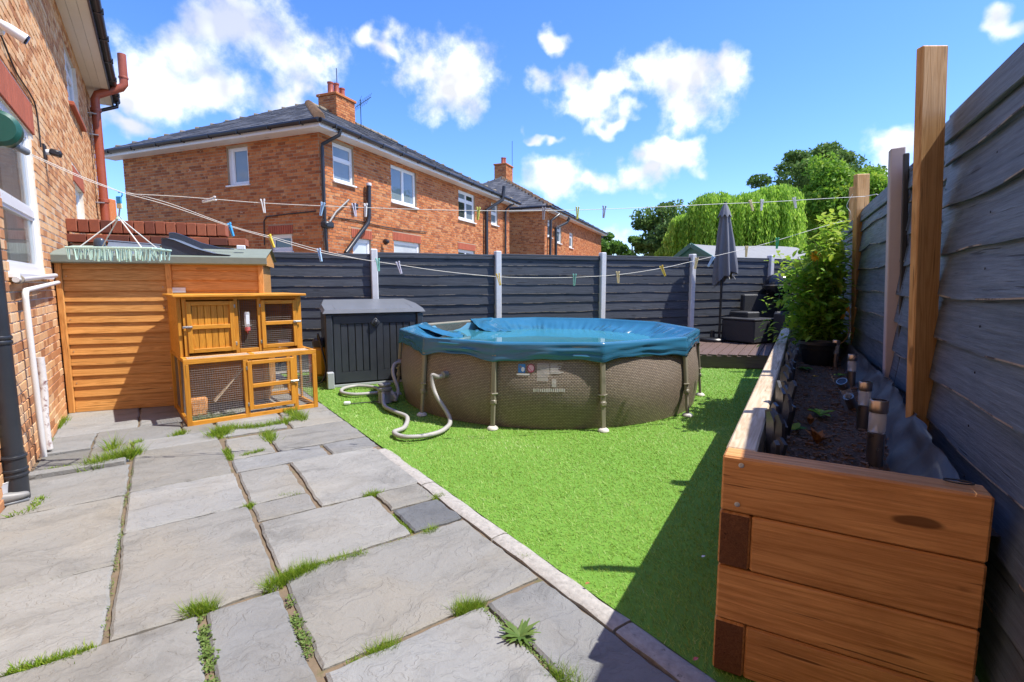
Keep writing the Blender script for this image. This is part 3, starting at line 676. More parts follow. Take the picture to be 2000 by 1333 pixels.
# ---------------------------------------------------------------- things on the house wall
pb = G(34, 975); pb.z = 0
black = thing('drain_pipe', 'thick black drain pipe rising from the patio at the left edge', 'pipe', pb)
MB().tube([pb + Vector((0, 0, -.01)), pb + Vector((0, 0, .30))], .064, 18).build('pipe_socket', MT['soil_pipe'], black, None, True)
MB().tube([pb + Vector((0, 0, .28)), pb + Vector((0, 0, 2.2))], .055, 18).build('pipe_shaft', MT['soil_pipe'], black, None, True)
for z in (.285, .20, .165, 1.02, 1.05): MB().lathe([(.060, -.012), (.071 if z < .5 else .063, -.006), (.071 if z < .5 else .063, .006), (.060, .012)], 18, Matrix.Translation(pb + Vector((0, 0, z)))).build('pipe_ring', MT['soil_pipe'], black, None, True)
def onwall(u, z, off=0.0): return AB(u, -.875 + off, z)
wp = thing('waste_pipe', 'thin white waste pipe running down the brick wall beside the black pipe', 'pipe', onwall(5.35, 0, .05))
MB().tube([onwall(5.28, 1.31, .06), onwall(5.30, 1.335, .06), onwall(6.9, 1.40, .06)], .019, 10).build('horizontal_run', MT['white_pipe'], wp, None, True)
MB().tube([onwall(5.30, 1.335, .06), onwall(5.26, 1.31, .06), onwall(5.25, 1.27, .06), onwall(5.30, .02, .06)], .021, 10).build('vertical_run', MT['white_pipe'], wp, None, True)
op = thing('overflow_pipe', 'short white pipe poking along the wall just under the window', 'pipe', onwall(5.2, 1.415, .05))
MB().tube([onwall(5.05, 1.415, .05), onwall(6.85, 1.47, .05)], .021, 10).build('pipe_run', MT['white_pipe'], op, None, True)
MB().lathe([(.0, -.02), (.034, -.02), (.036, .0), (.028, .02), (0, .02)], 10, frame(onwall(5.15, 1.417, .05), (0, 0, 1), Ad)).build('pipe_collar', MT['raw_edge'], op, None, True)
lp = tag(MB().tube(catmull([onwall(5.62, .78, .05), onwall(5.60, .5, .055), onwall(5.55, .25, .05), onwall(5.52, .02, .06)], 4), .03, 12).build('lagged_pipe', MT['lag'], None, None, True), 'flaking pinkish white pipe stub standing against the bricks', 'pipe')
# security camera
cp = PLN(-12, 52, AB(0, -.875), Bd)
sc = thing('security_camera', 'white bullet security camera at the top left on the brick wall', 'camera', cp)
MB().lathe([(0, 0), (.05, 0), (.055, .01), (.045, .05), (.02, .06), (0, .06)], 16, frame(cp, Vector((0, 0, 1)), Bd)).build('mount', MT['upvc'], sc, None, True)
c1 = PLN(14, 54, AB(0, -.875 + .13), Bd); dr = (Ad * .18 + Bd * .85 + Vector((0, 0, -.48))).normalized()
MB().tube([cp + Bd * .05, cp.lerp(c1, .6) + Vector((0, 0, .03)), c1], .022, 10).build('arm', MT['upvc'], sc, None, True)
MB().tube([c1 - dr * .04, c1 + dr * .005, c1 + dr * .09, c1 + dr * .105], .0, 16, True, [.024, .034, .036, .038]).build('camera_body', MT['upvc'], sc, None, True)
MB().tube([c1 + dr * .10, c1 + dr * .118], .0, 16, True, [.035, .032]).build('lens_cap', MT['bbq'], sc, None, True)
# black wall light
lpz = PLN(84, 297, AB(0, -.875), Bd)
wl = thing('wall_light', 'small black floodlight with white bracket on the left brick wall', 'light', lpz)
MB().cbox((0, .0, 0), (.13, .02, .15), .006, frame(lpz + Bd * .015, Ad)).build('backplate', MT['black_pvc'], wl)
MB().tube([lpz + Bd * .02, lpz + Bd * .06], .03, 10).build('bracket', MT['upvc'], wl, None, True)
MB().cbox((0, 0, 0), (.09, .10, .065), .015, frame(lpz + Bd * .10, Ad, Vector((0, 0, 1)) + Bd * .25)).build('lamp_head', MT['black_pvc'], wl, None, True)
# retractable line reel
rl = PLN(-2, 252, AB(0, -.875 + .15), Bd) - Bd * .15
reel = thing('line_reel', 'dark green retractable washing line reel fixed by the window', 'line reel', rl)
mm = frame(rl + Bd * .14, Ad)
MB().lathe([(0, -.05), (.085, -.05), (.108, -.03), (.108, .03), (.085, .05), (0, .05)], 24, frame(rl + Bd * .15, Vector((0, 0, 1)), Ad)).build('reel_case', MT['reel'], reel, None, True)
MB().tube([rl + Bd * .0, rl + Bd * .10], .05, 12).build('wall_bracket', MT['reel'], reel, None, True)
MB().tube([rl + Bd * .2 + Ad * .04 + Vector((0, 0, -.08)), rl + Bd * .25 + Ad * .12 + Vector((0, 0, -.10))], .022, 10).build('line_guide', MT['lid'], reel, None, True)
# cables
cb = MB().tube(catmull([onwall(4.9, 3.35, .02), onwall(5.6, 3.30, .02), onwall(6.1, 3.18, .02), onwall(6.7, 3.17, .02), onwall(6.95, 3.10, .02), onwall(7.0, 2.75, .02)], 6), .007, 6)
tag(cb.build('loose_cable', MT['cable'], None, None, True), 'loose black cable drooping over the red brick lintel', 'cable')
cb = MB()
q = [(7.3, HZ - .02, .1), (7.5, HZ - .2, .18), (7.75, HZ - .28, .2), (7.9, HZ - .12, .25), (7.6, HZ - .03, .3)]
cb.tube(catmull([onwall(a, z, o) for a, z, o in q], 6), .008, 6); cb.tube(catmull([onwall(a + .1, z + .06, o + .06) for a, z, o in q], 6), .006, 6)
cb.cbox((0, 0, 0), (.16, .09, .07), .01, frame(onwall(7.75, HZ - .05, .26), Ad + Bd * .4))
tag(cb.build('cable_loop', MT['cable'], None, None, True), 'looped cables hanging under the soffit at the top left', 'cable')
# things at the foot of the pipe
ut = thing('garden_shoe', 'grey and white shoe lying in the corner beside the black pipe', 'shoe', G(25, 990))
c = G(14, 985); m = MB()
SHS = Matrix.Diagonal((.72, .72, .72, 1))
prf = [(0, .0, .0), (.01, .030, .034), (.05, .042, .046), (.11, .044, .044), (.18, .048, .036), (.24, .043, .028), (.28, .026, .018), (.29, 0, .006)]
vs = []; fs = []; n = 12
Ms = frame(c + Vector((0, 0, .036)), Bd * .9 + Ad * .25, (0, 0, 1)) @ SHS
for x, w_, h_ in prf: vs += [(x - .14, math.cos(2 * math.pi * k / n) * w_, max(-.04, math.sin(2 * math.pi * k / n) * h_ * 1.3)) for k in range(n)]
for i in range(len(prf) - 1):
    for k in range(n): fs.append((i * n + k, i * n + (k + 1) % n, (i + 1) * n + (k + 1) % n, (i + 1) * n + k))
m.add(vs, fs, Ms); m.build('upper', MT['pump'], ut, None, True)
MB().cbox((0, 0, -.042), (.28, .088, .018), .006, Ms).build('sole', MT['lid'], ut, None, True)
MB().lathe([(.036, 0), (.042, .008), (.034, .014)], 14, Ms @ Matrix.Translation((-.07, 0, .045))).build('collar', MT['red'], ut, None, True)
wb = thing('white_tub', 'white plastic tub half cut off at the left edge beside the pipe', 'tub', G(-12, 985))
MB().lathe([(.0, .0), (.08, .0), (.085, .02), (.10, .13), (.105, .14), (.095, .14), (.08, .02), (0, .015)], 20, Matrix.Translation(G(-14, 985))).build('tub_wall', MT['upvc'], wb, None, True)

# ================================================================ back fence
def waney_mesh(L, W_, seed, mats, segs=12, amp=.012, edge=True, lip=.017):
    """board: x along, y thickness (front -y), z up; wavy lower edge, front leans out at the bottom"""
    rn = random.Random(seed); m = MB(); vs = []; T = .012
    ph = rn.uniform(0, 50)
    for i in range(segs + 1):
        x = L * i / segs
        d = amp * (mnoise.noise(Vector((ph + x * 1.6, seed * 3.1, 0))) * 1.4 + mnoise.noise(Vector((ph + x * 7, seed, 4))) * .5)
        u = .004 * mnoise.noise(Vector((ph + x * 2, 9, seed)))
        vs += [(x, -T - lip, d), (x, -T - lip, d + .0055), (x, -T + u, W_), (x, 0, W_), (x, -lip, d)]
    for i in range(segs):
        a, b = i * 5, i * 5 + 5
        m.mi = 1 if (edge and mnoise.noise(Vector((ph + i * .35, seed * 1.7, 2))) > -.05) else 0
        m.add([], []); base = 0
        m.f.append((a, b, b + 1, a + 1)); m.r.append(.5); m.m.append(m.mi)
        m.mi = 0
        for (p, q) in ((1, 2), (2, 3), (3, 4), (4, 0)):
            m.f.append((a + p, b + p, b + q, a + q)); m.r.append(.5); m.m.append(0)
    m.v = vs
    m.f += [(0, 1, 2, 3, 4), (segs * 5 + 4, segs * 5 + 3, segs * 5 + 2, segs * 5 + 1, segs * 5)]; m.r += [.5, .5]; m.m += [0, 0]
    return m.mesh('fence_board', mats)
def fence_panel(fen, p0, p1, ztop, z0, nb, mat, seed, cap=True):
    p0 = Vector(p0); p1 = Vector(p1); L = (p1 - p0).length; rn = random.Random(seed)
    M = wframe((p0.x, p0.y, 0), p1 - p0); H_ = ztop - .035 - z0; step = H_ / nb
    m = MB(); m.cbox((L / 2, -.006, ztop - .0175), (L, .06, .035), .004); m.cbox((L / 2, -.035, ztop - .062), (L, .018, .045), .003)
    for x in (.02, L - .02): m.cbox((x, .014, (z0 + ztop) / 2), (.04, .02, H_), .003)
    t = m.build('fence_panel', mat, fen, M)
    for k in range(nb):
        w = step + .03 + rn.uniform(-.006, .012)
        me = waney_mesh(L, w, seed * 31 + k, [mat, MT['raw_edge']], 14, .012 if k else .003)
        obj('fence_board', me, t, M @ Matrix.Translation((0, rn.uniform(-.003, .003), z0 + k * step)) @ Matrix.Rotation(rn.uniform(-.004, .004), 4, 'Y'))
    return t
def bfp(t): return BF0 + BFs * t
ptops = {0: D(733, 487, bfp(0).y).z, 1: D(967, 491, bfp(1).y).z, 2: D(1173, 494, bfp(2).y).z, 3: D(1343, 497, bfp(3).y).z, 4: D(1497, 499, bfp(4).y).z, -1: 1.9, 5: 1.98}
bfence = thing('back_fence', 'long dark grey overlap fence with white concrete posts behind the pool', 'fence', BF0)
for t in range(-1, 5):
    a = bfp(t) + BFd * .055; b = bfp(t + 1 if t < 4 else 4.62) - BFd * .055
    zt = (ptops[t] + ptops[t + 1]) / 2 - .055
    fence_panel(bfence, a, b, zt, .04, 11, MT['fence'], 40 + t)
for t in range(0, 5):
    p = bfp(t); m = MB(); M = wframe((p.x, p.y, 0), BFd)
    m.cbox((0, 0, ptops[t] / 2 - .025), (.104, .13, ptops[t] + .05), .012)
    m.build('fence_post', MT['concrete'], bfence, M @ Matrix.Translation((0, -.03, 0)))

# ================================================================ right-hand fence
def ffp(t, off=0.0, z=0.0): return F0 + Fd * t - Fn * off + Vector((0, 0, z))
# walking towards the back along Fd the garden lies on the left: panels run from far to near so that their front faces the garden
RF = [(.725, -3.0, 'near dark blue-grey fence panel filling the right edge above the planter', 2.10), (1.72, .58, 'narrow dark fence strip between the big timber post and the pinkish concrete post', 2.07),
      (4.05, 1.68, 'dark fence panel between the pinkish concrete post and the paired timber posts', 2.10), (6.4, 4.15, 'dark side fence panel half hidden behind the climbing plant', 2.08), (11.0, 6.5, 'farthest dark side fence panel behind the climbing plant and barbecue', 2.04)]
rfence = thing('side_fence', 'tall dark blue-grey overlap fence along the right-hand side of the garden', 'fence', F0)
def right_panel(i, t1, t0, label, zt):
    nb = 11; L = t1 - t0; M = wframe(ffp(t1), -Fd) @ Matrix.Translation((0, .055 if i else 0, 0)); rn = random.Random(90 + i)
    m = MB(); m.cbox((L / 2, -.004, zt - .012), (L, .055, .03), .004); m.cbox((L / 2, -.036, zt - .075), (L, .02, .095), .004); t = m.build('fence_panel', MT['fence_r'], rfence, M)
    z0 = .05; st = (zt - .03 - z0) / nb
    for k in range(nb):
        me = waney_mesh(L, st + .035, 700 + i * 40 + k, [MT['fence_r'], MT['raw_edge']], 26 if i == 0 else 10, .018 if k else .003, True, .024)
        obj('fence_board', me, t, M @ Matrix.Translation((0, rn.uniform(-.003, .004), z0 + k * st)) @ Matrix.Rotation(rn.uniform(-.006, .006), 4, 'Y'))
    return t
nail_me = MB().lathe([(0, 0), (.0045, 0), (.004, .002), (0, .0025)], 7).mesh('nail_head', MT['black_metal'])
for i, (t1, t0, lb, zt) in enumerate(RF):
    pan = right_panel(i, t1, t0, lb, zt)
    if i == 0:
        NM = wframe(ffp(t1), -Fd); rn = random.Random(17); st_n = (zt - .08) / 11
        for k in range(11):
            for x in (.03, .62, 1.22, 1.85):
                obj('nail_head', nail_me, pan, NM @ Matrix.Translation((x + rn.uniform(-.012, .012), -.027, .05 + (k + .5) * st_n + rn.uniform(-.02, .02))) @ Matrix.Rotation(R(90), 4, 'X'))
# timber and concrete posts standing inside the bed
def lean_post(name, pxb, pyb, zb, pxt, pyt, w, d, mat, label, zroot=.3, grp=None, cap=0.0, cat='post', par=None, face=None):
    b = G(pxb, pyb, zb); tpt = D(pxt, pyt, b.y); ax = (tpt - b).normalized(); root = b - ax * ((zb - zroot) / ax.z)
    M = frame(root, ax, face if face else -Fn); L = (tpt - root).length
    m = MB(); m.cbox((L / 2, 0, 0), (L, w, d), .005)
    if cap: m.v = [(x - (cap if (x > L * .9 and y > 0) else 0), y, z) for x, y, z in m.v]
    return tag(m.build(name, mat, par, M, False), label, cat, grp)
lean_post('timber_post', 1795, 862, .68, 1821, 92, .118, .035, MT['post'], 'tallest fresh timber post in the planter, nearest the camera', grp='timber posts in the planter', face=(.12, -.99, 0))
lean_post('timber_post', 1676, 690, .7, 1683, 341, .135, .05, MT['post'], 'timber post with the washing line tied round its top', grp='timber posts in the planter', face=(.12, -.99, 0))
lean_post('timber_post', 1662, 640, .72, 1664, 366, .07, .07, MT['post'], 'slimmer timber post right behind the washing line post', grp='timber posts in the planter')
lean_post('concrete_post', 1738, 770, .66, 1752, 291, .085, .075, MT['concrete_pink'], None, cat=None, par=rfence)
lean_post('metal_strip', 1757, 780, .66, 1770, 300, .03, .03, MT['black_metal'], None, cat=None, par=rfence)

# ================================================================ raised planter
pl = thing('planter', 'brown timber sleeper planter box standing against the right fence', 'planter', SP(1.8, .14))
HS = .2; N0, N1, S0, S1 = -.207, .495, 1.81, 7.72
for k in range(4):
    z = .1 + k * HS; odd = (k % 2 == 1)
    a, b = (N0, N1) if odd else (N0 + .1, N1)
    mt = MT['sleeper']
    o = bar('sleeper', SP(S0 + .05, a + .002, z), SP(S0 + .05, b - .002, z), .1, .196, mt, pl, ch=.007)
    sa = S0 + .1 if odd else S0
    sm = MT['sleeper_top'] if k == 3 else MT['sleeper']
    bar('sleeper', SP(sa + .002, N0 + .05, z), SP(4.75, N0 + .05, z), .1, .196, sm, pl, ch=.007)
    bar('sleeper', SP(4.756, N0 + .05, z), SP(S1, N0 + .05, z), .1, .196, sm, pl, ch=.007)
    if not odd:
        MB().cbox((0, 0, 0), (.004, .088, .184), .001).build('end_grain', MT['sleeper_cut'], pl, frame(SP(S0 - .0005, N0 + .05, z), Pd))
for (px, py) in ((1448, 909), (1440, 985)):
    p = PLN(px, py, SP(S0, 0), Pd); MB().lathe([(0, 0), (.008, 0), (.009, .002), (.005, .003), (0, .002)], 10, frame(p - Pd * .001, (0, 0, 1), -Pd)).build('screw_head', MT['metal'], pl, None, True)
st = MB(); c = G(1872, 945, .802); st.tube(catmull([c + Pn * .035 * math.cos(a) + Pd * .016 * math.sin(a) + Vector((0, 0, .006)) for a in [k * .6 for k in range(11)]], 3), .0022, 6)
st.build('bent_nail', MT['black_metal'], pl, None, True)
# soil
so_ = MB(); ns, nn = 120, 16; vs = []; fs = []
def soilz(s, n): return .655 + .035 * mnoise.noise(Vector((s * 2.2, n * 2.2, 1))) + .02 * mnoise.noise(Vector((s * 8, n * 8, 5))) + .012 * mnoise.noise(Vector((s * 22, n * 22, 8)))
for i in range(ns + 1):
    for j in range(nn + 1):
        s_ = S0 + .1 + (S1 - .1 - S0) * i / ns; n_ = N0 + .1 + (.70 - N0 - .1) * j / nn; p = SP(s_, n_, soilz(s_, n_)); 
        lim = (p - F0).dot(Fn)
        if lim > -.02: p = p - Fn * (lim + .02)
        vs.append(p)
for i in range(ns):
    for j in range(nn): a = i * (nn + 1) + j; fs.append((a, a + 1, a + nn + 2, a + nn + 1))
so_.add(vs, fs); tag(so_.build('soil', MT['soil'], None, None, True), 'dark crumbly compost filling the planter', 'soil', kind='stuff')
cr = MB()
for k in range(3800):
    s_ = S0 + .12 + random.random() ** 1.7 * 4; n_ = random.uniform(N0 + .11, .44); r_ = random.uniform(.003, .009) * (1.7 if random.random() < .07 else 1)
    cr.box((0, 0, 0), (r_ * random.uniform(.8, 3.2), r_, r_ * .8), Matrix.Translation(SP(s_, n_, soilz(s_, n_) + r_ * .3)) @ Matrix.Rotation(random.uniform(0, 6), 4, 'Z') @ Matrix.Rotation(random.uniform(-.6, .6), 4, 'X'))
tag(cr.build('compost_crumbs', MT['crumb']), 'loose bark crumbs and twigs scattered on the compost', 'soil', kind='stuff')
# weed membrane along the fence
mb = MB(); n = 150; m_ = 10; vs = []; fs = []
for i in range(n + 1):
    s_ = S0 + .06 + 4.4 * i / n
    for j in range(m_ + 1):
        t = j / m_; w1_ = .022 * mnoise.noise(Vector((s_ * 3.2, t * 2.0, 3))) + .02 * mnoise.noise(Vector((s_ * 9, t * 3, 7)))
        top = .87 + .05 * mnoise.noise(Vector((s_ * 1.6, 0, 0))) - .11 * max(0, 1 - (s_ - S0) / .8)
        z = .60 + (top - .60) * t ** .8
        nn_ = .33 + .15 * t + w1_
        if t > .8: nn_ -= .03 * (t - .8) * 5; z -= .03 * (t - .8) * 5
        p = SP(s_, nn_, z); lim = (p - F0).dot(Fn)
        if lim > -.055: p = p - Fn * (lim + .055)
        vs.append(p)
for i in range(n):
    for j in range(m_): a = i * (m_ + 1) + j; fs.append((a, a + 1, a + m_ + 2, a + m_ + 1))
mb.add(vs, fs); tag(mb.build('weed_membrane', MT['membrane'], None, None, True, 60), 'crumpled black weed membrane along the fence side of the planter', 'sheet')
# slate-look plastic edging stuck in along the inner left side
ed = thing('slate_edging', 'row of dark slate-look plastic edging leaning inside the planter', 'edging', SP(2.0, N0 + .13, .62))
rn = random.Random(4)
for k in range(52):
    s_ = S0 + .15 + k * .062; h_ = rn.uniform(.14, .245); w_ = rn.uniform(.055, .09)
    m = MB(); m.prism([(-w_ / 2, 0), (w_ / 2, 0), (w_ / 2 * rn.uniform(.75, 1), h_ * rn.uniform(.8, .95)), (w_ * rn.uniform(-.1, .2), h_), (-w_ / 2 * rn.uniform(.7, 1), h_ * rn.uniform(.78, .95))], -.007, .007)
    M = frame(SP(s_, N0 + .125 + rn.uniform(-.004, .012), .63), Pd, Pn) @ Matrix.Rotation(R(0), 4, 'Z')
    M = Matrix.Translation(SP(s_, N0 + .142 + rn.uniform(-.004, .022), .67)) @ Matrix((Pd, Vector((0, 0, 1)), Pn)).transposed().to_4x4() @ Matrix.Rotation(R(rn.uniform(18, 42)), 4, 'Y') @ Matrix.Rotation(rn.uniform(-.22, .22), 4, 'Z') @ Matrix.Rotation(rn.uniform(-.12, .2), 4, 'X')
    m.build('slate_piece', MT['edge_slate'], ed, M)
# ================================================================ garden wall behind the shed
gw0 = AB(8.45, -.875); gwd = BFd; GL = 1.98; GH = 2.20
gwall = thing('garden_wall', 'dark red brick garden wall showing above the shed roof', 'wall', gw0)
GM = wframe(gw0 + Vector((0, 0, 0)), gwd)
m = MB(); m.b2((0, .02, -.05), (GL - .16, .2, GH - .30)); m.build('wall_core', MT['mortar_dark'], gwall, GM)
m = MB()
for r in brick_rects(0, GL - .16, GH - 1.2, GH - .30, [], 8): 
    m.cur = r[4]; brick_box(m, *r)
m.build('brickwork', MT['brick_dark'], gwall, GM @ Matrix.Translation((0, .02, 0)))['kind'] = 'stuff'
def brick_variants(mat, dims, n=6):
    out = []
    for k in range(n):
        q = MB(); q.cur = (k + .5) / n; q.cbox((0, 0, 0), dims, .006); out.append(q.mesh('coping_brick', mat))
    return out
v1 = brick_variants(MT['brick_dark'], (.215, .30, .1)); v2 = brick_variants(MT['brick_dark'], (.108, .23, .16))
k = 0; x = .1
while x < GL - .05: obj('coping_brick', random.choice(v1), gwall, GM @ Matrix.Translation((x, .11 + random.uniform(-.004, .004), GH - .24))); x += .225
x = .06
while x < GL - .24: obj('coping_brick', random.choice(v2), gwall, GM @ Matrix.Translation((x, .11 + random.uniform(-.004, .004), GH - .08 + random.uniform(-.004, .004)))); x += .118

# ================================================================ shed
sl = G(137, 806); sl.z = 0; SA = math.atan2(BFd.y, BFd.x) - R(.5); sx_ = Vector((math.cos(SA), math.sin(SA), 0))
SW, SD, SH, SHB = 1.97, 1.05, 1.655, 1.80
shed = thing('shed', 'honey-brown overlap boarded shed with green felt roof beside the house', 'shed', sl)
SM = wframe(sl, sx_)
nb = 14; st = (SH - .05) / nb
for (x0, x1, sd_) in ((.06, .985, 1), (1.045, SW - .06, 2)):
    for k in range(nb):
        me = waney_mesh(x1 - x0, st + .02, 900 + sd_ * 50 + k, [MT['shed'], MT['shed']], 6, .003, False, .022)
        obj('cladding_board', me, shed, SM @ Matrix.Translation((x0, 0.012, .05 + k * st)))
MB().b2((.03, .02, .0), (SW - .03, SD, SH - .01)).build('shed_body', MT['shed'], shed, SM)
for x in (.03, 1.015, SW - .03): bar('corner_post', SM @ Vector((x, -.018, .0)), SM @ Vector((x, -.018, SH)), .055, .045, MT['shed'], shed, up=sx_.cross(Vector((0, 0, 1))))
bar('base_rail', SM @ Vector((0.06, 0.0, .025)), SM @ Vector((SW - .06, 0.0, .025)), .05, .05, MT['shed'], shed)
m = MB(); ov = .05; zt = SH + .035
m.add([(-ov, -.11, SH - .04), (SW + ov, -.11, SH - .04), (SW + ov, -.11, zt - .005), (-ov, -.11, zt - .005), (-ov, -.095, zt + .006), (SW + ov, -.095, zt + .006), (SW + ov, SD * .55, SHB + .03), (-ov, SD * .55, SHB + .03), (SW + ov, SD + .08, SH + .03), (-ov, SD + .08, SH + .03), (-ov, -.085, SH - .055), (SW + ov, -.085, SH - .055)],
      [(0, 1, 2, 3), (3, 2, 5, 4), (4, 5, 6, 7), (7, 6, 8, 9), (0, 10, 11, 1), (0, 3, 4, 10), (1, 11, 5, 2)])
m.build('felt_roof', MT['felt'], shed, SM)
m = MB(); m.add([(SW + .02, -.08, SH - .05), (SW + .02, SD, SH - .05), (SW + .02, SD, SH + .02), (SW + .02, SD * .55, SHB + .02), (SW + .02, -.08, zt)], [(0, 1, 2, 3, 4)]); m.build('gable_end', MT['shed'], shed, SM)
rn = random.Random(6)
for k in range(nb):
    for x in (.09, .95):
        if rn.random() < .35: MB().lathe([(0, 0), (.006, 0), (.005, .003), (0, .003)], 6, SM @ Matrix.Translation((x, -.02, .09 + k * st)) @ Matrix.Rotation(R(90), 4, 'X')).build('nail_head', MT['metal'], shed)
# paper notice stuck on the shed
pp = PLN(349, 567, SM @ Vector((0, -.03, 0)), SM.col[1].xyz)
tag(MB().cbox((0, 0, 0), (.135, .003, .055), .001).build('notice', MT['paper'], None, Matrix.Translation(pp) @ SM.to_3x3().to_4x4()), 'small white notice stuck on the shed boards above the hutch', 'notice')
# plastic mouldings lying on the shed roof
def roofpt(x, y, dz=0.0): return SM @ Vector((x, y, zt + (SHB + .03 - zt) * min(1, max(0, (y + .1) / (SD * .55 + .1))) + dz))
t = thing('ramp_moulding', 'dark slate-blue plastic ramp moulding lying on the right of the shed roof', 'plastic moulding', roofpt(1.3, .0))
prof = [(0.0, 0.0), (0.0, .175), (.05, .18), (.12, .16), (.32, .07), (.5, .02), (.66, .004), (.66, 0)]
RM = SM @ Matrix.Translation((.98, -.06, zt + .016))
m = MB(); nP = len(prof)
for y0, y1 in ((0.0, .012), (.30, .312)):
    m.add([(x, y0, z + y0 * .30) for x, z in prof] + [(x, y1, z + y1 * .30) for x, z in prof], [tuple(range(nP)), tuple(range(2 * nP - 1, nP - 1, -1))] + [(i, (i + 1) % nP, nP + (i + 1) % nP, nP + i) for i in range(nP)])
m.build('side_cheek', MT['dark_plastic'], t, RM)
m = MB(); q = prof[1:7]; m.add([(x, -.02, z + .004) for x, z in q] + [(x, .30, z + .02) for x, z in q], [(i, i + 1, len(q) + i + 1, len(q) + i) for i in range(len(q) - 1)])
m.build('top_skin', MT['pale_plastic'], t, RM, True)
t = thing('roof_moulding', 'blue-grey curved plastic panel on the middle of the shed roof', 'plastic moulding', roofpt(.6, -.05))
m = MB(); n = 8; q = [(.0 + .17 * math.sin(k / n * 1.3), .16 * (k / n) ** .9) for k in range(n + 1)]
m.add([(.43, -.06 - y * -1.0, .01 + z) for y, z in [(a + .0, b) for a, b in q]] + [(.93, -.14 - y * -1.0, -.03 + z) for y, z in q], [(i, i + 1, n + 2 + i, n + 1 + i) for i in range(n)])
m.build('panel_face', MT['pale_plastic'], t, SM @ Matrix.Translation((0, .05, zt)), True)
MB().tube([(.42, .104, .17), (.94, .024, .13)], .008, 8).build('panel_rim', MT['pale_plastic'], t, SM @ Matrix.Translation((0, .05, zt)), True)
MB().lathe([(.0, .0), (.055, .0), (.055, .10), (.045, .135), (.02, .15), (0, .15)], 16, SM @ Matrix.Translation((.38, .05, zt + .04)) @ Matrix.Diagonal((1, .6, 1, 1))).build('knob_end', MT['dark_plastic'], t, None, True)
MB().add([(-.02, 0, 0), (.36, .0, 0), (.38, .1, .09), (.30, .1, .09)], [(0, 1, 2, 3)]).build('side_wing', MT['dark_plastic'], t, SM @ Matrix.Translation((.13, .0, zt + .015)))
MB().cbox((0, 0, 0), (.09, .06, .05), .006).build('white_block', MT['paper'], t, SM @ Matrix.Translation((1.72, .2, zt + .13)))

# ================================================================ rabbit hutch
hl = G(366, 834); hr = G(621, 795); hl.z = hr.z = 0
hd = (hr - hl).normalized(); HWd = (hr - hl).length; HMx = wframe(hl, hd)
hutch = thing('rabbit_hutch', 'two-storey orange wooden rabbit hutch with a wire run below', 'hutch', hl)
HH, DR, UB, UT, UD = .66, .98, .24, 1.255, .98      # run height, run depth, set-back of upper storey, top, back
def hp(x, y, z): return HMx @ Vector((x, y, z))
def hbar(n, a, b, w=.045, t=.028, up=None, par=None): return bar(n, hp(*a), hp(*b), w, t, MT['hutch'], par or hutch, up or -HMx.col[1].xyz, .003)
def wires(par, a, b, c, step=.021, r=.0011, name='wire_mesh', ok=None):
    """grid of wires in the parallelogram a, a+(b-a), a+(c-a), hutch coordinates"""
    a, b, c = Vector(a), Vector(b), Vector(c); u = b - a; v = c - a; m = MB(); nu = int(u.length / step); nv = int(v.length / step)
    nrm = u.cross(v).normalized() * r
    def strip(p, q, wd):
        wd = wd.normalized() * r
        m.add([p - wd, q - wd, q + nrm * 1.2, p + nrm * 1.2], [(0, 1, 2, 3)]); m.add([p + wd, q + wd, q + nrm * 1.2, p + nrm * 1.2], [(0, 1, 2, 3)])
    for i in range(1, nu): strip(a + u * (i / nu), a + u * (i / nu) + v, u)
    for j in range(1, nv): strip(a + v * (j / nv), a + v * (j / nv) + u, v)
    o = m.build(name, MT['wire'], par, HMx); o['kind'] = 'stuff'; return o
x1, x2 = .43 * HWd, .80 * HWd
# run: front uprights and rails
for x in (.022, x1, x2 + .02, HWd - .022): hbar('upright', (x, 0, 0), (x, 0, HH - .05))
hbar('rail', (.0, 0, HH - .025), (HWd, 0, HH - .025), .05); hbar('rail', (.045, .001, .022), (HWd - .045, .001, .022))
for x in (.022, HWd - .022):
    up = HMx.col[0].xyz
    hbar('upright', (x, DR, 0), (x, DR, HH), .045, .028); hbar('rail', (x, .03, .022), (x, DR - .03, .022), .045, .03, up); hbar('rail', (x, .03, HH - .02), (x, DR - .03, HH - .02), .04, .03, up)
    hbar('upright', (x, DR * .5, .045), (x, DR * .5, HH - .045), .03, .022, up)
hbar('rail', (.04, DR, .022), (HWd - .04, DR, .022)); hbar('rail', (.04, DR, .5), (HWd - .04, DR, .5))
hbar('upright', (HWd * .66, DR, .04), (HWd * .66, DR, .5))
hbar('rail', (HWd * .5, .02, HH - .016), (HWd * .5, UB, HH - .016), .045, .025, (0, 0, 1))
hbar('rail', (.03, UB - .0, HH - .016), (HWd - .03, UB - .0, HH - .016), .04, .025, (0, 0, 1))
wires(hutch, (.05, .008, .045), (x1 - .02, .008, .045), (.05, .008, HH - .05)); wires(hutch, (x2 + .04, .008, .045), (HWd - .04, .008, .045), (x2 + .04, .008, HH - .05))
for x in (.03, HWd - .03): wires(hutch, (x, .03, .045), (x, DR - .02, .045), (x, .03, HH - .04))
wires(hutch, (.04, DR + .005, .04), (HWd - .04, DR + .005, .04), (.04, DR + .005, .52))
wires(hutch, (.05, .02, HH - .008), (HWd * .5 - .02, .02, HH - .008), (.05, UB, HH - .008), .026); wires(hutch, (HWd * .5 + .02, .02, HH - .008), (HWd - .05, .02, HH - .008), (HWd * .5 + .02, UB, HH - .008), .026)
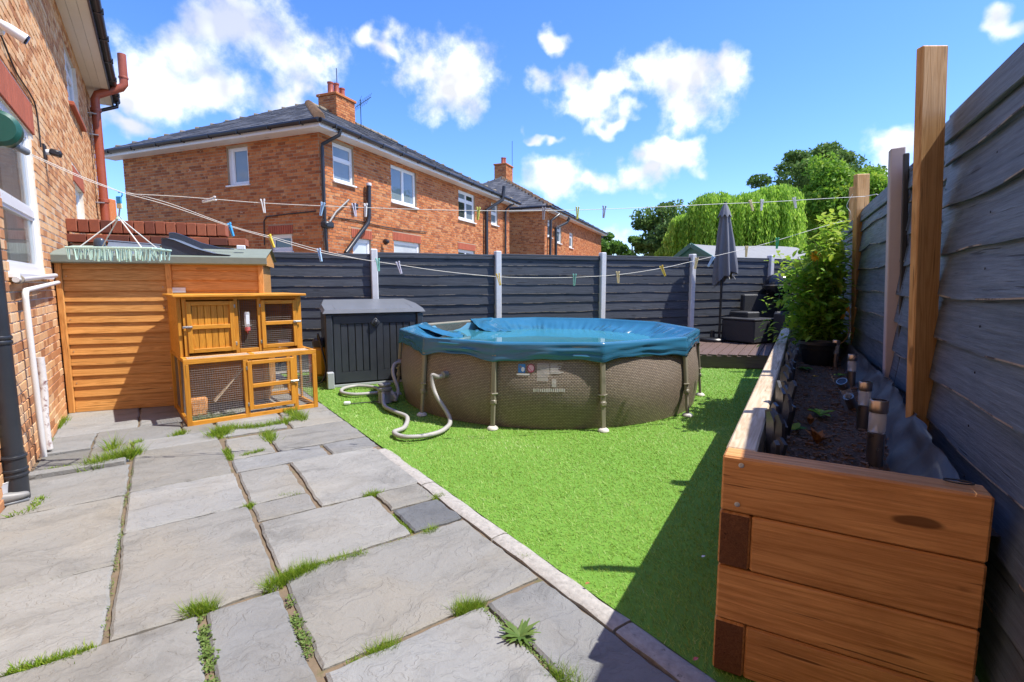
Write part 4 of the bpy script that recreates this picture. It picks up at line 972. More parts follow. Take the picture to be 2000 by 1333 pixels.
# run door
dr_ = hbar('run_door', (x1 + .035, -.014, .08), (x1 + .035, -.014, HH - .065), .04, .026)
for (a, b) in (((x2 - .012, -.014, .08), (x2 - .012, -.014, HH - .065)), ((x1 + .055, -.0135, .10), (x2 - .03, -.0135, .10)), ((x1 + .055, -.0135, HH - .085), (x2 - .03, -.0135, HH - .085)), ((x1 + .055, -.0135, .33), (x2 - .03, -.0135, .33))): hbar('door_rail', a, b, .04, .026, None, dr_)
wires(dr_, (x1 + .05, -.006, .11), (x2 - .03, -.006, .11), (x1 + .05, -.006, HH - .1))
def latch(par, x, y, z):
    return MB().cbox((x, y, z), (.085, .008, .022), .003, HMx).cbox((x + .01, y - .008, z), (.06, .008, .009), .002, HMx).build('latch', MT['metal'], par)
latch(dr_, x2 + .005, -.034, .335)
# ramp, straw and shelter in the run
bar('ramp', hp(.30, .38, .14), hp(.70, .38, .60), .11, .014, MT['sleeper_top'], hutch, up=(-.4, -.3, .8))
m = MB(); m.cbox((.16, .42, .10), (.16, .10, .2), .02, HMx); m.build('shelter_log', MT['sleeper'], hutch, None, True)
P = np.array([[*(hp(random.uniform(.06, .46), random.uniform(.05, .30), 0).xy)] for _ in range(900)])
blades(P, .005, NR.uniform(.015, .06, len(P)), np.full(len(P), .006), NR.uniform(.6, 2.2, len(P)), NR.uniform(0, 1, len(P)), 'greens', MT['straw'], hutch)
P = np.array([[*(hp(random.uniform(.5, 1.0), random.uniform(.25, .6), 0).xy)] for _ in range(300)])
blades(P, .002, NR.uniform(.005, .02, len(P)), np.full(len(P), .006), NR.uniform(.6, 2.2, len(P)), NR.uniform(0, 1, len(P)), 'greens', MT['straw'], hutch)
# upper storey
UX0, UX1 = .01, HWd - .06; uy = UB
m = MB(); m.b2((UX0, UD - .012, HH), (UX1, UD, UT)); m.b2((UX0, uy + .03, HH), (UX0 + .014, UD - .013, UT)); m.b2((UX1 - .014, uy + .03, HH), (UX1, UD - .013, UT)); m.b2((UX0 + .015, uy + .03, HH - .005), (UX1 - .015, UD - .013, HH + .01)); m.b2((UX0 + .44 * HWd, uy + .04, HH + .011), (UX0 + .44 * HWd + .012, UD - .014, UT - .01))
m.build('upper_box', MT['hutch'], hutch, HMx)
ux = [UX0 + .018, UX0 + .06, .42 * HWd, .60 * HWd, UX1 - .06, UX1 - .018]
for x in (ux[0], ux[1], ux[2], ux[3], ux[4] + .012, ux[5]): hbar('upright', (x, uy + (0 if x not in (ux[0], ux[5]) else .02), HH - .0), (x, uy + (0 if x not in (ux[0], ux[5]) else .02), UT - .0), .036)
hbar('rail', (ux[2] + .02, uy + .002, HH + .02), (ux[3] - .02, uy + .002, HH + .02), .04)
hbar('rail', (UX0 + .04, uy + .004, UT - .015), (UX1 - .04, uy + .004, UT - .015), .035, .02)
bar('roof_board', hp(-.03, (uy + UD) / 2 - .03, UT + .012), hp(HWd - .03, (uy + UD) / 2 - .03, UT + .012), UD - uy + .14, .024, MT['hutch'], hutch)
# solid door
d1 = hbar('solid_door', (ux[1] + .035, uy - .016, HH + .03), (ux[1] + .035, uy - .016, UT - .045), .042, .026)
xr = ux[2] - .04
for (a, b) in (((xr, uy - .016, HH + .03), (xr, uy - .016, UT - .045)), ((ux[1] + .056, uy - .0155, HH + .05), (xr - .021, uy - .0155, HH + .05)), ((ux[1] + .056, uy - .0155, UT - .066), (xr - .021, uy - .0155, UT - .066)), ((ux[1] + .056, uy - .0155, HH + .29), (xr - .021, uy - .0155, HH + .29))): hbar('door_rail', a, b, .042, .026, None, d1)
n = 6; w_ = (xr - ux[1] - .07) / n
for k in range(n): hbar('door_plank', (ux[1] + .053 + (k + .5) * w_, uy - .004, HH + .06), (ux[1] + .053 + (k + .5) * w_, uy - .004, UT - .07), w_ - .004, .008, None, d1)
latch(d1, ux[1] + .015, uy - .036, HH + .295)
# mesh door
xa, xb = ux[3] + .035, ux[4] - .02
d2 = hbar('mesh_door', (xa, uy - .016, HH + .03), (xa, uy - .016, UT - .045), .04, .026)
for (a, b) in (((xb, uy - .016, HH + .03), (xb, uy - .016, UT - .045)), ((xa + .02, uy - .0155, HH + .05), (xb - .02, uy - .0155, HH + .05)), ((xa + .02, uy - .0155, UT - .066), (xb - .02, uy - .0155, UT - .066)), ((xa + .02, uy - .0155, HH + .30), (xb - .02, uy - .0155, HH + .30))): hbar('door_rail', a, b, .04, .026, None, d2)
wires(d2, (xa + .01, uy - .006, HH + .06), (xb - .01, uy - .006, HH + .06), (xa + .01, uy - .006, UT - .08)); latch(d2, xb + .02, uy - .036, HH + .305)
wires(hutch, (ux[2] + .015, uy + .006, HH + .03), (ux[3] - .015, uy + .006, HH + .03), (ux[2] + .015, uy + .006, UT - .03))
for (x, z) in ((xr + .028, UT - .1), (xr + .028, HH + .1), (xa - .028, UT - .1), (xa - .028, HH + .1), (x1 + .012, HH - .14), (x1 + .012, .14)): MB().cbox((x, (uy if z > HH else 0) - .018, z), (.016, .006, .035), .002, HMx).build('hinge', MT['metal'], hutch)
m = MB().b2((xb - .16, uy + .08, HH + .012), (xb - .04, uy + .2, HH + .09)); m.build('food_tray', MT['grey_block'], hutch, HMx)
# drinking bottle clipped to the mesh
bp = hp(ux[2] + .10, uy - .025, HH + .22)
bt = thing('drinking_bottle', 'clear drinking bottle with red cap clipped to the hutch mesh', 'bottle', bp)
MB().lathe([(0, .0), (.02, .0), (.026, .02), (.027, .15), (.022, .165), (0, .165)], 14, Matrix.Translation(bp + Vector((0, 0, .045)))).build('bottle_body', MT['lampglass'], bt, None, True)
MB().lathe([(.006, -.02), (.009, .0), (.026, .012), (.027, .04), (.024, .048), (0, .048)], 14, Matrix.Translation(bp)).build('bottle_cap', MT['red'], bt, None, True)
MB().box((0, -.0275, .13), (.03, .001, .10), Matrix.Translation(bp) @ HMx.to_3x3().to_4x4()).build('bottle_label', MT['paper'], bt)
MB().tube([bp + HMx.col[0].xyz * -.05 + Vector((0, 0, .07)), bp - HMx.col[1].xyz * .033 + Vector((0, 0, .055)), bp + HMx.col[0].xyz * .05 + Vector((0, 0, .07))], .0022, 6).build('wire_clip', MT['wire'], bt)

# ================================================================ things between hutch and box
c = G(606, 752); c.z = 0; c = c + Vector((-.05, .25, 0))
rt = thing('red_tool', 'faded red plastic spray can standing behind the hutch', 'can', c)
MB().lathe([(0, 0), (.05, .0), (.055, .02), (.055, .22), (.048, .26), (.055, .27), (.055, .42), (.03, .46), (0, .46)], 14, Matrix.Translation(c)).build('can_body', MT['red'], rt, None, True)
MB().lathe([(.056, .225), (.058, .23), (.058, .25), (.056, .255)], 14, Matrix.Translation(c)).build('can_band', MT['paper'], rt, None, True)
MB().tube([c + Vector((0, -.05, .1)), c + Vector((.0, -.12, .02)), c + Vector((-.05, -.14, .01))], .012, 8).build('can_nozzle', MT['red'], rt, None, True)
c = Vector((-2.72, 7.05, 0))
pw = thing('pressure_washer', 'yellow and black pressure washer squeezed beside the storage box', 'pressure washer', c)
MB().cbox((0, 0, .30), (.20, .24, .42), .05, Matrix.Translation(c)).build('machine_body', MT['yel_plastic'], pw, None, True)
MB().cbox((0, 0, .56), (.16, .2, .14), .04, Matrix.Translation(c)).build('motor_hood', MT['box'], pw, None, True)
for s_ in (-1, 1): MB().lathe([(0, -.02), (.08, -.02), (.085, 0), (.08, .02), (0, .02)], 16, frame(c + Vector((s_ * .12, .04, .085)), (0, 0, 1), (1, 0, 0))).build('wheel', MT['black_pvc'], pw, None, True)
MB().tube(catmull([c + Vector((.02, -.1, .62)), c + Vector((.06, -.2, .7)), c + Vector((.13, -.24, .45)), c + Vector((.17, -.26, .22)), c + Vector((.12, -.3, .06)), c + Vector((.0, -.3, .03))], 6), .013, 8).build('hose', MT['black_pvc'], pw, None, True)

# ================================================================ storage box
bl = G(640, 757); bl.z = 0; bx = (Vector((-1.335, 7.29, 0)) - Vector((-2.50, 6.66, 0))).normalized(); bx = Vector((math.cos(R(26)), math.sin(R(26)), 0))
BX = wframe(bl, bx); BWd, BD_, BHt = 1.33, .80, 1.0
sb = thing('storage_box', 'charcoal plastic garden storage box with pale grey lid', 'storage box', bl)
m = MB(); m.b2((.02, .03, .0), (BWd - .02, BD_, BHt - .02)); m.build('box_body', MT['box'], sb, BX)
m = MB(); q = [(-.03, -.05), (BWd + .03, -.05), (BWd + .03, BD_ * .5), (BWd - .04, BD_ + .02), (.04, BD_ + .02), (-.03, BD_ * .5)]
m.add([(x, y, BHt - .005 + max(0, (y + .05)) * .13) for x, y in q] + [(x + (.03 if x < .6 else -.03), y + (.02 if y < .2 else -.02), BHt + .045 + max(0, (y + .05)) * .13) for x, y in q], [tuple(range(5, -1, -1)), tuple(range(6, 12))] + [(i, (i + 1) % 6, 6 + (i + 1) % 6, 6 + i) for i in range(6)])
lid = m.build('lid', MT['lid'], sb, BX)
for x in (.14, BWd - .14): MB().cbox((0, 0, 0), (.012, BD_ - .06, .006), .002).build('lid_groove', MT['lid'], lid, BX @ Matrix.Translation((x, BD_ / 2 - .02, BHt + .1)) @ Matrix.Rotation(math.atan(.13), 4, 'X'))
for x in (.045, BWd - .045): bar('corner_pillar', BX @ Vector((x, .0, 0)), BX @ Vector((x, .0, BHt - .02)), .09, .06, MT['box'], sb, up=-BX.col[1].xyz, ch=.012)
for s_, (x0, x1_) in enumerate(((.105, BWd / 2 - .006), (BWd / 2 + .006, BWd - .105))):
    m = MB(); w_ = x1_ - x0; y = -.005
    m.b2((x0, y, .05), (x0 + .085, .03, BHt - .05)); m.b2((x1_ - .085, y, .05), (x1_, .03, BHt - .05)); m.b2((x0 + .085, y + .001, BHt - .15), (x1_ - .085, .03, BHt - .05)); m.b2((x0 + .085, y + .001, .05), (x1_ - .085, .03, .19))
    dr2 = m.build('door', MT['box'], sb, BX)
    n = 4; pw_ = (w_ - .17) / n
    for k in range(n): MB().cbox((x0 + .085 + (k + .5) * pw_, .018, (BHt + .04) / 2), (pw_ - .010, .024, BHt - .34), .006).build('door_plank', MT['box'], dr2, BX)
MB().cbox((0, 0, 0), (.095, .03, .095), .012, BX @ Matrix.Translation((BWd / 2 - .01, -.02, BHt - .14)) @ Matrix.Rotation(R(45), 4, 'Y')).build('latch_plate', MT['box'], sb, None, True)
MB().lathe([(0, 0), (.026, 0), (.028, .008), (.015, .016), (0, .014)], 14, BX @ Matrix.Translation((BWd / 2 - .01, -.036, BHt - .14)) @ Matrix.Rotation(R(90), 4, 'X')).build('latch_knob', MT['black_metal'], sb, None, True)
MB().b2((-.01, -.05, .0), (BWd, -.02, .028)).build('base_strip', MT['grey_block'], sb, BX)
c = G(646, 757); tag(MB().cbox((0, 0, .11), (.085, .10, .22), .008).build('grey_block', MT['grey_block'], None, BX @ Matrix.Translation((.03, -.11, .0))), 'small pale grey plastic block at the foot of the storage box', 'block')
# ================================================================ swimming pool
PC = Vector((.46, 6.52, 0)); PR = 1.83; PH = .80
pool = thing('swimming_pool', 'round above-ground pool with brown wicker print and sagging blue cover', 'pool', PC)
legs_px = [(820, 812), (962, 838), (1166, 833), (1320, 808), (1363, 772)]
angs = [math.atan2((G(x, y) - PC).y, (G(x, y) - PC).x) for x, y in legs_px]
LA = [R(-146.5 + 33.0 * k) for k in range(-1, 9)]; 
def arr_angles():
    a = [x for x in angs]; a += [a[-1] + R(36 + 33 * k) for k in range(5)]; a = [x for x in a]; return a
LA = arr_angles(); LA.append(LA[0] - R(34))
LAs = sorted(((a + math.pi) % (2 * math.pi)) for a in LA)
def poly_r(th, r):      # straight top rails between the legs
    t = (th + math.pi) % (2 * math.pi)
    L = LAs + [LAs[0] + 2 * math.pi]; t2 = t if t >= LAs[0] else t + 2 * math.pi
    for i in range(len(LAs)):
        if L[i] <= t2 <= L[i + 1]:
            hb = (L[i + 1] - L[i]) / 2; mid = (L[i] + L[i + 1]) / 2; return r * math.cos(hb) / max(.3, math.cos(t2 - mid)), (t2 - mid) / hb
    return r, 0
# wall
n = 160; rows = 10; m = MB(); vs = []; uvs = []
for j in range(rows + 1):
    t = j / rows; z = PH * t - .0
    for i in range(n):
        th = 2 * math.pi * i / n; rt, q = poly_r(th, PR + .02)
        rr_ = (PR + .05 * math.sin(t * math.pi)) * (1 - t ** 3) + (rt - .01) * t ** 3
        vs.append((rr_ * math.cos(th), rr_ * math.sin(th), z)); uvs.append((th * PR, z))
fs = [(j * n + i, j * n + (i + 1) % n, (j + 1) * n + (i + 1) % n, (j + 1) * n + i) for j in range(rows) for i in range(n)]
m.add(vs, fs); me = m.mesh('pool_wall', MT['wicker'], True); ul = me.uv_layers.new(name='UVMap')
for pol in me.polygons:
    us = [uvs[v] for v in pol.vertices]; mx = max(u for u, _ in us)
    for li, vi in zip(pol.loop_indices, pol.vertices):
        u, w_ = uvs[vi]
        if mx - u > 3: u += 2 * math.pi * PR
        ul.data[li].uv = (u, w_)
pwall = obj('pool_wall', me, pool, Matrix.Translation(PC))
def pp_(th, r, z): return PC + Vector((math.cos(th) * r, math.sin(th) * r, z))
for a in LA:
    o = pp_(a, PR + .10, 0); tp = pp_(a, PR + .035, PH - .02); mid = o.lerp(tp, .33)
    tang = Vector((-math.sin(a), math.cos(a), 0)); rad = Vector((math.cos(a), math.sin(a), 0))
    lg = bar('leg', mid, tp, .05, .035, MT['taupe'], pool, up=rad, ch=.008)
    bar('leg_shaft', o + Vector((0, 0, .01)), mid.lerp(tp, .02), .042, .028, MT['taupe'], lg, up=rad, ch=.006)
    MB().cbox((0, 0, 0), (.05, .058, .05), .01, frame(mid, (tp - o), rad)).build('leg_collar', MT['taupe'], lg, None, True)
    MB().lathe([(.055, 0), (.052, .014), (.034, .028), (0, .03)], 16, Matrix.Translation(o)).build('foot_cap', MT['foot'], lg, None, True)
    MB().tube([o + Vector((0, 0, .34)) - tang * .04 - rad * .035, o + Vector((0, 0, .34)) - rad * .0, o + Vector((0, 0, .34)) + tang * .04 - rad * .035], .01, 6).build('strap', MT['taupe'], lg, None, True)
L_ = sorted(LA)
for i in range(len(L_)):
    a, b = L_[i], L_[(i + 1) % len(L_)] + (2 * math.pi if i == len(L_) - 1 else 0)
    MB().tube([pp_(a, PR + .034, PH - .004), pp_(b, PR + .034, PH - .004)], .024, 10).build('top_rail', MT['taupe'], pool, None, True)
# cover: from the water edge up over the rail and down to the hem
n = 420
def hem(th, q):       # how far the cover hangs
    c_ = abs(q); return .125 + .04 * c_ ** 2 + .012 * math.sin(th * 7.0 + 1) + .006 * math.sin(th * 31)
prof = 26; vs = []; fs = []; skip = set()
for i in range(n):
    th = 2 * math.pi * i / n; rt, q = poly_r(th, PR + .035)
    wr = mnoise.noise(Vector((math.cos(th) * 9, math.sin(th) * 9, 0)))
    for j in range(prof + 1):
        t = j / prof
        if t < .55:
            u = t / .55; r_ = (rt - .55) + .52 * u; 
            z = PH - .175 + (.192) * (u ** 1.7)
            w1_ = mnoise.noise(Vector((th * 16, r_ * 2.0, 3))) + .6 * mnoise.noise(Vector((th * 40, r_ * 3, 8)))
            w2_ = mnoise.noise(Vector((th * 5, r_ * 5, 12)))
            z += .038 * w1_ * math.sin(math.pi * min(1, u * 1.05)) + .03 * w2_ * math.sin(math.pi * u)
            z += .022 * abs(mnoise.noise(Vector((th * 26, u * 1.5, 31)))) * math.sin(math.pi * u)
        elif t < .68:
            u = (t - .55) / .13; an = math.pi * (1 - u); r_ = rt + .0 + .03 * math.cos(an); z = PH + .017 + .022 * math.sin(an) - .004 * u
        else:
            u = (t - .68) / .32; h_ = hem(th, q)
            r_ = rt + .026 + .008 * math.sin(u * math.pi) + .018 * mnoise.noise(Vector((th * 4, u * 4.5, 5))) * math.sin(u * math.pi) + .007 * math.sin(u * 14 + th * 6 + 2 * mnoise.noise(Vector((th * 3, 0, 9)))) * (.5 + mnoise.noise(Vector((th * 2.5, 3, 1)))) + .010 * mnoise.noise(Vector((th * 3 + u * 4, u * 11, 15))) + .007 * abs(mnoise.noise(Vector((th * 5 + u * 9, u * 6, 25)))) + (.012 if u > .9 else 0)
            z = PH + .01 - h_ * u
        vs.append(pp_(th, r_, z))
gap0, gap1 = R(128), R(157)
for i in range(n):
    th = 2 * math.pi * (i + .5) / n; th_ = th if th < math.pi else th - 2 * math.pi
    for j in range(prof):
        if gap0 < th_ < gap1 and j > 4 + 3 * math.sin(th * 20): continue
        k = (i + 1) % n; fs.append((i * (prof + 1) + j, k * (prof + 1) + j, k * (prof + 1) + j + 1, i * (prof + 1) + j + 1))
m = MB(); m.add(vs, fs); cv = m.build('cover', MT['cover'], pool, None, True, 70)
sm_ = cv.modifiers.new('thickness', 'SOLIDIFY'); sm_.thickness = .003
# folds where the cover is pulled aside on the left
for a0, a1 in ((R(158), R(171)), (R(112), R(127))):
    vs = []; fs = []; N1_, N2_ = 22, 18
    for i in range(N1_ + 1):
        for j in range(N2_ + 1):
            u, v = i / N1_, j / N2_; th = a0 + (a1 - a0) * u; rt, q = poly_r(th, PR + .0)
            r_ = rt - .62 + .60 * v; z = PH - .13 + .15 * v ** 1.5 + .04 * math.sin(u * math.pi) * (.4 + .6 * math.sin(v * 2.6)) + .02 * mnoise.noise(Vector((u * 5, v * 5, a0)))
            vs.append(pp_(th + .05 * math.sin(v * 3), r_, z))
    for i in range(N1_):
        for j in range(N2_): a = i * (N2_ + 1) + j; fs.append((a, a + 1, a + N2_ + 2, a + N2_ + 1))
    MB().add(vs, fs).build('cover_fold', MT['cover'], cv, None, True, 70)
# inner liner, water lying on the cover
m = MB(); m.lathe([(PR - .03, PH - .02), (PR - .03, PH - .16)], 80, Matrix.Translation(PC)); m.build('liner', MT['liner'], pool, None, True)
m = MB(); nn_ = 96; vs = [pp_(0, 0, PH - .125)]; 
for k in range(1, 5): vs += [pp_(2 * math.pi * i / nn_, (PR - .05) * k / 4, PH - .125) for i in range(nn_)]
fs = [(0, 1 + i, 1 + (i + 1) % nn_) for i in range(nn_)] + [(1 + k * nn_ + i, 1 + (k + 1) * nn_ + i, 1 + (k + 1) * nn_ + (i + 1) % nn_, 1 + k * nn_ + (i + 1) % nn_) for k in range(3) for i in range(nn_)]
m.add(vs, fs); m.build('water', MT['water'], pool, None, True)
# printed marks on the wall
def on_wall(px, py):
    d = ray(px, py); best = None
    o = CP - PC; R_ = PR + .062; a = d.x ** 2 + d.y ** 2; b = 2 * (o.x * d.x + o.y * d.y); c = o.x ** 2 + o.y ** 2 - R_ ** 2
    t = (-b - math.sqrt(max(0, b * b - 4 * a * c))) / (2 * a); p = CP + d * t; th = math.atan2(p.y - PC.y, p.x - PC.x); return th, p.z
def decal(name, px0, py0, px1, py1, mat, par, off=0.0, shape='rect'):
    th0, z1 = on_wall(px0, py0); th1, z0 = on_wall(px1, py1); m = MB(); N_ = 6
    def wr(th, z): t = z / PH; rt, q = poly_r(th, PR + .02); return (PR + .05 * math.sin(t * math.pi)) * (1 - t ** 3) + (rt - .01) * t ** 3 + .004 + off
    if shape == 'rect':
        vs = []; 
        for i in range(N_ + 1):
            th = th0 + (th1 - th0) * i / N_
            vs += [pp_(th, wr(th, z0), z0), pp_(th, wr(th, z1), z1)]
        m.add(vs, [(2 * i, 2 * i + 2, 2 * i + 3, 2 * i + 1) for i in range(N_)])
    else:
        tc, zc, tr, zr = (th0 + th1) / 2, (z0 + z1) / 2, (th1 - th0) / 2, (z1 - z0) / 2
        ri = shape[1]; k = 20; vs = []
        for i in range(k):
            a = 2 * math.pi * i / k
            for f in (ri, 1.0): th = tc + tr * math.cos(a) * f; z = zc + zr * math.sin(a) * f; vs.append(pp_(th, wr(th, z), z))
        m.add(vs, [(2 * i, 2 * i + 1, 2 * ((i + 1) % k) + 1, 2 * ((i + 1) % k)) for i in range(k)])
    return m.build(name, mat, par)
decal('printed_sign', 1010, 713, 1024, 730, MT['print_blue'], pwall); decal('sign_figure', 1016, 719, 1023, 728, MT['paper'], pwall, .002, ('c', .0)); decal('sign_figure', 1012, 716, 1017, 721, MT['pale_plastic'], pwall, .002, ('c', .0))
decal('prohibition_disc', 1029, 715, 1042, 728, MT['print_pink'], pwall, 0, ('c', 0.0)); decal('prohibition_ring', 1027.5, 713, 1043.5, 730, MT['print_red'], pwall, .002, ('c', .78))
th0, z1 = on_wall(1031, 716); th1, z0 = on_wall(1040, 727)
MB().tube([pp_(th0, PR + .058, z1), pp_(th1, PR + .062, z0)], .004, 5).build('prohibition_bar', MT['print_red'], pwall)
decal('printed_caption', 1007, 731, 1033, 735, MT['print_grey'], pwall)
rn = random.Random(2)
for k in range(15):       # block of small print
    y = 713 + k * 2.25; decal('print_line', 1048, y, 1048 + (25 if k < 11 else 23) + rn.uniform(-1, 1) , y + 1.35, MT['print_grey'], pwall)
    if k < 9: decal('print_line', 1075, y, 1075 + rn.uniform(14, 27), y + 1.1, MT['print_grey'], pwall)
for k in range(6): decal('print_line', 1078, 743 + k * 2.6, 1087, 744.6 + k * 2.6, MT['print_grey'], pwall)
for k in range(15): decal('print_letter', 1041 + k * 4.3, 760.5 + rn.uniform(-.5, .5), 1043.6 + k * 4.3 + rn.uniform(-.5, .5), 767 + rn.uniform(-.6, .4), MT['print_grey'], pwall)
# filter pump and hoses
pc = G(752, 786); pc.z = 0
pump = thing('filter_pump', 'grey pool filter pump standing on the turf beside the pool', 'pump', pc)
MB().lathe([(0, 0), (.085, 0), (.09, .01), (.075, .03), (.072, .14), (.085, .15), (.085, .175), (.06, .19), (.06, .205), (.075, .21), (.07, .225), (0, .23)], 20, Matrix.Translation(pc)).build('pump_body', MT['pump'], pump, None, True)
MB().cbox((.07, .02, .06), (.13, .10, .11), .02, Matrix.Translation(pc)).build('motor_housing', MT['pump'], pump, None, True)
MB().tube(catmull([pc + Vector((-.06, -.05, .02)), pc + Vector((-.2, -.06, .012)), G(684, 791) + Vector((0, 0, .012))], 6), .006, 6).build('power_lead', MT['cable'], pump, None, True)
MB().cbox((0, 0, .02), (.075, .045, .035), .008, Matrix.Translation(G(678, 791)) @ Matrix.Rotation(.2, 4, 'Z')).build('plug', MT['upvc'], pump, None, True)
def hose(label, pts, r=.021, rib=.0022, par=None):
    P_ = catmull(pts, 22); dense = []
    for a, b in zip(P_, P_[1:]):
        k = max(1, int((b - a).length / .007))
        dense += [a.lerp(b, i / k) for i in range(k)]
    m = MB(); m.tube(dense, r, 12, True, [r + (rib if i % 2 else -rib) for i in range(len(dense))])
    return tag(m.build('pool_hose', MT['hose'], None, None, True, 80), label, 'hose', 'grey pool hoses')
ZH = Vector((0, 0, .034))
th, z = on_wall(868, 732); w_in = pp_(th, PR + .03, z)
hose('long grey hose looping from the pump across the turf up to the pool wall', [pc + Vector((.0, -.08, .13)), pc + Vector((.02, -.15, .10)), G(752, 800) + ZH, G(775, 812) + ZH, G(795, 822) + ZH, G(790, 842) + ZH, G(770, 852) + ZH, G(790, 861) + ZH, G(835, 858) + ZH, G(868, 846) + ZH, G(874, 832) + Vector((.02, .02, .07)), pp_(th - .02, PR + .16, .30), pp_(th - .045, PR + .15, .46), pp_(th - .02, PR + .11, z - .02), w_in])
th2, z2 = on_wall(785, 722)
hose('short grey hose bending from the pump to the left side of the pool', [pc + Vector((.06, .02, .14)), pc + Vector((.13, -.02, .06)), G(772, 786) + ZH, G(778, 782) + Vector((0, 0, .12)), pp_(R(-165), PR + .14, .30), pp_(R(-168), PR + .12, .40), pp_(R(-170), PR + .02, .42)])
hose('grey hose lying in a flat loop between storage box and pump', [pc + Vector((-.05, .03, .10)), G(735, 763) + ZH, G(700, 759) + ZH, G(672, 764) + ZH, G(668, 772) + ZH, G(690, 776) + ZH, G(725, 774) + ZH, G(742, 772) + ZH])
for (t_, z_) in ((th, z), (R(-170), .42)): MB().tube([pp_(t_, PR + .01, z_), pp_(t_, PR + .085, z_)], .034, 12).build('hose_inlet', MT['pump'], pool, None, True)

# ================================================================ deck
DZ = .23
dfl, dfr = G(1352, 718), SP(8.0, -.2); dfl.z = 0
dk = thing('deck', 'raised brown composite deck in the far right corner', 'deck', G(1420, 720))
e0 = Vector((2.95, 8.32, 0)); e1 = Vector((4.25, 8.12, 0)); ed_ = (e1 - e0).normalized()
bar('fascia_board', e0 + Vector((-.1, 0, DZ / 2 - .01)), e1 + ed_ * .3 + Vector((0, 0, DZ / 2 - .01)), .022, DZ - .03, MT['deck'], dk)
bdir = Pd; s_ = -1.2; rn = random.Random(5)
while s_ < 2.9:
    p = e0 + ed_ * s_ - bdir * .03 * 0; p.z = DZ - .012
    L = ((BF0 - p).dot(BFn)) / bdir.dot(BFn) if abs(bdir.dot(BFn)) > 1e-3 else 2
    a = p - Vector((ed_.y, -ed_.x, 0)) * 0 ; L = max(.3, abs((p - BF0).dot(BFn) / bdir.dot(BFn)) - .12)
    bar('deck_board', a - bdir * .02, a + bdir * L, .138, .024, MT['deck'], dk, ch=.003); s_ += .148 / abs(ed_.dot(Pn))
MB().prism([((e0 + ed_ * -1.2).x, (e0 + ed_ * -1.2).y + .05), ((e0 + ed_ * 2.5).x, (e0 + ed_ * 2.5).y + .05), (5.6, 10.4), (2.6, 9.6)], .0, DZ - .026).build('deck_frame', MT['black_metal'], dk)
# furniture
def rat_box(name, c, w, d, h, rz, mat, par, z0=DZ, ch=.02): return MB().cbox((0, 0, 0), (w, d, h), ch).build(name, mat, par, Matrix.Translation((c[0], c[1], z0 + h / 2)) @ Matrix.Rotation(rz, 4, 'Z'))
oc = Vector((4.63, 9.55, 0)); orz = R(32)
ot = thing('rattan_ottoman', 'black rattan cube table standing at the front of the deck', 'table', (4.7, 10.0, DZ))
dx_, dy_ = Vector((math.cos(orz), math.sin(orz), 0)), Vector((-math.sin(orz), math.cos(orz), 0)); cc = oc + dx_ * .36 + dy_ * .36
rat_box('table_body', cc, .72, .72, .43, orz, MT['rattan'], ot, DZ + .02); rat_box('table_top', cc, .735, .735, .035, orz, MT['rattan'], ot, DZ + .451, .008)
for i in (-1, 1):
    for j in (-1, 1): q = cc + dx_ * .3 * i + dy_ * .3 * j; rat_box('foot', q, .05, .05, .02, orz, MT['black_metal'], ot, DZ, .004)
sf = thing('rattan_sofa', 'black rattan corner sofa against the back fence behind the planter', 'sofa', (5.5, 10.6, DZ))
sM = wframe((4.98, 10.25, 0), BFd)
def sfp(name, lo, hi, mat, ch=.02): MB().cbox([(a + b) / 2 for a, b in zip(lo, hi)], [b - a for a, b in zip(lo, hi)], ch).build(name, mat, sf, sM)
sfp('backrest', (.06, .38, DZ + .02), (1.5, .50, DZ + .94), MT['rattan']); sfp('seat_base', (0, -.20, DZ + .02), (1.5, .37, DZ + .28), MT['rattan']); sfp('seat_cushion', (.02, -.20, DZ + .285), (1.48, .36, DZ + .40), MT['cushion'], .03)
sfp('arm', (-.34, -.12, DZ + .02), (-.01, .36, DZ + .60), MT['rattan'])
ch_ = thing('rattan_armchair', 'black rattan armchair half hidden behind the plant pot leaves', 'armchair', (5.35, 9.3, DZ))
cM = wframe((5.28, 9.5, 0), BFd)
for nme, lo, hi, mt in (('seat_base', (0, -.3, DZ + .03), (.7, .3, DZ + .3), 'rattan'), ('seat_cushion', (.08, -.3, DZ + .305), (.62, .28, DZ + .42), 'cushion'), ('arm', (-.09, -.32, DZ + .03), (-.005, .32, DZ + .60), 'rattan'), ('arm', (.705, -.32, DZ + .03), (.79, .32, DZ + .60), 'rattan'), ('backrest', (-.005, .305, DZ + .03), (.705, .38, DZ + .62), 'rattan')):
    MB().cbox([(a + b) / 2 for a, b in zip(lo, hi)], [b - a for a, b in zip(lo, hi)], .02).build(nme, MT[mt], ch_, cM)
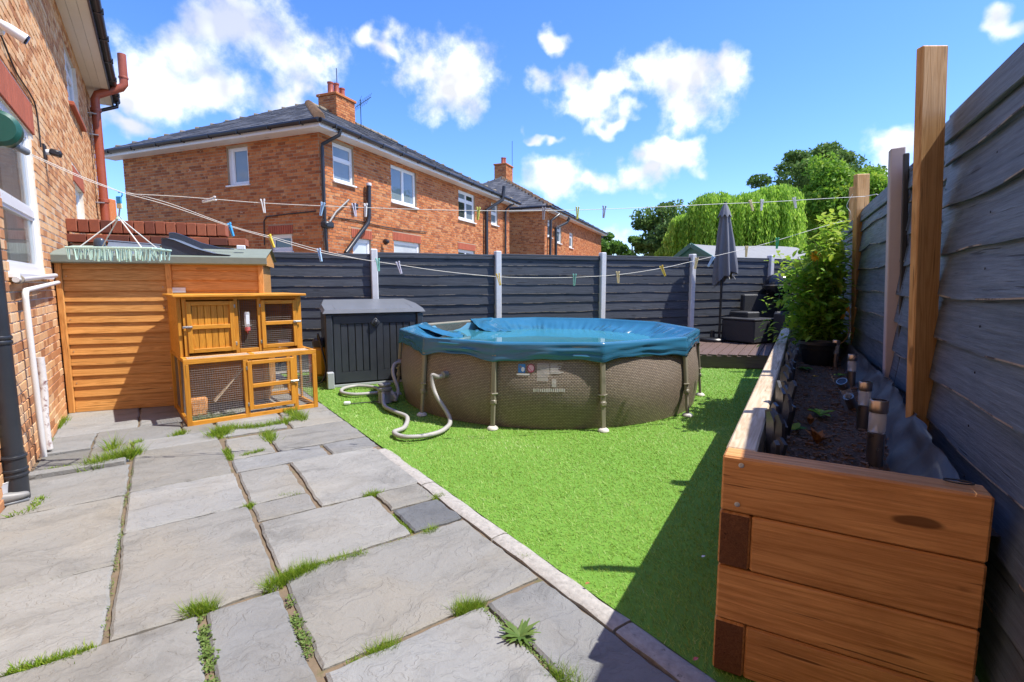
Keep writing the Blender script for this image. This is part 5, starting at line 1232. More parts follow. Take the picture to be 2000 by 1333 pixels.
# parasol, folded
ub = Vector((4.20, 10.12, DZ))
um = thing('closed_parasol', 'closed slate-grey parasol standing on the deck by the fence', 'parasol', ub)
ztop = D(1408, 398, ub.y).z; zlow = D(1408, 545, ub.y).z
MB().tube([ub, ub + Vector((0, 0, ztop - DZ - .1))], .024, 12).build('pole', MT['black_metal'], um, None, True)
n = 72; rows = 26; vs = []; fs = []
for j in range(rows + 1):
    t = j / rows
    for i in range(n):
        a = 2 * math.pi * i / n; f = .5 + .5 * math.cos(a * 8 + 1.3 * math.sin(t * 2))
        base = .05 + .20 * t ** .8 - .03 * t ** 5
        r_ = base * (.72 + .36 * f ** 1.5) + .012 * mnoise.noise(Vector((math.cos(a) * 3, math.sin(a) * 3, t * 3)))
        zz = (ztop - .06) - (ztop - zlow - .06) * t * (1 + .10 * t * math.cos(a - 2.4)) - .05 * t * (f - .5)
        lean = .07 * t
        vs.append((ub.x + r_ * math.cos(a) + lean, ub.y + r_ * math.sin(a), zz))
for j in range(rows):
    for i in range(n): fs.append((j * n + i, j * n + (i + 1) % n, (j + 1) * n + (i + 1) % n, (j + 1) * n + i))
MB().add(vs, fs).build('canopy', MT['parasol'], um, None, True, 80)
vs = []; fs = []
for j, (r_, z) in enumerate(((.03, .02), (.06, -.02), (.10, -.10), (.135, -.19))):
    for i in range(48): a = 2 * math.pi * i / 48; f = .5 + .5 * math.cos(a * 8); vs.append((ub.x + r_ * (.82 + .22 * f) * math.cos(a), ub.y + r_ * (.82 + .22 * f) * math.sin(a), ztop - .03 + z - .02 * f * j))
for j in range(3):
    for i in range(48): fs.append((j * 48 + i, j * 48 + (i + 1) % 48, (j + 1) * 48 + (i + 1) % 48, (j + 1) * 48 + i))
MB().add(vs, fs).build('vent_cap', MT['parasol'], um, None, True, 80)
MB().lathe([(0, .03), (.02, .03), (.028, .01), (.03, -.03), (0, -.03)], 12, Matrix.Translation((ub.x, ub.y, ztop))).build('finial', MT['black_metal'], um, None, True)
MB().lathe([(0, 0), (.26, 0), (.26, .05), (.24, .07), (.05, .08), (.04, .22), (0, .22)], 24, Matrix.Translation(ub - Vector((.12, -.05, 0)))).build('base', MT['black_metal'], um, None, True)
for k in range(8):
    a = 2 * math.pi * k / 8; MB().tube([(ub.x + .07 + .16 * math.cos(a), ub.y + .16 * math.sin(a), zlow + .05), (ub.x + .07 + .20 * math.cos(a), ub.y + .20 * math.sin(a), zlow - .01)], .006, 5).build('rib_tip', MT['foot'], um)
# barbecue
bq = Vector((5.78, 10.85, DZ + .12))
bb = thing('barbecue', 'black lidded kettle barbecue in the far corner behind the sofa', 'barbecue', bq)
Mb = Matrix.Translation(bq) @ Matrix.Rotation(math.atan2(BFd.y, BFd.x), 4, 'Z')
prof = [(math.sin(a), math.cos(a)) for a in [k * math.pi / 20 for k in range(11)]]
def dome(sgn, zc, sx_, sy_, sz_): return MB().lathe([(r * sx_, zc + sgn * z * sz_) for r, z in prof], 28, Mb @ Matrix.Diagonal((1, sy_, 1, 1)))
dome(1, 1.02, .40, .7, .26).build('lid', MT['bbq'], bb, None, True); dome(-1, 1.0, .40, .7, .24).build('bowl', MT['bbq'], bb, None, True)
MB().lathe([(.405, 1.0), (.415, 1.005), (.415, 1.018), (.405, 1.022)], 28, Mb @ Matrix.Diagonal((1, .7, 1, 1))).build('rim', MT['metal'], bb, None, True)
MB().tube([Mb @ Vector((-.12, -.27, 1.12)), Mb @ Vector((-.12, -.33, 1.13)), Mb @ Vector((.12, -.33, 1.13)), Mb @ Vector((.12, -.27, 1.12))], .012, 8).build('handle', MT['metal'], bb, None, True)
for x in (-.22, .22):
    for y in (-.14, .14): MB().tube([Mb @ Vector((x * .8, y, .85)), Mb @ Vector((x * 1.3, y * 1.3, .0))], .014, 8).build('leg', MT['black_metal'], bb, None, True)
for x in (-.12, .0, .12): MB().lathe([(0, 0), (.032, 0), (.03, .025), (0, .03)], 12, Mb @ Matrix.Translation((x, -.24, .88)) @ Matrix.Rotation(R(90), 4, 'X')).build('knob', MT['lid'], bb, None, True)
# ================================================================ neighbouring houses
def slates(m, p00, p10, p01, p11, n_rows, sw, seed):
    """quad roof face: eave p00->p10, top p01->p11 ; slates laid in courses between interpolated ends"""
    p00, p10, p01, p11 = map(Vector, (p00, p10, p01, p11)); rn = random.Random(seed)
    ed = (p10 - p00).normalized(); up = (p01 - p00); up = (up - ed * up.dot(ed)).normalized(); nrm = ed.cross(up).normalized()
    if nrm.z < 0: nrm = -nrm
    def end(t): return p00.lerp(p01, t), p10.lerp(p11, t)
    for k in range(n_rows):
        a0, a1 = end(k / n_rows); b0, b1 = end((k + 1.0) / n_rows)
        A0, A1, B0, B1 = [(q - p00).dot(ed) for q in (a0, a1, b0, b1)]; h0 = (a0 - p00).dot(up); h1 = (b0 - p00).dot(up) + .02
        x = -5 * sw + (k % 2) * sw / 2 + min(A0, B0)
        while x < max(A1, B1):
            l0, r0 = max(x + .004, A0), min(x + sw - .004, A1); l1, r1 = max(x + .004, B0), min(x + sw - .004, B1); x += sw
            if r0 <= l0 and r1 <= l1: continue
            r0 = max(r0, l0); r1 = max(r1, l1); lift = .011 + rn.uniform(-.003, .006); m.cur = rn.random()
            def P3(u, h, n_): return p00 + ed * u + up * h + nrm * n_
            m.add([P3(l0, h0, lift), P3(r0, h0, lift), P3(r1, h1, .003), P3(l1, h1, .003), P3(l0, h0, lift - .009), P3(r0, h0, lift - .009)], [(0, 1, 2, 3), (4, 5, 1, 0)])
def semi(label, c0, dirR, LR, LL, EZ, RZ, wins_r, wins_l, brick=True, seed=1, ridge_trim=1.0, lint_r=(), lint_l=(), chim=None):
    """hipped semi: c0 near corner at ground, dirR along its garden front, dirL along the end wall"""
    dR = Vector(dirR).normalized(); dL = Vector((-dR.y, dR.x, 0))
    h = thing('neighbour_house', label, 'house', c0)
    MR = wframe(c0, dR); ML = wframe(c0 + dL * LL, -dL)
    m = MB(); wall_sheet(m, 0, LR, -.05, EZ, wins_r); hw_ = m.build('garden_wall_face', MT['mortar_dark'] if brick else MT['brick_old'], h, MR)
    m = MB(); wall_sheet(m, 0, LL, -.05, EZ, wins_l); m.build('end_wall_face', MT['mortar_dark'] if brick else MT['brick_old'], h, ML)
    if brick:
        for M_, L_, wn, sd_ in ((MR, LR, list(wins_r) + [l[:4] for l in lint_r], seed), (ML, LL, list(wins_l) + [l[:4] for l in lint_l], seed + 50)):
            q = MB()
            for r in brick_rects(0, L_, 1.3, EZ, wn, sd_, 5): brick_box(q, *r, jit=.004)
            q.build('brickwork', MT['brick_old'], h, M_)['kind'] = 'stuff'
        for l in lint_r: soldier(h, MR, *l[:4], MT['soldier'])
        for l in lint_l: soldier(h, ML, *l[:4], MT['soldier'])
    # roof
    ov = .38; e = [c0 - dR * ov - dL * ov, c0 + dR * (LR + ov) - dL * ov, c0 + dR * (LR + ov) + dL * (LL + ov), c0 - dR * ov + dL * (LL + ov)]
    for p in e: p.z = EZ + .14
    hh = (LL + 2 * ov) / 2; r0 = e[0] + dR * hh + dL * hh; r1 = e[1] - dR * hh + dL * hh; r0.z = r1.z = RZ
    m = MB(); m.add(e + [r0, r1], [(0, 1, 5, 4), (1, 2, 5), (2, 3, 4, 5), (3, 0, 4)]); rf = m.build('roof', MT['slate'], h)
    rows = int((r0 - e[0]).length * .55 / .2)
    m = MB(); slates(m, e[0], e[1], r0, r1, rows, .27, seed + 3); slates(m, e[3], e[0], r0, r0, rows, .27, seed + 4); m.build('slates', MT['slate'], rf)['kind'] = 'stuff'
    def ridge_line(p, q, mat, w=.11):
        L = (q - p).length; n_ = int(L / .42); me = MB().lathe([(w, 0), (w + .008, .01), (w, .40), (w - .005, .415)], 8, None, True).mesh('ridge_tile', mat, True)
        for k in range(n_): obj('ridge_tile', me, rf, frame(p.lerp(q, k / n_) - Vector((0, 0, .02)), Vector((0, 0, 1)), q - p) if abs((q - p).normalized().z) < .95 else None)
    ridge_line(r0, r1, MT['ridge'], .085); ridge_line(e[0] + Vector((0, 0, .03)), r0, MT['hiptile'], .12); ridge_line(e[3], r0, MT['ridge'], .075); ridge_line(e[1], r1, MT['ridge'], .075)
    for si, (p, q) in enumerate(((e[0], e[1]), (e[3], e[0]))):
        d_ = (q - p).normalized(); inn = Vector((-d_.y, d_.x, 0)); z = Vector((0, 0, 1))
        MB().cbox((0, 0, 0), ((q - p).length - .04, .025, .17), .004).build('fascia', MT['upvc'], h, frame((p + q) / 2 + inn * .035 - z * .10, d_))
        MB().cbox((0, 0, 0), ((q - p).length - .05, ov - .03, .018), .003).build('soffit', MT['upvc'], h, frame((p + q) / 2 + inn * (ov / 2 + .03) - z * (.175 + .005 * si), d_))
        MB().tube([p - z * .06 - inn * .03, q - z * .06 - inn * .03], .058, 8).build('gutter', MT['black_pvc'], h, None, True)
        n_ = int((q - p).length / .9)
        for k in range(n_): MB().cbox((0, 0, 0), (.03, .13, .10), .004).build('gutter_bracket', MT['black_pvc'], h, frame(p.lerp(q, (k + .5) / n_) - z * .075 - inn * .03, d_))
    return h, MR, ML, r0, r1, rf, dR, dL
def chimney(par, p, dR, pots, ht=1.05, w=.95, d=.6, ant=True):
    m = MB(); M = wframe(p, dR)
    for r in brick_rects(-w / 2, w / 2, 0, ht, [], 3): brick_box(m, *r)
    c = m.build('chimney', MT['brick_old'], par, M @ Matrix.Translation((0, -d / 2, 0)))
    m = MB(); MS = wframe(p, -Vector((-dR.y, dR.x, 0)))
    for r in brick_rects(-d / 2, d / 2, 0, ht, [], 4): brick_box(m, *r)
    m.build('chimney_side', MT['brick_old'], c, MS @ Matrix.Translation((0, -w / 2, 0)))
    MB().b2((-w / 2 + .003, -d / 2 + .003, -.6), (w / 2 - .003, d / 2 - .003, ht)).build('chimney_core', MT['mortar_dark'], c, M)
    MB().cbox((0, 0, ht + .04), (w + .1, d + .1, .08), .01).build('chimney_cap', MT['brick_old'], c, M)
    for k in range(pots): MB().lathe([(.10, 0), (.12, .02), (.095, .06), (.09, .36), (.105, .37), (.105, .41), (.08, .41), (.075, .1)], 14, M @ Matrix.Translation(((k - (pots - 1) / 2) * .29, 0, ht + .08 + .06 * (k % 2)))).build('chimney_pot', MT['clay'], c, None, True)
    return c, M
EZ_ = 4.98; hc = Vector((D(622, 262, 12.25).x, 12.25, 0)); hdir = Vector((math.sin(R(21.6)), math.cos(R(21.6)), 0))
hdL = Vector((-hdir.y, hdir.x, 0))
def fr(px, py): p = PLN(px, py, hc, Vector((hdir.y, -hdir.x, 0))); return (p - hc).dot(hdir), p.z
def fl(px, py): p = PLN(px, py, hc, hdir); return 7.1 - (p - hc).dot(hdL), p.z
def rect_r(x0, y0, x1, y1): a = fr(x0, y0); b = fr(x1, y1); return (a[0], b[0], b[1], a[1])
w1r = (*[fr(649, 300)[0], fr(688, 300)[0]], fr(668, 360)[1], fr(668, 283)[1] )
def wr(x0, x1, yt, yb): xm = (x0 + x1) / 2; return (fr(x0, yt)[0], fr(x1, yt)[0], fr(xm, yb)[1], fr(xm, yt)[1])
def wl_(x0, x1, yt, yb): xm = (x0 + x1) / 2; return (fl(x0, yt)[0], fl(x1, yt)[0], fl(xm, yb)[1], fl(xm, yt)[1])
WR = [wr(649, 689, 284, 358), wr(763, 812, 329, 400), wr(895, 927, 376, 432), wr(959, 972, 399, 440), wr(689, 724, 467, 560), wr(769, 820, 473, 560), wr(895, 927, 489, 560)]
WR = [(a, b, c, min(d, EZ_ - .06)) for a, b, c, d in WR]
WL = [wl_(442, 483, 288, 362), wl_(528, 570, 458, 491)]; WL = [(a, b, c, min(d, EZ_ - .06)) for a, b, c, d in WL]
lr = [(WR[4][0] - .05, WR[4][1] + .05, WR[4][3], WR[4][3] + .24), (WR[5][0] - .05, WR[5][1] + .05, WR[5][3], WR[5][3] + .24), (WR[6][0] - .05, WR[6][1] + .05, WR[6][3], WR[6][3] + .24)]
ll = [(WL[1][0] - .05, WL[1][1] + .05, WL[1][3], WL[1][3] + .22)]
hA, MRA, MLA, r0, r1, rfA, dRA, dLA = semi('large weathered brick semi-detached house with hipped slate roof behind the fence', hc, hdir, 12.0, 7.1, EZ_, 7.18, WR, WL, True, 21, lint_r=lr, lint_l=ll)
def mid(w): return (w[0] + w[1]) / 2
window(hA, MRA, *WR[0], trans=(WR[0][2] + (WR[0][3] - WR[0][2]) * .60,), pane='pane', fw=.06)
window(hA, MRA, *WR[1], cols=(mid(WR[1]),), pane='pane', fw=.07); window(hA, MRA, *WR[2], cols=(mid(WR[2]),), trans=(WR[2][2] + (WR[2][3] - WR[2][2]) * .68,), pane=('pane_dark', 'pane'), fw=.08)
window(hA, MRA, *WR[3], trans=(WR[3][2] + (WR[3][3] - WR[3][2]) * .55,), pane='pane', fw=.07)
window(hA, MRA, *WR[4], pane='pane_white', fw=.07, sill=False); window(hA, MRA, *WR[5], pane='pane_white', fw=.08, sill=False); window(hA, MRA, *WR[6], cols=(mid(WR[6]),), pane='pane_dark', fw=.08, sill=False)
window(hA, MLA, *WL[0], cols=(WL[0][0] + .14,), pane='pane', fw=.06); window(hA, MLA, *WL[1], pane='pane_dark', fw=.07)
chA, CMA = chimney(rfA, r0 + dRA * 1.35 - Vector((0, 0, .42)), dRA, 3, .92, .95, .75)
def aerial(par, p, h_, yagi, seed):
    m = MB(); m.tube([p, p + Vector((0, 0, h_))], .014, 6)
    if yagi:
        q = p + Vector((0, 0, h_ * .85)); d_ = Vector((.5, -.4, .1)); m.tube([q - d_ * .5, q + d_], .01, 5)
        for k in range(7): e_ = q - d_ * .4 + d_ * (k * .2); s_ = Vector((.1, .12, .28)) * (.8 if k else 1.6); m.tube([e_ - s_, e_ + s_], .006, 4)
    return m.build('aerial', MT['black_metal'], par)
aerial(chA, r0 + dRA * 1.75 + dLA * .3 + Vector((0, 0, .6)), 1.15, False, 1); aerial(chA, r0 + dRA * 2.5 - dLA * .1 - Vector((0, 0, .2)), 1.1, True, 2)
# pipes on the garden face
def fp(px, py, off=.1): u, z = fr(px, py); return MRA @ Vector((u, -off, z))
def pipe(par, pts, r=.045, name='downpipe', mat='black_pvc'): return MB().tube(pts, r, 10).build(name, MT[mat], par, None, True)
p1_ = pipe(hA, [fp(638, 258, .42), fp(636, 268, .40), fp(624, 283, .08), fp(624, 290, .08), fp(629, 435, .08), fp(634, 500, .08)], .042)
MB().cbox((0, 0, 0), (.30, .2, .16), .05).build('hopper', MT['black_pvc'], p1_, wframe(fp(633, 440, .1), hdir), True)
pipe(hA, [fp(635, 436, .12), fp(652, 415, .06), fp(678, 391, .05)], .026, 'waste_pipe', 'pump')
p2_ = pipe(hA, [fp(713, 362, .12), fp(713, 425, .12), fp(711, 437, .12), fp(668, 495, .12)], .062, 'soil_vent'); MB().lathe([(.07, 0), (.075, .02), (.07, .07), (0, .08)], 12, Matrix.Translation(fp(713, 364, .12))).build('vent_cap', MT['paper'], p2_, None, True)
MB().cbox((0, 0, 0), (.14, .14, .16), .03).build('pipe_elbow', MT['black_pvc'], hA, wframe(fp(690, 404, .06), hdir))
p3_ = pipe(hA, [fp(963, 366, .50), fp(962, 392, .45), fp(945, 411, .12), fp(945, 500, .12)], .075)
pipe(hA, [fp(989, 399, .35), fp(986, 404, .2), fp(983, 412, .1), fp(983, 500, .1)], .05)
pipe(hA, catmull([fp(640, 424, .03), fp(700, 432, .03), fp(760, 446, .03), fp(832, 454, .03)], 3), .012, 'wall_cable', 'cable')
pl_ = lambda px, py: MLA @ Vector((fl(px, py)[0], -.025, fl(px, py)[1]))
pipe(hA, [pl_(518, 480), pl_(517, 432), pl_(522, 424), pl_(560, 419), pl_(618, 413)], .014, 'wall_cable', 'cable')
q_ = fp(748, 473, .08); MB().lathe([(0, 0), (.09, .03), (.05, .16), (0, .18)], 12, frame(q_, (0, 0, 1), Vector((.6, -.7, -.3)))).build('wall_lamp', MT['black_pvc'], hA, None, True)
# second house further along the row
hB0 = Vector((D(1064, 416, 25.0).x, 25.0, 0))
def frB(px, py): p = PLN(px, py, hB0, Vector((hdir.y, -hdir.x, 0))); return (p - hB0).dot(hdir), p.z
def wB(x0, x1, yt, yb): xm = (x0 + x1) / 2; return (frB(x0, yt)[0], frB(x1, yt)[0], frB(xm, yb)[1], frB(xm, yt)[1])
WB = [wB(1069.5, 1078, 430, 464), wB(1088, 1096.5, 440, 476), wB(1112, 1119, 455, 485)]; EB = 5.0
WB = [(a, b, c, min(d, EB - .1)) for a, b, c, d in WB]
hB, MRB, MLB, rb0, rb1, rfB, _, _ = semi('second brick house with slate roof and chimney further down the row', hB0, hdir, 13.5, 8.0, EB, 7.6, WB, [], True, 33)
for w_ in WB: window(hB, MRB, *w_, trans=((w_[2] + w_[3]) / 2 + .2,), pane='pane', fw=.09)
chB, _ = chimney(rfB, rb0 + hdir * .9 + hdL * .2 - Vector((0, 0, .3)), hdir, 2, 1.1, 1.05, .75)
aerial(chB, rb0 + hdir * 1.8 + Vector((0, 0, .2)), 2.3, False, 3)
def fpB(px, py, off=.15): u, z = frB(px, py); return MRB @ Vector((u, -off, z))
pipe(hB, [fpB(1077, 420, .4), fpB(1070, 432, .15), fpB(1069, 500)], .07); pipe(hB, [fpB(1094, 427, .5), fpB(1093, 436, .4), fpB(1080, 446), fpB(1080, 500)], .075)
m = MB(); a, z_ = frB(1106, 487); m.add([(a, -.0, 2.75), (a + 7, 0, 2.75), (a + 7, -1.1, 2.2), (a, -1.1, 2.2), (a, 0, 0), (a, -1.1, 0), (a + 7, -1.1, 0)], [(0, 1, 2, 3), (0, 3, 5, 4), (3, 2, 6, 5)]); m.build('lean_to', MT['brick_old'], hB, MRB)
# third house, tiny at the end of the row
hC0 = Vector((D(1136, 458, 44).x, 44, 0))
hC, MRC, MLC, rc0, rc1, rfC, _, _ = semi('distant brick house at the far end of the row beside the trees', hC0, hdir, 9, 8, 5.2, 7.0, [(2.5, 4.2, 2.6, 4.4)], [], False, 44)
window(hC, MRC, 2.5, 4.2, 2.6, 4.4, pane='pane', fw=.12); pipe(hC, [MRC @ Vector((6.5, -.6, 6.2)), MRC @ Vector((6.3, -.2, 5.2)), MRC @ Vector((5.6, -.1, 4.3)), MRC @ Vector((5.6, -.1, 0))], .10)
# far roof seen between own house and neighbour
m = MB(); hq = Vector((-26.5, 30, 0)); zq = D(225, 425, 30).z
fh = thing('far_house', 'grey roof of a far house glimpsed between the two brick houses on the left', 'house', hq)
MB().b2((-6, 0, 0), (8, 7, zq - .4)).build('wall', MT['brick_old'], fh, Matrix.Translation(hq)); MB().add([(-6.5, -.4, zq - 1.6), (8.5, -.4, zq - 1.9), (8.5, 3.5, zq - .1), (-6.5, 3.5, zq + .6), (8.5, 7.4, zq - 1.6), (-6.5, 7.4, zq - 1.6)], [(0, 1, 2, 3), (3, 2, 4, 5)]).build('roof', MT['felt_grey'], fh, Matrix.Translation(hq))
MB().cbox((0, 0, 0), (.9, .6, 1.6), .05).build('chimney', MT['brick_old'], fh, Matrix.Translation(Vector((D(207, 400, 33).x, 33, D(207, 405, 33).z - .3))))

# ================================================================ summerhouse beyond the back fence
g0 = D(1352, 477, 15.0)
sh_ = thing('summerhouse', 'green trimmed summerhouse with grey felt roof behind the back fence', 'summerhouse', (g0.x + 2, 16, 0))
ax_ = Vector((.93, .36, 0)).normalized(); ay_ = Vector((-ax_.y, ax_.x, 0)); g1 = g0 + ax_ * 4.2; W2 = 1.35; dz_ = .62
def gp(t, s_, dz=0): q = g0.lerp(g1, t) + ay_ * (s_ * W2); q.z = g0.z - dz_ * abs(s_) + dz; return q
m = MB(); n = 8
vs = []; 
for i in range(n + 1):
    for s_ in (-1, 0, 1): vs.append(gp(i / n, s_, .0 - .03 * math.sin(i / n * 6)))
m.add(vs, [(i * 3 + j, i * 3 + j + 3, i * 3 + j + 4, i * 3 + j + 1) for i in range(n) for j in range(2)]); rq = m.build('roof', MT['felt_grey'], sh_); so2 = rq.modifiers.new('t', 'SOLIDIFY'); so2.thickness = .05
for s_ in (-1, 1): bar('bargeboard', gp(0, 0, -.03) - ax_ * .05, gp(0, s_ * 1.05, -.05) - ax_ * .05, .03, .12, MT['green_paint'], sh_)
m = MB(); lo = [gp(0, -.9), gp(0, .9)]; m.add([gp(.01, 0, -.05), gp(.01, -.92, -.05), Vector((gp(.01, -.92).x, gp(.01, -.92).y, 0)), Vector((gp(.01, .92).x, gp(.01, .92).y, 0)), gp(.01, .92, -.05)], [(0, 1, 2, 3, 4)])
m.add([gp(.01, -.92, -.05), gp(.99, -.92, -.05), Vector((gp(.99, -.92).x, gp(.99, -.92).y, 0)), Vector((gp(.01, -.92).x, gp(.01, -.92).y, 0))], [(0, 1, 2, 3)]); m.build('wall', MT['green_paint'], sh_)

# ================================================================ trees
def leafset(name, centers, size, mat, parent, rnd, up=.35, rg=None):
    """many small two-triangle leaves"""
    rg = rg or NR; C_ = np.asarray(centers, dtype=np.float64); n = len(C_)
    a = rg.normal(0, 1, (n, 3)); a /= np.linalg.norm(a, axis=1)[:, None]; b = rg.normal(0, 1, (n, 3)); b[:, 2] += up; b -= a * (a * b).sum(1)[:, None]; b /= np.linalg.norm(b, axis=1)[:, None] + 1e-9
    s = (size if np.ndim(size) else np.full(n, size)) * rg.uniform(.6, 1.3, n)
    V = np.stack([C_ - a * s[:, None], C_ - b * (s * .42)[:, None], C_ + a * s[:, None], C_ + b * (s * .42)[:, None]], 1).reshape(-1, 3)
    me = bpy.data.meshes.new(name); me.vertices.add(4 * n); me.vertices.foreach_set('co', V.ravel().astype(np.float32)); me.loops.add(4 * n); me.loops.foreach_set('vertex_index', np.arange(4 * n, dtype=np.int32))
    me.polygons.add(n); me.polygons.foreach_set('loop_start', np.arange(0, 4 * n, 4, dtype=np.int32))
    at = me.attributes.new('rnd', 'FLOAT', 'FACE'); at.data.foreach_set('value', np.clip(rnd, 0, 1).astype(np.float32)); me.materials.append(mat); me.update(calc_edges=True)
    return put(bpy.data.objects.new(name, me), parent)
def tree(label, base, H_, rx, zlow, mat, n, leaf, seed, blobs=44, trunk=.2, flat=.75, shell=.25, sizes=(.14, .18, .24, .32, .42), group='trees beyond the garden'):
    rg = np.random.default_rng(seed); rn = random.Random(seed); base = Vector(base)
    t = thing('tree', label, 'tree', base, 0, group)
    zc = (H_ + zlow) / 2; hz = (H_ - zlow) / 2; m = MB(); cs = []
    m.tube([base, base + Vector((.1, 0, zlow)), base + Vector((0, 0, zc + hz * .4))], trunk, 8, True, [trunk, trunk * .75, trunk * .2])
    for k in range(blobs):
        for _ in range(40):
            v = Vector((rn.uniform(-1, 1), rn.uniform(-1, 1), rn.uniform(-1, 1)))
            if .3 < v.length < 1.02: break
        c = base + Vector((v.x * rx * .85, v.y * rx * .85, zc + v.z * hz * .82)); cs.append((c, rn.choice(sizes) * rn.uniform(.85, 1.15) * min(rx, hz)))
        if k % 2 == 0: m.tube([base + Vector((0, 0, max(zlow * .9, zc - hz * .7))), (base + Vector((0, 0, zc))).lerp(c, .5), c], trunk * .3, 5, False, [trunk * .35, trunk * .2, trunk * .07])
    m.build('trunk', MT['bark'], t, None, True)
    pts = []; rr_ = []; per = n // blobs
    for c, r in cs:
        d = rg.normal(0, 1, (per, 3)); d /= np.linalg.norm(d, axis=1)[:, None]
        rad = r * (shell + (1.1 - shell) * rg.uniform(0, 1, per) ** .5); P = np.array(c) + d * rad[:, None] * np.array([1.15, 1.15, flat]); pts.append(P)
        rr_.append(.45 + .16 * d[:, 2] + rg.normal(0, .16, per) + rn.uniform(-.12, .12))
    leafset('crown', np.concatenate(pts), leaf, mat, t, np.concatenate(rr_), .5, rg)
    return t
def at(px, py, Y): return D(px, py, Y)
def tr(label, pxc, pyt, pyb, Y, hw, mat, n, leaf, seed, **k):
    top = D(pxc, pyt, Y); zl = max(1.0, D(pxc, pyb, Y).z); return tree(label, (top.x, Y, 0), top.z, hw / FPX * Y, zl, MT[mat], n, leaf, seed, **k)
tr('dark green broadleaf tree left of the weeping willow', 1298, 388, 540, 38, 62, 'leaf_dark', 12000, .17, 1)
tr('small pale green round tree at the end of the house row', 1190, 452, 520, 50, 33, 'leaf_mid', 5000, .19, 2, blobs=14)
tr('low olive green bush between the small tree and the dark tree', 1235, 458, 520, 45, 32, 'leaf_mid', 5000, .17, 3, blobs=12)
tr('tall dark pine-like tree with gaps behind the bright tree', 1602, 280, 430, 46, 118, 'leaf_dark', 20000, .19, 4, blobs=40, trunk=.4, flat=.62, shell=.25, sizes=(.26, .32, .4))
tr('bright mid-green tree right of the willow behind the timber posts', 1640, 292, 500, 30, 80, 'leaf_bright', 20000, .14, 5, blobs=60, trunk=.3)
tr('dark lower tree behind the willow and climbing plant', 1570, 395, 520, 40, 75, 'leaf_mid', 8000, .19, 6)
# weeping willow
wb_ = D(1440, 500, 29); wb_ = Vector((wb_.x, 29, 0)); wt = thing('willow_tree', 'bright yellow-green weeping willow with trailing branches behind the summerhouse', 'tree', wb_, 0, 'trees beyond the garden')
rg = np.random.default_rng(9); rn = random.Random(9); pts = []; rv = []; m = MB()
m.tube([wb_, wb_ + Vector((.1, 0, 2)), wb_ + Vector((0, .1, 4.2))], .3, 8, True, [.36, .28, .2])
lobes = [(1515, 366, 42), (1450, 392, 55), (1395, 382, 42), (1335, 440, 34), (1532, 400, 30), (1475, 378, 40), (1305, 470, 22), (1360, 415, 40), (1420, 430, 50), (1490, 420, 50)] + [(rn.uniform(1310, 1550), rn.uniform(385, 470), rn.uniform(10, 24)) for _ in range(16)] + [(1500, 352, 16), (1530, 360, 14), (1400, 372, 14), (1375, 385, 13), (1462, 366, 13)]
for (lx, ly, lw_) in lobes:
    c = D(lx, ly + 22, 29 + rn.uniform(-1.6, 1.6)); r = lw_ / FPX * 29
    m.tube([wb_ + Vector((0, .1, 3.6)), (wb_ + Vector((0, 0, 4.0))).lerp(c, .6) + Vector((0, 0, .5)), c], .1, 6, False, [.16, .1, .05])
    for k in range(int(230 * r)):
        a = rn.uniform(0, 2 * math.pi); q = rn.uniform(0, 1) ** .5; st_ = c + Vector((math.cos(a) * r * q, math.sin(a) * r * q, .62 * r * math.sqrt(max(0, 1 - q * q)) * rn.uniform(.75, 1.05)))
        L = rn.uniform(.9, 3.6) * (.6 + q * .8); out = Vector((math.cos(a), math.sin(a), 0)) * rn.uniform(.05, .35) * (.3 + q); tint = rn.uniform(-.36, .34)
        nl = int(L * 12) + 5
        for i in range(nl):
            t = i / nl; p = st_ + out * (1 - (1 - t) ** 2) + Vector((0, 0, .18 * math.sin(t * 3.1) - L * t ** 1.35)); p += Vector((rn.gauss(0, .05), rn.gauss(0, .05), rn.gauss(0, .04)))
            if p.z > .8: pts.append(p); rv.append(.5 + tint + rn.gauss(0, .14) - .12 * t)
m.build('trunk', MT['bark'], wt, None, True)
pts = np.array([tuple(p) for p in pts]); n = len(pts); sl_ = rg.uniform(.10, .26, n); az = rg.uniform(0, 6.28, n); dv = np.column_stack([np.cos(az) * .35, np.sin(az) * .35, -np.ones(n)]); wv_ = np.column_stack([-np.sin(az), np.cos(az), np.zeros(n)])
V = np.stack([pts, pts + dv * (sl_ * .5)[:, None] + wv_ * (sl_ * .16)[:, None], pts + dv * sl_[:, None], pts + dv * (sl_ * .5)[:, None] - wv_ * (sl_ * .16)[:, None]], 1).reshape(-1, 3)
me = bpy.data.meshes.new('trailing_leaves'); me.vertices.add(4 * n); me.vertices.foreach_set('co', V.ravel().astype(np.float32)); me.loops.add(4 * n); me.loops.foreach_set('vertex_index', np.arange(4 * n, dtype=np.int32)); me.polygons.add(n); me.polygons.foreach_set('loop_start', np.arange(0, 4 * n, 4, dtype=np.int32))
a_ = me.attributes.new('rnd', 'FLOAT', 'FACE'); a_.data.foreach_set('value', np.clip(np.array(rv), 0, 1).astype(np.float32)); me.materials.append(MT['willow']); me.update(calc_edges=True); obj('trailing_leaves', me, wt)
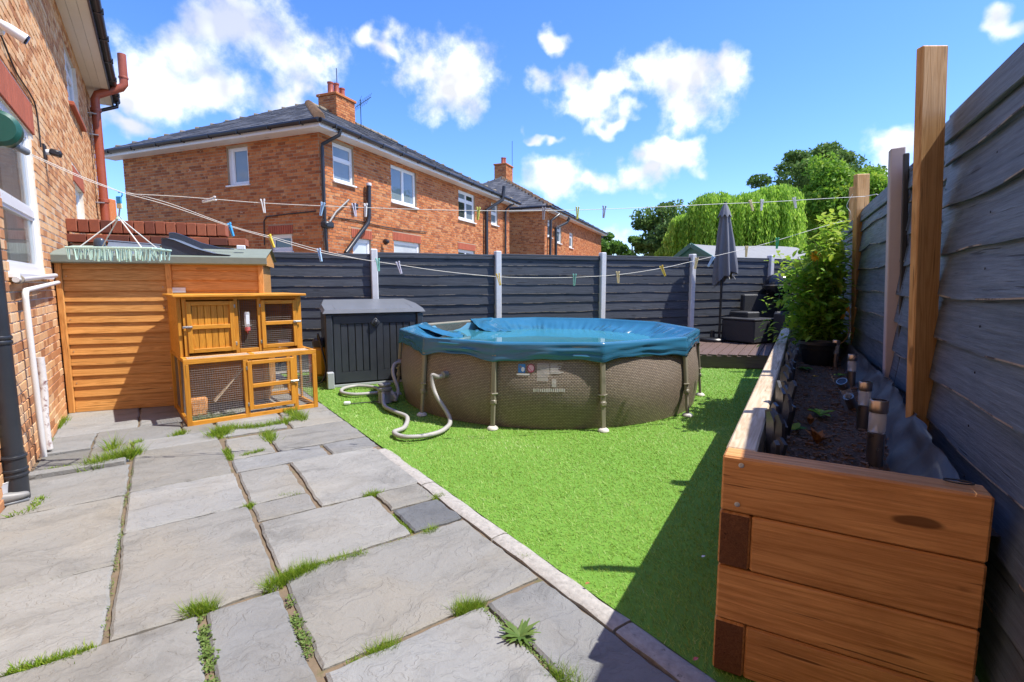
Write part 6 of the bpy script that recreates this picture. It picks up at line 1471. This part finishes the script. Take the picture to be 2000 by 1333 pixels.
# ================================================================ climbing plant in the bed, pot and seedlings
pc_ = G(1594, 712, .66); potp = Vector((pc_.x, pc_.y, .655))
pot = thing('plant_pot', 'round black plastic pot half sunk in the planter compost', 'pot', potp)
MB().lathe([(0, 0), (.105, 0), (.11, .01), (.135, .15), (.142, .155), (.145, .185), (.15, .19), (.15, .215), (.138, .215), (.135, .17), (.0, .165)], 28, Matrix.Translation(potp)).build('pot_wall', MT['black_pot'], pot, None, True)
def vine_leaf(m, p, d, up, s):
    d = Vector(d).normalized(); up = Vector(up); u = d.cross(up); u = u.normalized() if u.length > .01 else Vector((1, 0, 0)); nn = u.cross(d)
    P = lambda a, b, c: p + d * (a * s) + u * (b * s) + nn * (c * s)
    m.add([P(0, 0, 0), P(.30, .24, .05), P(.62, .22, .02), P(1, 0, -.16), P(.62, -.22, .02), P(.30, -.24, .05), P(.5, 0, -.03)], [(0, 1, 6), (1, 2, 6), (2, 3, 6), (3, 4, 6), (4, 5, 6), (5, 0, 6)])
pb_ = SP(5.3, .18, .68)
plant = thing('climbing_plant', 'tall leafy green plant climbing beside the timber posts in the planter', 'plant', pb_)
rn = random.Random(12); stems = MB(); lv = MB(); yl = MB()
outline = [(1515, 1600, 520), (1525, 1640, 560), (1540, 1655, 600), (1555, 1655, 640), (1570, 1650, 670), (1530, 1650, 500), (1590, 1655, 460), (1600, 1655, 430), (1575, 1650, 480)]
def seen_ok(q):
    v = q - CP; z = v.dot(CF); x = 1000 + FPX * v.x / z; y = 666.5 - FPX * v.dot(CU) / z
    return x < 1654 and y < 672 and not (x < 1530 and y < 560) and not (x < 1600 and y < 478)
for k in range(330):
    a, b, y = rn.choice(outline); px = rn.uniform(a, b); py = y + rn.uniform(-22, 25); Y = rn.uniform(4.55, 5.6) if py > 590 else rn.uniform(4.6, 5.9)
    tp = D(px, py, Y)
    if (tp - F0).dot(Fn) > -.10: tp -= Fn * ((tp - F0).dot(Fn) + .12)
    root = SP(rn.uniform(5.45, 6.3), rn.uniform(.0, .34), .68)
    mid_ = root.lerp(tp, .5) + Vector((rn.uniform(-.06, .06), rn.uniform(-.06, .06), .10)); pth = catmull([root, mid_, tp], 5)
    if k % 6 == 0: stems.tube(pth, .0035, 5, False)
    nl = rn.randint(14, 22); bright = rn.uniform(-.1, .12)
    for i in range(nl):
        t = .25 + .75 * i / nl; f = min(t, .999) * (len(pth) - 1); q = pth[int(f)].lerp(pth[min(int(f) + 1, len(pth) - 1)], f % 1)
        d = Vector((rn.gauss(0, 1), rn.gauss(-.4, .9), rn.gauss(.15, .5))); q = q + Vector((rn.gauss(0, .05), rn.gauss(0, .05), rn.gauss(0, .045)))
        lim = (q - F0).dot(Fn)
        if lim > -.08: q -= Fn * (lim + .08)
        if not seen_ok(q): continue
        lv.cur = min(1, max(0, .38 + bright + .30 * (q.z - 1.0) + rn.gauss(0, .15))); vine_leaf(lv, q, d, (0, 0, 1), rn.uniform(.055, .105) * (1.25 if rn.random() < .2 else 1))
for (px, py, dx_, dy_) in ((1500, 640, -1, .1), (1508, 590, -1, .3), (1515, 510, -.6, .6), (1508, 655, -.9, -.2), (1525, 545, -1, .4)):
    c = D(px, py, 5.0)
    for i in range(16):
        lv.cur = rn.uniform(.55, .95); vine_leaf(lv, c + Vector((rn.gauss(0, .07) + .05, rn.gauss(0, .06), rn.gauss(0, .05))), (dx_ + rn.gauss(0, .5), rn.gauss(-.3, .6), dy_ + rn.gauss(0, .4)), (0, 0, 1), rn.uniform(.05, .08))
for (px, py, s_) in ((1625, 545, .11), (1632, 590, .12), (1650, 495, .13), (1640, 470, .12), (1640, 555, .1), (1622, 600, .11)):
    c = D(px, py, 4.75); lv.cur = rn.uniform(.7, .98)
    for i in range(4): vine_leaf(lv, c, (rn.uniform(-1, .4), rn.uniform(-.6, .1), rn.uniform(-.6, .4)), (0, -.5, 1), s_)
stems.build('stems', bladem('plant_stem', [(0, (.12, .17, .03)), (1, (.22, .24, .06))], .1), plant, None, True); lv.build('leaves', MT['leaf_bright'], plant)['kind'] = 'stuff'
def flower(px, py, Y, r, par, npet=12):
    c = D(px, py, Y); m = MB()
    for k in range(npet):
        a = 2 * math.pi * k / npet + rn.uniform(-.1, .1); d = Vector((math.cos(a), -.25, math.sin(a))); vine_leaf(m, c, d, (0, -1, .3), r)
    return m.build('flower', MT['yellow'], par)
flower(1592, 500, 4.7, .055, plant); flower(1645, 618, 4.72, .035, plant, 6); flower(1655, 605, 4.75, .03, plant, 5)
tw_ = MB(); tw_.tube(catmull([D(1658, 600, 4.75), D(1660, 640, 4.7), D(1650, 665, 4.6), D(1630, 675, 4.5), D(1612, 672, 4.42)], 5), .005, 5, False); tw_.build('dry_tendril', MT['post'], plant)
def seedling(label, px, py, n, s, mat, spread=1.0, up=.6, cat='seedling'):
    p = G(px, py, .66); p.z = .655; m = MB(); r = random.Random(px)
    for k in range(n):
        a = 2 * math.pi * k / n + r.uniform(-.4, .4); m.cur = r.random(); vine_leaf(m, p + Vector((0, 0, .01)), (math.cos(a) * spread, math.sin(a) * spread, up * r.uniform(.4, 1.2)), (0, 0, 1), s * r.uniform(.7, 1.2))
    return tag(m.build('seedling', MT[mat], None), label, cat, 'seedlings in the planter')
seedling('green strap-leaved seedling in the middle of the compost', 1600, 812, 8, .075, 'leaf_bright'); seedling('small green seedling nearest the slate edging', 1552, 842, 6, .06, 'leaf_bright', 1, .5); seedling('withered brown seedling close to the front sleeper', 1596, 870, 8, .075, 'brownleaf', .6, 1.2)
seedling('tiny brown curled seedling behind the withered one', 1582, 832, 5, .05, 'brownleaf', .5, 1.2); seedling('small orange flower head lying on the compost', 1592, 738, 7, .03, 'yellow', 1, .8, 'flower'); seedling('low grey-green seedling patch in front of the pot', 1575, 722, 12, .06, 'leaf_mid', 1, .3); seedling('low green seedling patch beside the solar lights', 1640, 735, 12, .05, 'leaf_mid', 1, .3)
# solar lights
def solar(label, px, py, tilt=None, s=1.0):
    p = G(px, py, .655); p.z = .63; t = thing('solar_light', label, 'solar light', p, 0, 'solar stake lights in the planter')
    M = Matrix.Translation(p) @ (Matrix.Rotation(tilt[0], 4, tilt[1]) if tilt else Matrix.Identity(4)) @ Matrix.Diagonal((s, s, s, 1))
    MB().lathe([(0, 0), (.027, 0), (.027, .14), (.0, .14)], 20, M).build('steel_tube', MT['chrome'], t, None, True)
    MB().lathe([(.0255, .142), (.0275, .148), (.0275, .215), (.0255, .22)], 20, M).build('glass_lens', MT['lampglass'], t, None, True)
    MB().lathe([(.0, .142), (.018, .143), (.012, .15), (.006, .165), (0, .168)], 14, M).build('reflector', MT['metal'], t, None, True)
    MB().lathe([(.0285, .216), (.0295, .22), (.0295, .258), (.027, .262), (.024, .262)], 20, M).build('cap_ring', MT['chrome'], t, None, True)
    MB().lathe([(0, .259), (.0245, .259)], 20, M).build('solar_cell', MT['bbq'], t, None, True)
solar('solar stake light nearest the camera, just behind the front sleeper', 1707, 905, None, 1.1); solar('second solar stake light from the front with a white sticker', 1684, 835); solar('solar stake light toppled over to the left', 1672, 800, (R(-38), (-.5, 1, 0))); solar('fourth upright solar stake light towards the back', 1661, 757); solar('farthest solar stake light beside the black pot', 1630, 716)

# ================================================================ washing lines, pegs and airer
K1 = D(246, 379, 3.6); E1 = D(1690, 384, 4.9); E2 = D(1662, 428, 4.95)
RL = rl + Bd * .25 + Ad * .12 + Vector((0, 0, -.10))
def online(px, py, E): 
    d = (E - K1); n_ = Vector((d.y, -d.x, 0)); return PLN(px, py, K1, n_)
up_pts = [(330, 383), (412, 389), (514, 397), (640, 403), (800, 409), (940, 412), (1060, 412), (1180, 409), (1300, 404), (1400, 399), (1500, 395), (1600, 389)]
lo_pts = [(330, 402), (450, 443), (530, 466), (624, 493), (700, 506), (780, 518), (870, 531), (974, 541), (1050, 543), (1122, 542), (1207, 537), (1294, 524), (1360, 509), (1458, 486), (1518, 470), (1590, 448)]
U3 = [K1] + [online(x, y, E1) for x, y in up_pts] + [E1]; L3 = [K1] + [online(x, y, E2) for x, y in lo_pts] + [E2]
wl1 = thing('washing_line', 'upper white washing line from the green reel to the timber post', 'washing line', RL)
MB().tube([RL, RL.lerp(K1, .5) - Vector((0, 0, .01)), K1], .0025, 6).build('lead_line', MT['line'], wl1, None, True); MB().tube(catmull(U3, 4), .0025, 6).build('main_line', MT['line'], wl1, None, True)
MB().tube([E1, E1 + Vector((.06, -.06, .01)), E1 + Vector((.14, -.02, .0)), E1 + Vector((.13, .05, -.01))], .0035, 6).build('post_loop', MT['line'], wl1, None, True)
wl2 = thing('washing_line', 'lower sagging white washing line crossing in front of the fence', 'washing line', RL)
MB().tube(catmull([RL + Vector((0, 0, -.01)), RL.lerp(K1, .55) - Vector((0, 0, .02)), K1] , 4), .0023, 6).build('lead_line', MT['line'], wl2, None, True); MB().tube(catmull(L3, 4), .0025, 6).build('main_line', MT['line'], wl2, None, True)
T2 = [p + Vector((0, 0, .012 + .006 * math.sin(i * 2.1))) for i, p in enumerate(L3[:5])]; MB().tube(catmull(T2 + [L3[5]], 5), .0023, 6).build('twisted_tail', MT['line'], wl2, None, True)
MB().tube(catmull([E2, E2 + Vector((-.03, -.03, .06)), E2 + Vector((-.05, 0, .13)), E1 + Vector((-.12, 0, .02))], 5), .0023, 6).build('tie_cord', MT['line'], wl2, None, True)
def peg_mesh(mat):
    m = MB()
    for s_ in (-1, 1):
        M = Matrix.Rotation(s_ * .055, 4, 'Y')
        m.cbox((s_ * .0065, 0, -.012), (.007, .011, .088), .002, M); m.cbox((s_ * .009, 0, .026), (.008, .012, .014), .002, M)
    m.lathe([(.0075, -.005), (.0085, 0), (.0075, .005)], 10, Matrix.Rotation(R(90), 4, 'X') @ Matrix.Translation((0, .004, 0)))
    return m.mesh('peg', mat, False)
PM = {k: peg_mesh(v) for k, v in PEG.items()}
pegs = [('white', 412, 388, 0, 75, 'white peg clipped sideways on the upper line before the neighbour end wall'), ('white', 514, 397, 0, -6, 'white peg on the upper line below the open end-wall window'), ('pale_blue', 629, 403, 0, 14, 'pale blue peg on the upper line over the neighbour downpipe'), ('lilac', 692, 405, 0, -8, 'lilac white peg on the upper line left of the soil vent'), ('white', 714, 405, 0, 2, 'white peg on the upper line in front of the black soil vent'),
        ('lime', 934, 412, 0, 4, 'lime yellow peg on the upper line before the far end of the big house'), ('grey', 1062, 412, 0, 3, 'pale grey peg on the upper line at the second house corner'), ('lime', 1128, 411, 0, 0, 'lime yellow peg on the upper line against the sky'), ('grey', 1180, 409, 0, 4, 'grey peg on the upper line right of the lime peg'), ('cream', 1467, 397, 0, -18, 'cream peg on the upper line, first right of the parasol'), ('white', 1488, 396, 0, 2, 'off-white peg on the upper line, second right of the parasol'), ('white', 1552, 392, 0, -14, 'white peg on the upper line nearest the timber post'),
        ('blue', 450, 443, 1, -16, 'bright blue peg on the lower line over the shed roof'), ('yellow', 529, 466, 1, -20, 'bright yellow peg on the lower line by the small end-wall window'), ('pale_blue', 624, 493, 1, -10, 'pale blue peg on the lower line at the fence top beside the house corner'), ('mint', 738, 512, 1, -4, 'mint peg on the lower line beside the first white post'), ('lilac', 779, 518, 1, -16, 'lilac blue peg on the lower line above the storage box lid'), ('yellow', 974, 541, 1, -12, 'pale yellow peg on the lower line in front of the second white post'), ('mint', 1122, 542, 1, 2, 'mint green peg on the lower line left of the third white post'), ('cream', 1207, 537, 1, -4, 'cream peg on the lower line right of the third white post'), ('yellow', 1294, 525, 1, -24, 'yellow peg on the lower line before the panel left of the parasol'), ('cream', 1360, 510, 1, 8, 'cream yellow peg on the lower line beside the fourth white post'), ('pale_blue', 1390, 507, 1, 28, 'pale blue peg on the lower line touching the parasol'), ('cream', 1458, 487, 1, 0, 'cream peg on the lower line right of the parasol'), ('green', 1518, 471, 1, 0, 'green peg on the lower line above the barbecue')]
for col, px, py, li, tilt, lab in pegs:
    p = online(px, py, E2 if li else E1); p.z -= .008
    tag(obj('clothes_peg', PM[col], None, Matrix.Translation(p) @ Matrix.Rotation(R(tilt), 4, 'Y') @ Matrix.Rotation(R(random.uniform(-25, 25)), 4, 'Z') @ Matrix.Diagonal((1.15, 1.2, 1.15, 1))), lab, 'clothes peg', 'clothes pegs on the washing lines')
# hanging sock airer
ah = D(232, 388, 3.62); fz = D(232, 487, 3.62).z
air = thing('peg_airer', 'mint green hanging peg airer with cords in front of the shed', 'airer', (ah.x, ah.y, fz))
adx = Vector((.985, .17, 0)); ady = Vector((-.17, .985, 0)); ac = Vector((D(236, 487, 3.62).x, 3.62, fz)); hub = Vector((D(232, 425, 3.62).x, 3.62, D(232, 425, 3.62).z))
MB().cbox((0, 0, 0), (.035, .012, .05), .004).build('hook_clip', PEG['blue'], air, Matrix.Translation(ah + Vector((0, 0, -.01)))); MB().cbox((0, 0, 0), (.035, .012, .035), .004).build('hook_base', PEG['cream'], air, Matrix.Translation(ah + Vector((0, 0, -.053))))
MB().tube(catmull([ah, ah + Vector((.025, 0, .02)), ah + Vector((.022, 0, .045)), ah + Vector((0, 0, .04))], 4), .004, 6).build('hook_loop', PEG['blue'], air, None, True)
MB().tube([ah - Vector((0, 0, .07)), hub], .005, 8).build('stem', MT['metal'], air, None, True); MB().lathe([(0, .012), (.012, .01), (.02, -.012), (0, -.014)], 12, Matrix.Translation(hub)).build('hub', MT['mint'], air, None, True)
AW, AD_ = .27, .13
for i in (-1, 1):
    for j in (-1, 1): MB().tube([hub, ac + adx * (i * AW * .72) + ady * (j * AD_ * .9)], .0042, 6).build('cord', MT['line'], air, None, True)
for j in (-1, 0, 1): bar('frame_rail', ac + adx * -AW + ady * (j * AD_), ac + adx * AW + ady * (j * AD_), .014, .014, MT['mint'], air)
for i in (-1, -.33, .33, 1): bar('frame_rail', ac + adx * (i * AW) + ady * (-AD_ + .007), ac + adx * (i * AW) + ady * (AD_ - .007), .012, .012, MT['mint'], air)
pm_ = MB()
for s_ in (-1, 1):
    M = Matrix.Rotation(s_ * .06, 4, 'Y'); pm_.cbox((s_ * .005, 0, -.034), (.005, .012, .066), .0015, M)
pm_.lathe([(.005, -.004), (.006, 0), (.005, .004)], 8, Matrix.Rotation(R(90), 4, 'X') @ Matrix.Translation((0, -.03, 0))); pme = pm_.mesh('peg', MT['mint'])
rn = random.Random(3)
for j in (-1, 0, 1):
    for k in range(17):
        x = -AW + .02 + k * (2 * AW - .04) / 16 + rn.uniform(-.008, .008)
        obj('peg', pme, air, Matrix.Translation(ac + adx * x + ady * (j * AD_) - Vector((0, 0, .008))) @ Matrix.Rotation(rn.uniform(-.5, .5) + math.atan2(adx.y, adx.x), 4, 'Z') @ Matrix.Rotation(rn.uniform(-.18, .18), 4, 'Y') @ Matrix.Diagonal((1.25, 1.2, rn.uniform(.95, 1.2), 1)))

# ================================================================ weeds in the paving joints
def tuft(label, pts, n, h, mat='weed', w=.0032, lean=(.3, 1.1), sp=.02, cat='weed', bias=None):
    """grass along a polyline of photo points on the ground"""
    P3 = [G(x, y) for x, y in pts]; Q = []; seg = [(a, b, (b - a).length) for a, b in zip(P3, P3[1:])] if len(P3) > 1 else [(P3[0], P3[0], 1)]
    tot = sum(s[2] for s in seg)
    for a, b, l in seg:
        for _ in range(int(n * l / tot)): p = a.lerp(b, random.random()); Q.append((p.x + random.gauss(0, sp), p.y + random.gauss(0, sp)))
    Q = np.array(Q); k = len(Q); d = np.hypot(Q[:, 0], Q[:, 1])
    hv = NR.uniform(.35, 1.0, k) * h * NR.choice([1, 1, .6], k)
    o = blades(Q, -.015, hv, w * np.clip(d / 2.2, .9, 2.2), NR.uniform(*lean, k), np.clip(NR.normal(.5, .25, k), 0, 1), 'grass_tuft', MT[mat], None, None)
    return tag(o, label, cat, 'weeds in the paving joints')
tuft('bushy grass weed strip along the joint in front of the hutch', [(425, 850), (440, 838), (500, 836), (545, 828), (580, 818)], 1700, .085, sp=.025); tuft('grass tuft beneath the right corner of the hutch', [(560, 804), (585, 815), (592, 822)], 700, .11, sp=.03); tuft('round grass tuft at the left end of the strip before the hutch', [(425, 852), (436, 845)], 700, .11, sp=.04)
tuft('short grass tuft hanging below the strip before the hutch', [(520, 846), (530, 862)], 450, .09, sp=.025); tuft('small grass tuft between two slabs below the hutch', [(475, 890), (515, 880)], 420, .05, sp=.012); tuft('yellowish mossy tuft down the joint left of the small slab', [(442, 878), (452, 896)], 350, .05, sp=.014)
tuft('large grass weed beside the drain gully', [(175, 915), (205, 905), (240, 895), (268, 885)], 1500, .12, sp=.03); tuft('grass sprig rising beside the drain gully', [(215, 882), (225, 870)], 120, .16, sp=.02); tuft('small weed between slabs right of the gully', [(260, 868), (275, 862)], 160, .06, sp=.02); tuft('thin grass strip on the gully kerb', [(95, 918), (135, 912)], 350, .04, sp=.014)
tuft('grass along the foot of the brick wall near the shed', [(110, 838), (128, 820)], 260, .10, sp=.015); tuft('grass sprigs at the foot of the brick wall by the lagged pipe', [(84, 880), (95, 862)], 200, .09, sp=.012); tuft('grass tuft at the left front foot of the hutch', [(340, 852), (362, 845)], 420, .07, sp=.02)
tuft('thick grass clump where four slabs meet in the foreground', [(520, 1150), (560, 1130), (610, 1108)], 1700, .075, sp=.016); tuft('grass trail leading right from the foreground clump', [(610, 1108), (660, 1092), (715, 1080)], 700, .05, sp=.011); tuft('grass tuft on the joint left of the foreground clump', [(365, 1196), (395, 1190), (415, 1186)], 700, .075, sp=.013)
tuft('grass at the dark blue slab corner', [(830, 1042), (850, 1034)], 300, .05, sp=.012); tuft('moss trail along the joint by the dark blue slab', [(735, 1070), (780, 1056), (830, 1042)], 500, .025, sp=.009); tuft('grass tuft above the dark blue slab', [(715, 968), (740, 962)], 320, .05, sp=.014); tuft('grass blades by the edging above the dark slab', [(845, 972), (862, 968)], 160, .045, sp=.012); tuft('moss in the short joint left of the dark blue slab', [(765, 1003), (805, 1038)], 500, .022, sp=.008)
tuft('spiky grass tuft on the lower right joint', [(890, 1192), (930, 1185), (940, 1180)], 800, .07, sp=.014); tuft('wispy pale grass tuft on the lower joint', [(720, 1278), (750, 1265), (775, 1258)], 500, .06, sp=.014); tuft('tiny grass tuft at the bottom joint', [(690, 1292), (700, 1288)], 160, .03, sp=.012)
tuft('broad grass and clover trail at the bottom left', [(20, 1312), (70, 1298), (120, 1285), (180, 1266)], 1000, .04, sp=.013, w=.006); tuft('yellow green tuft at the end of the long joint', [(480, 990), (492, 985)], 250, .04, sp=.014); tuft('thin grass between slabs near the middle', [(545, 968), (585, 962)], 200, .03, sp=.009); tuft('weed sprigs at the foot of the black pipe', [(72, 975), (85, 972), (60, 996), (20, 1005)], 260, .04, sp=.014, w=.006)
tuft('small moss tuft by the edging stones near the bottom', [(1020, 1085), (1030, 1090)], 120, .035, sp=.008); tuft('grass in the joint towards the bottom right corner', [(1080, 1310), (1115, 1325), (1135, 1340)], 500, .06, sp=.016)
def moss(label, pts, n, sp=.011, s=.011):
    P3 = [G(x, y) for x, y in pts]; m = MB(); r = random.Random(n)
    for a, b in zip(P3, P3[1:]):
        for _ in range(int(n * (b - a).length)):
            p = a.lerp(b, r.random()); gate = mnoise.noise(p * 9) + .5 * mnoise.noise(p * 31)
            if gate < r.uniform(-.25, .25): continue
            spk = sp * (.6 + max(0, gate)); p = p + Vector((r.gauss(0, spk), r.gauss(0, spk), r.uniform(-.012, .004))); m.cur = r.random(); an = r.uniform(0, 6.3); vine_leaf(m, p, (math.cos(an), math.sin(an), r.uniform(.1, .8)), (0, 0, 1), s * r.uniform(.7, 1.5))
    return tag(m.build('moss_strip', MT['dandelion']), label, 'weed', 'weeds in the paving joints', 'stuff')
moss('leafy creeping weed filling the joint left of centre at the bottom', [(395, 1205), (400, 1250), (408, 1290), (412, 1340)], 1500, .014, .012); moss('mossy weed filling the joint below the foreground clump', [(565, 1165), (580, 1215), (600, 1262)], 1500, .013, .011); moss('moss filling the diagonal joint at the bottom right', [(945, 1190), (1000, 1240), (1060, 1290), (1110, 1330)], 1500, .010, .009)
moss('green moss at the crossing near the bottom', [(600, 1265), (612, 1295)], 1800, .013, .010)
moss('speckled moss along the long left joint', [(262, 905), (245, 980), (232, 1060), (215, 1160), (206, 1240)], 420, .007, .008)
rw = G(1015, 1246); m = MB(); r = random.Random(8)
for k in range(38):
    an = r.uniform(0, 6.283); L = r.uniform(.035, .10); d = Vector((math.cos(an), math.sin(an), r.uniform(.02, .7))); m.cur = r.random(); s0 = rw + Vector((0, 0, .005)); u = Vector((-math.sin(an), math.cos(an), 0)); vs = []; n = 6
    for i in range(n + 1):
        t = i / n; c = s0 + d * (L * t) - Vector((0, 0, .06 * L * t * t * 8 * d.z)); ww = .0025 + .0085 * math.sin(min(1, t * 1.15) * math.pi) * (.6 + .4 * (i % 2)); vs += [c - u * ww, c + u * ww]
    m.add(vs, [(2 * i, 2 * i + 1, 2 * i + 3, 2 * i + 2) for i in range(n)])
tag(m.build('rosette_weed', MT['dandelion']), 'dandelion-like rosette weed in the lower right joint', 'weed', 'weeds in the paving joints')
# litter
for (x, y, mt, lb) in ((1370, 1098, 'paper', 'scrap of white paper on the shaded turf'), (1354, 1303, 'red', 'tiny red scrap on the turf at the bottom right'), (1143, 1152, 'brownleaf', 'small brown leaf on the turf by the edging'), (728, 882, 'brownleaf', 'small pale leaf on the turf near the hose')):
    p = G(x, y); m = MB(); vine_leaf(m, p + Vector((0, 0, .025)), (.7, .5, .1), (0, 0, 1), .03); tag(m.build('litter', MT[mt]), lb, 'litter')
# spare timbers behind the planter
for k, (n_, z_) in enumerate(((.53, .05), (.60, .10))):
    pass
bar_ = bar('spare_batten', SP(.9, .50, .06), SP(1.9, .50, .20), .04, .03, MT['sleeper_top']); tag(bar_, 'pale spare batten leaning between planter and fence at the bottom right', 'batten')
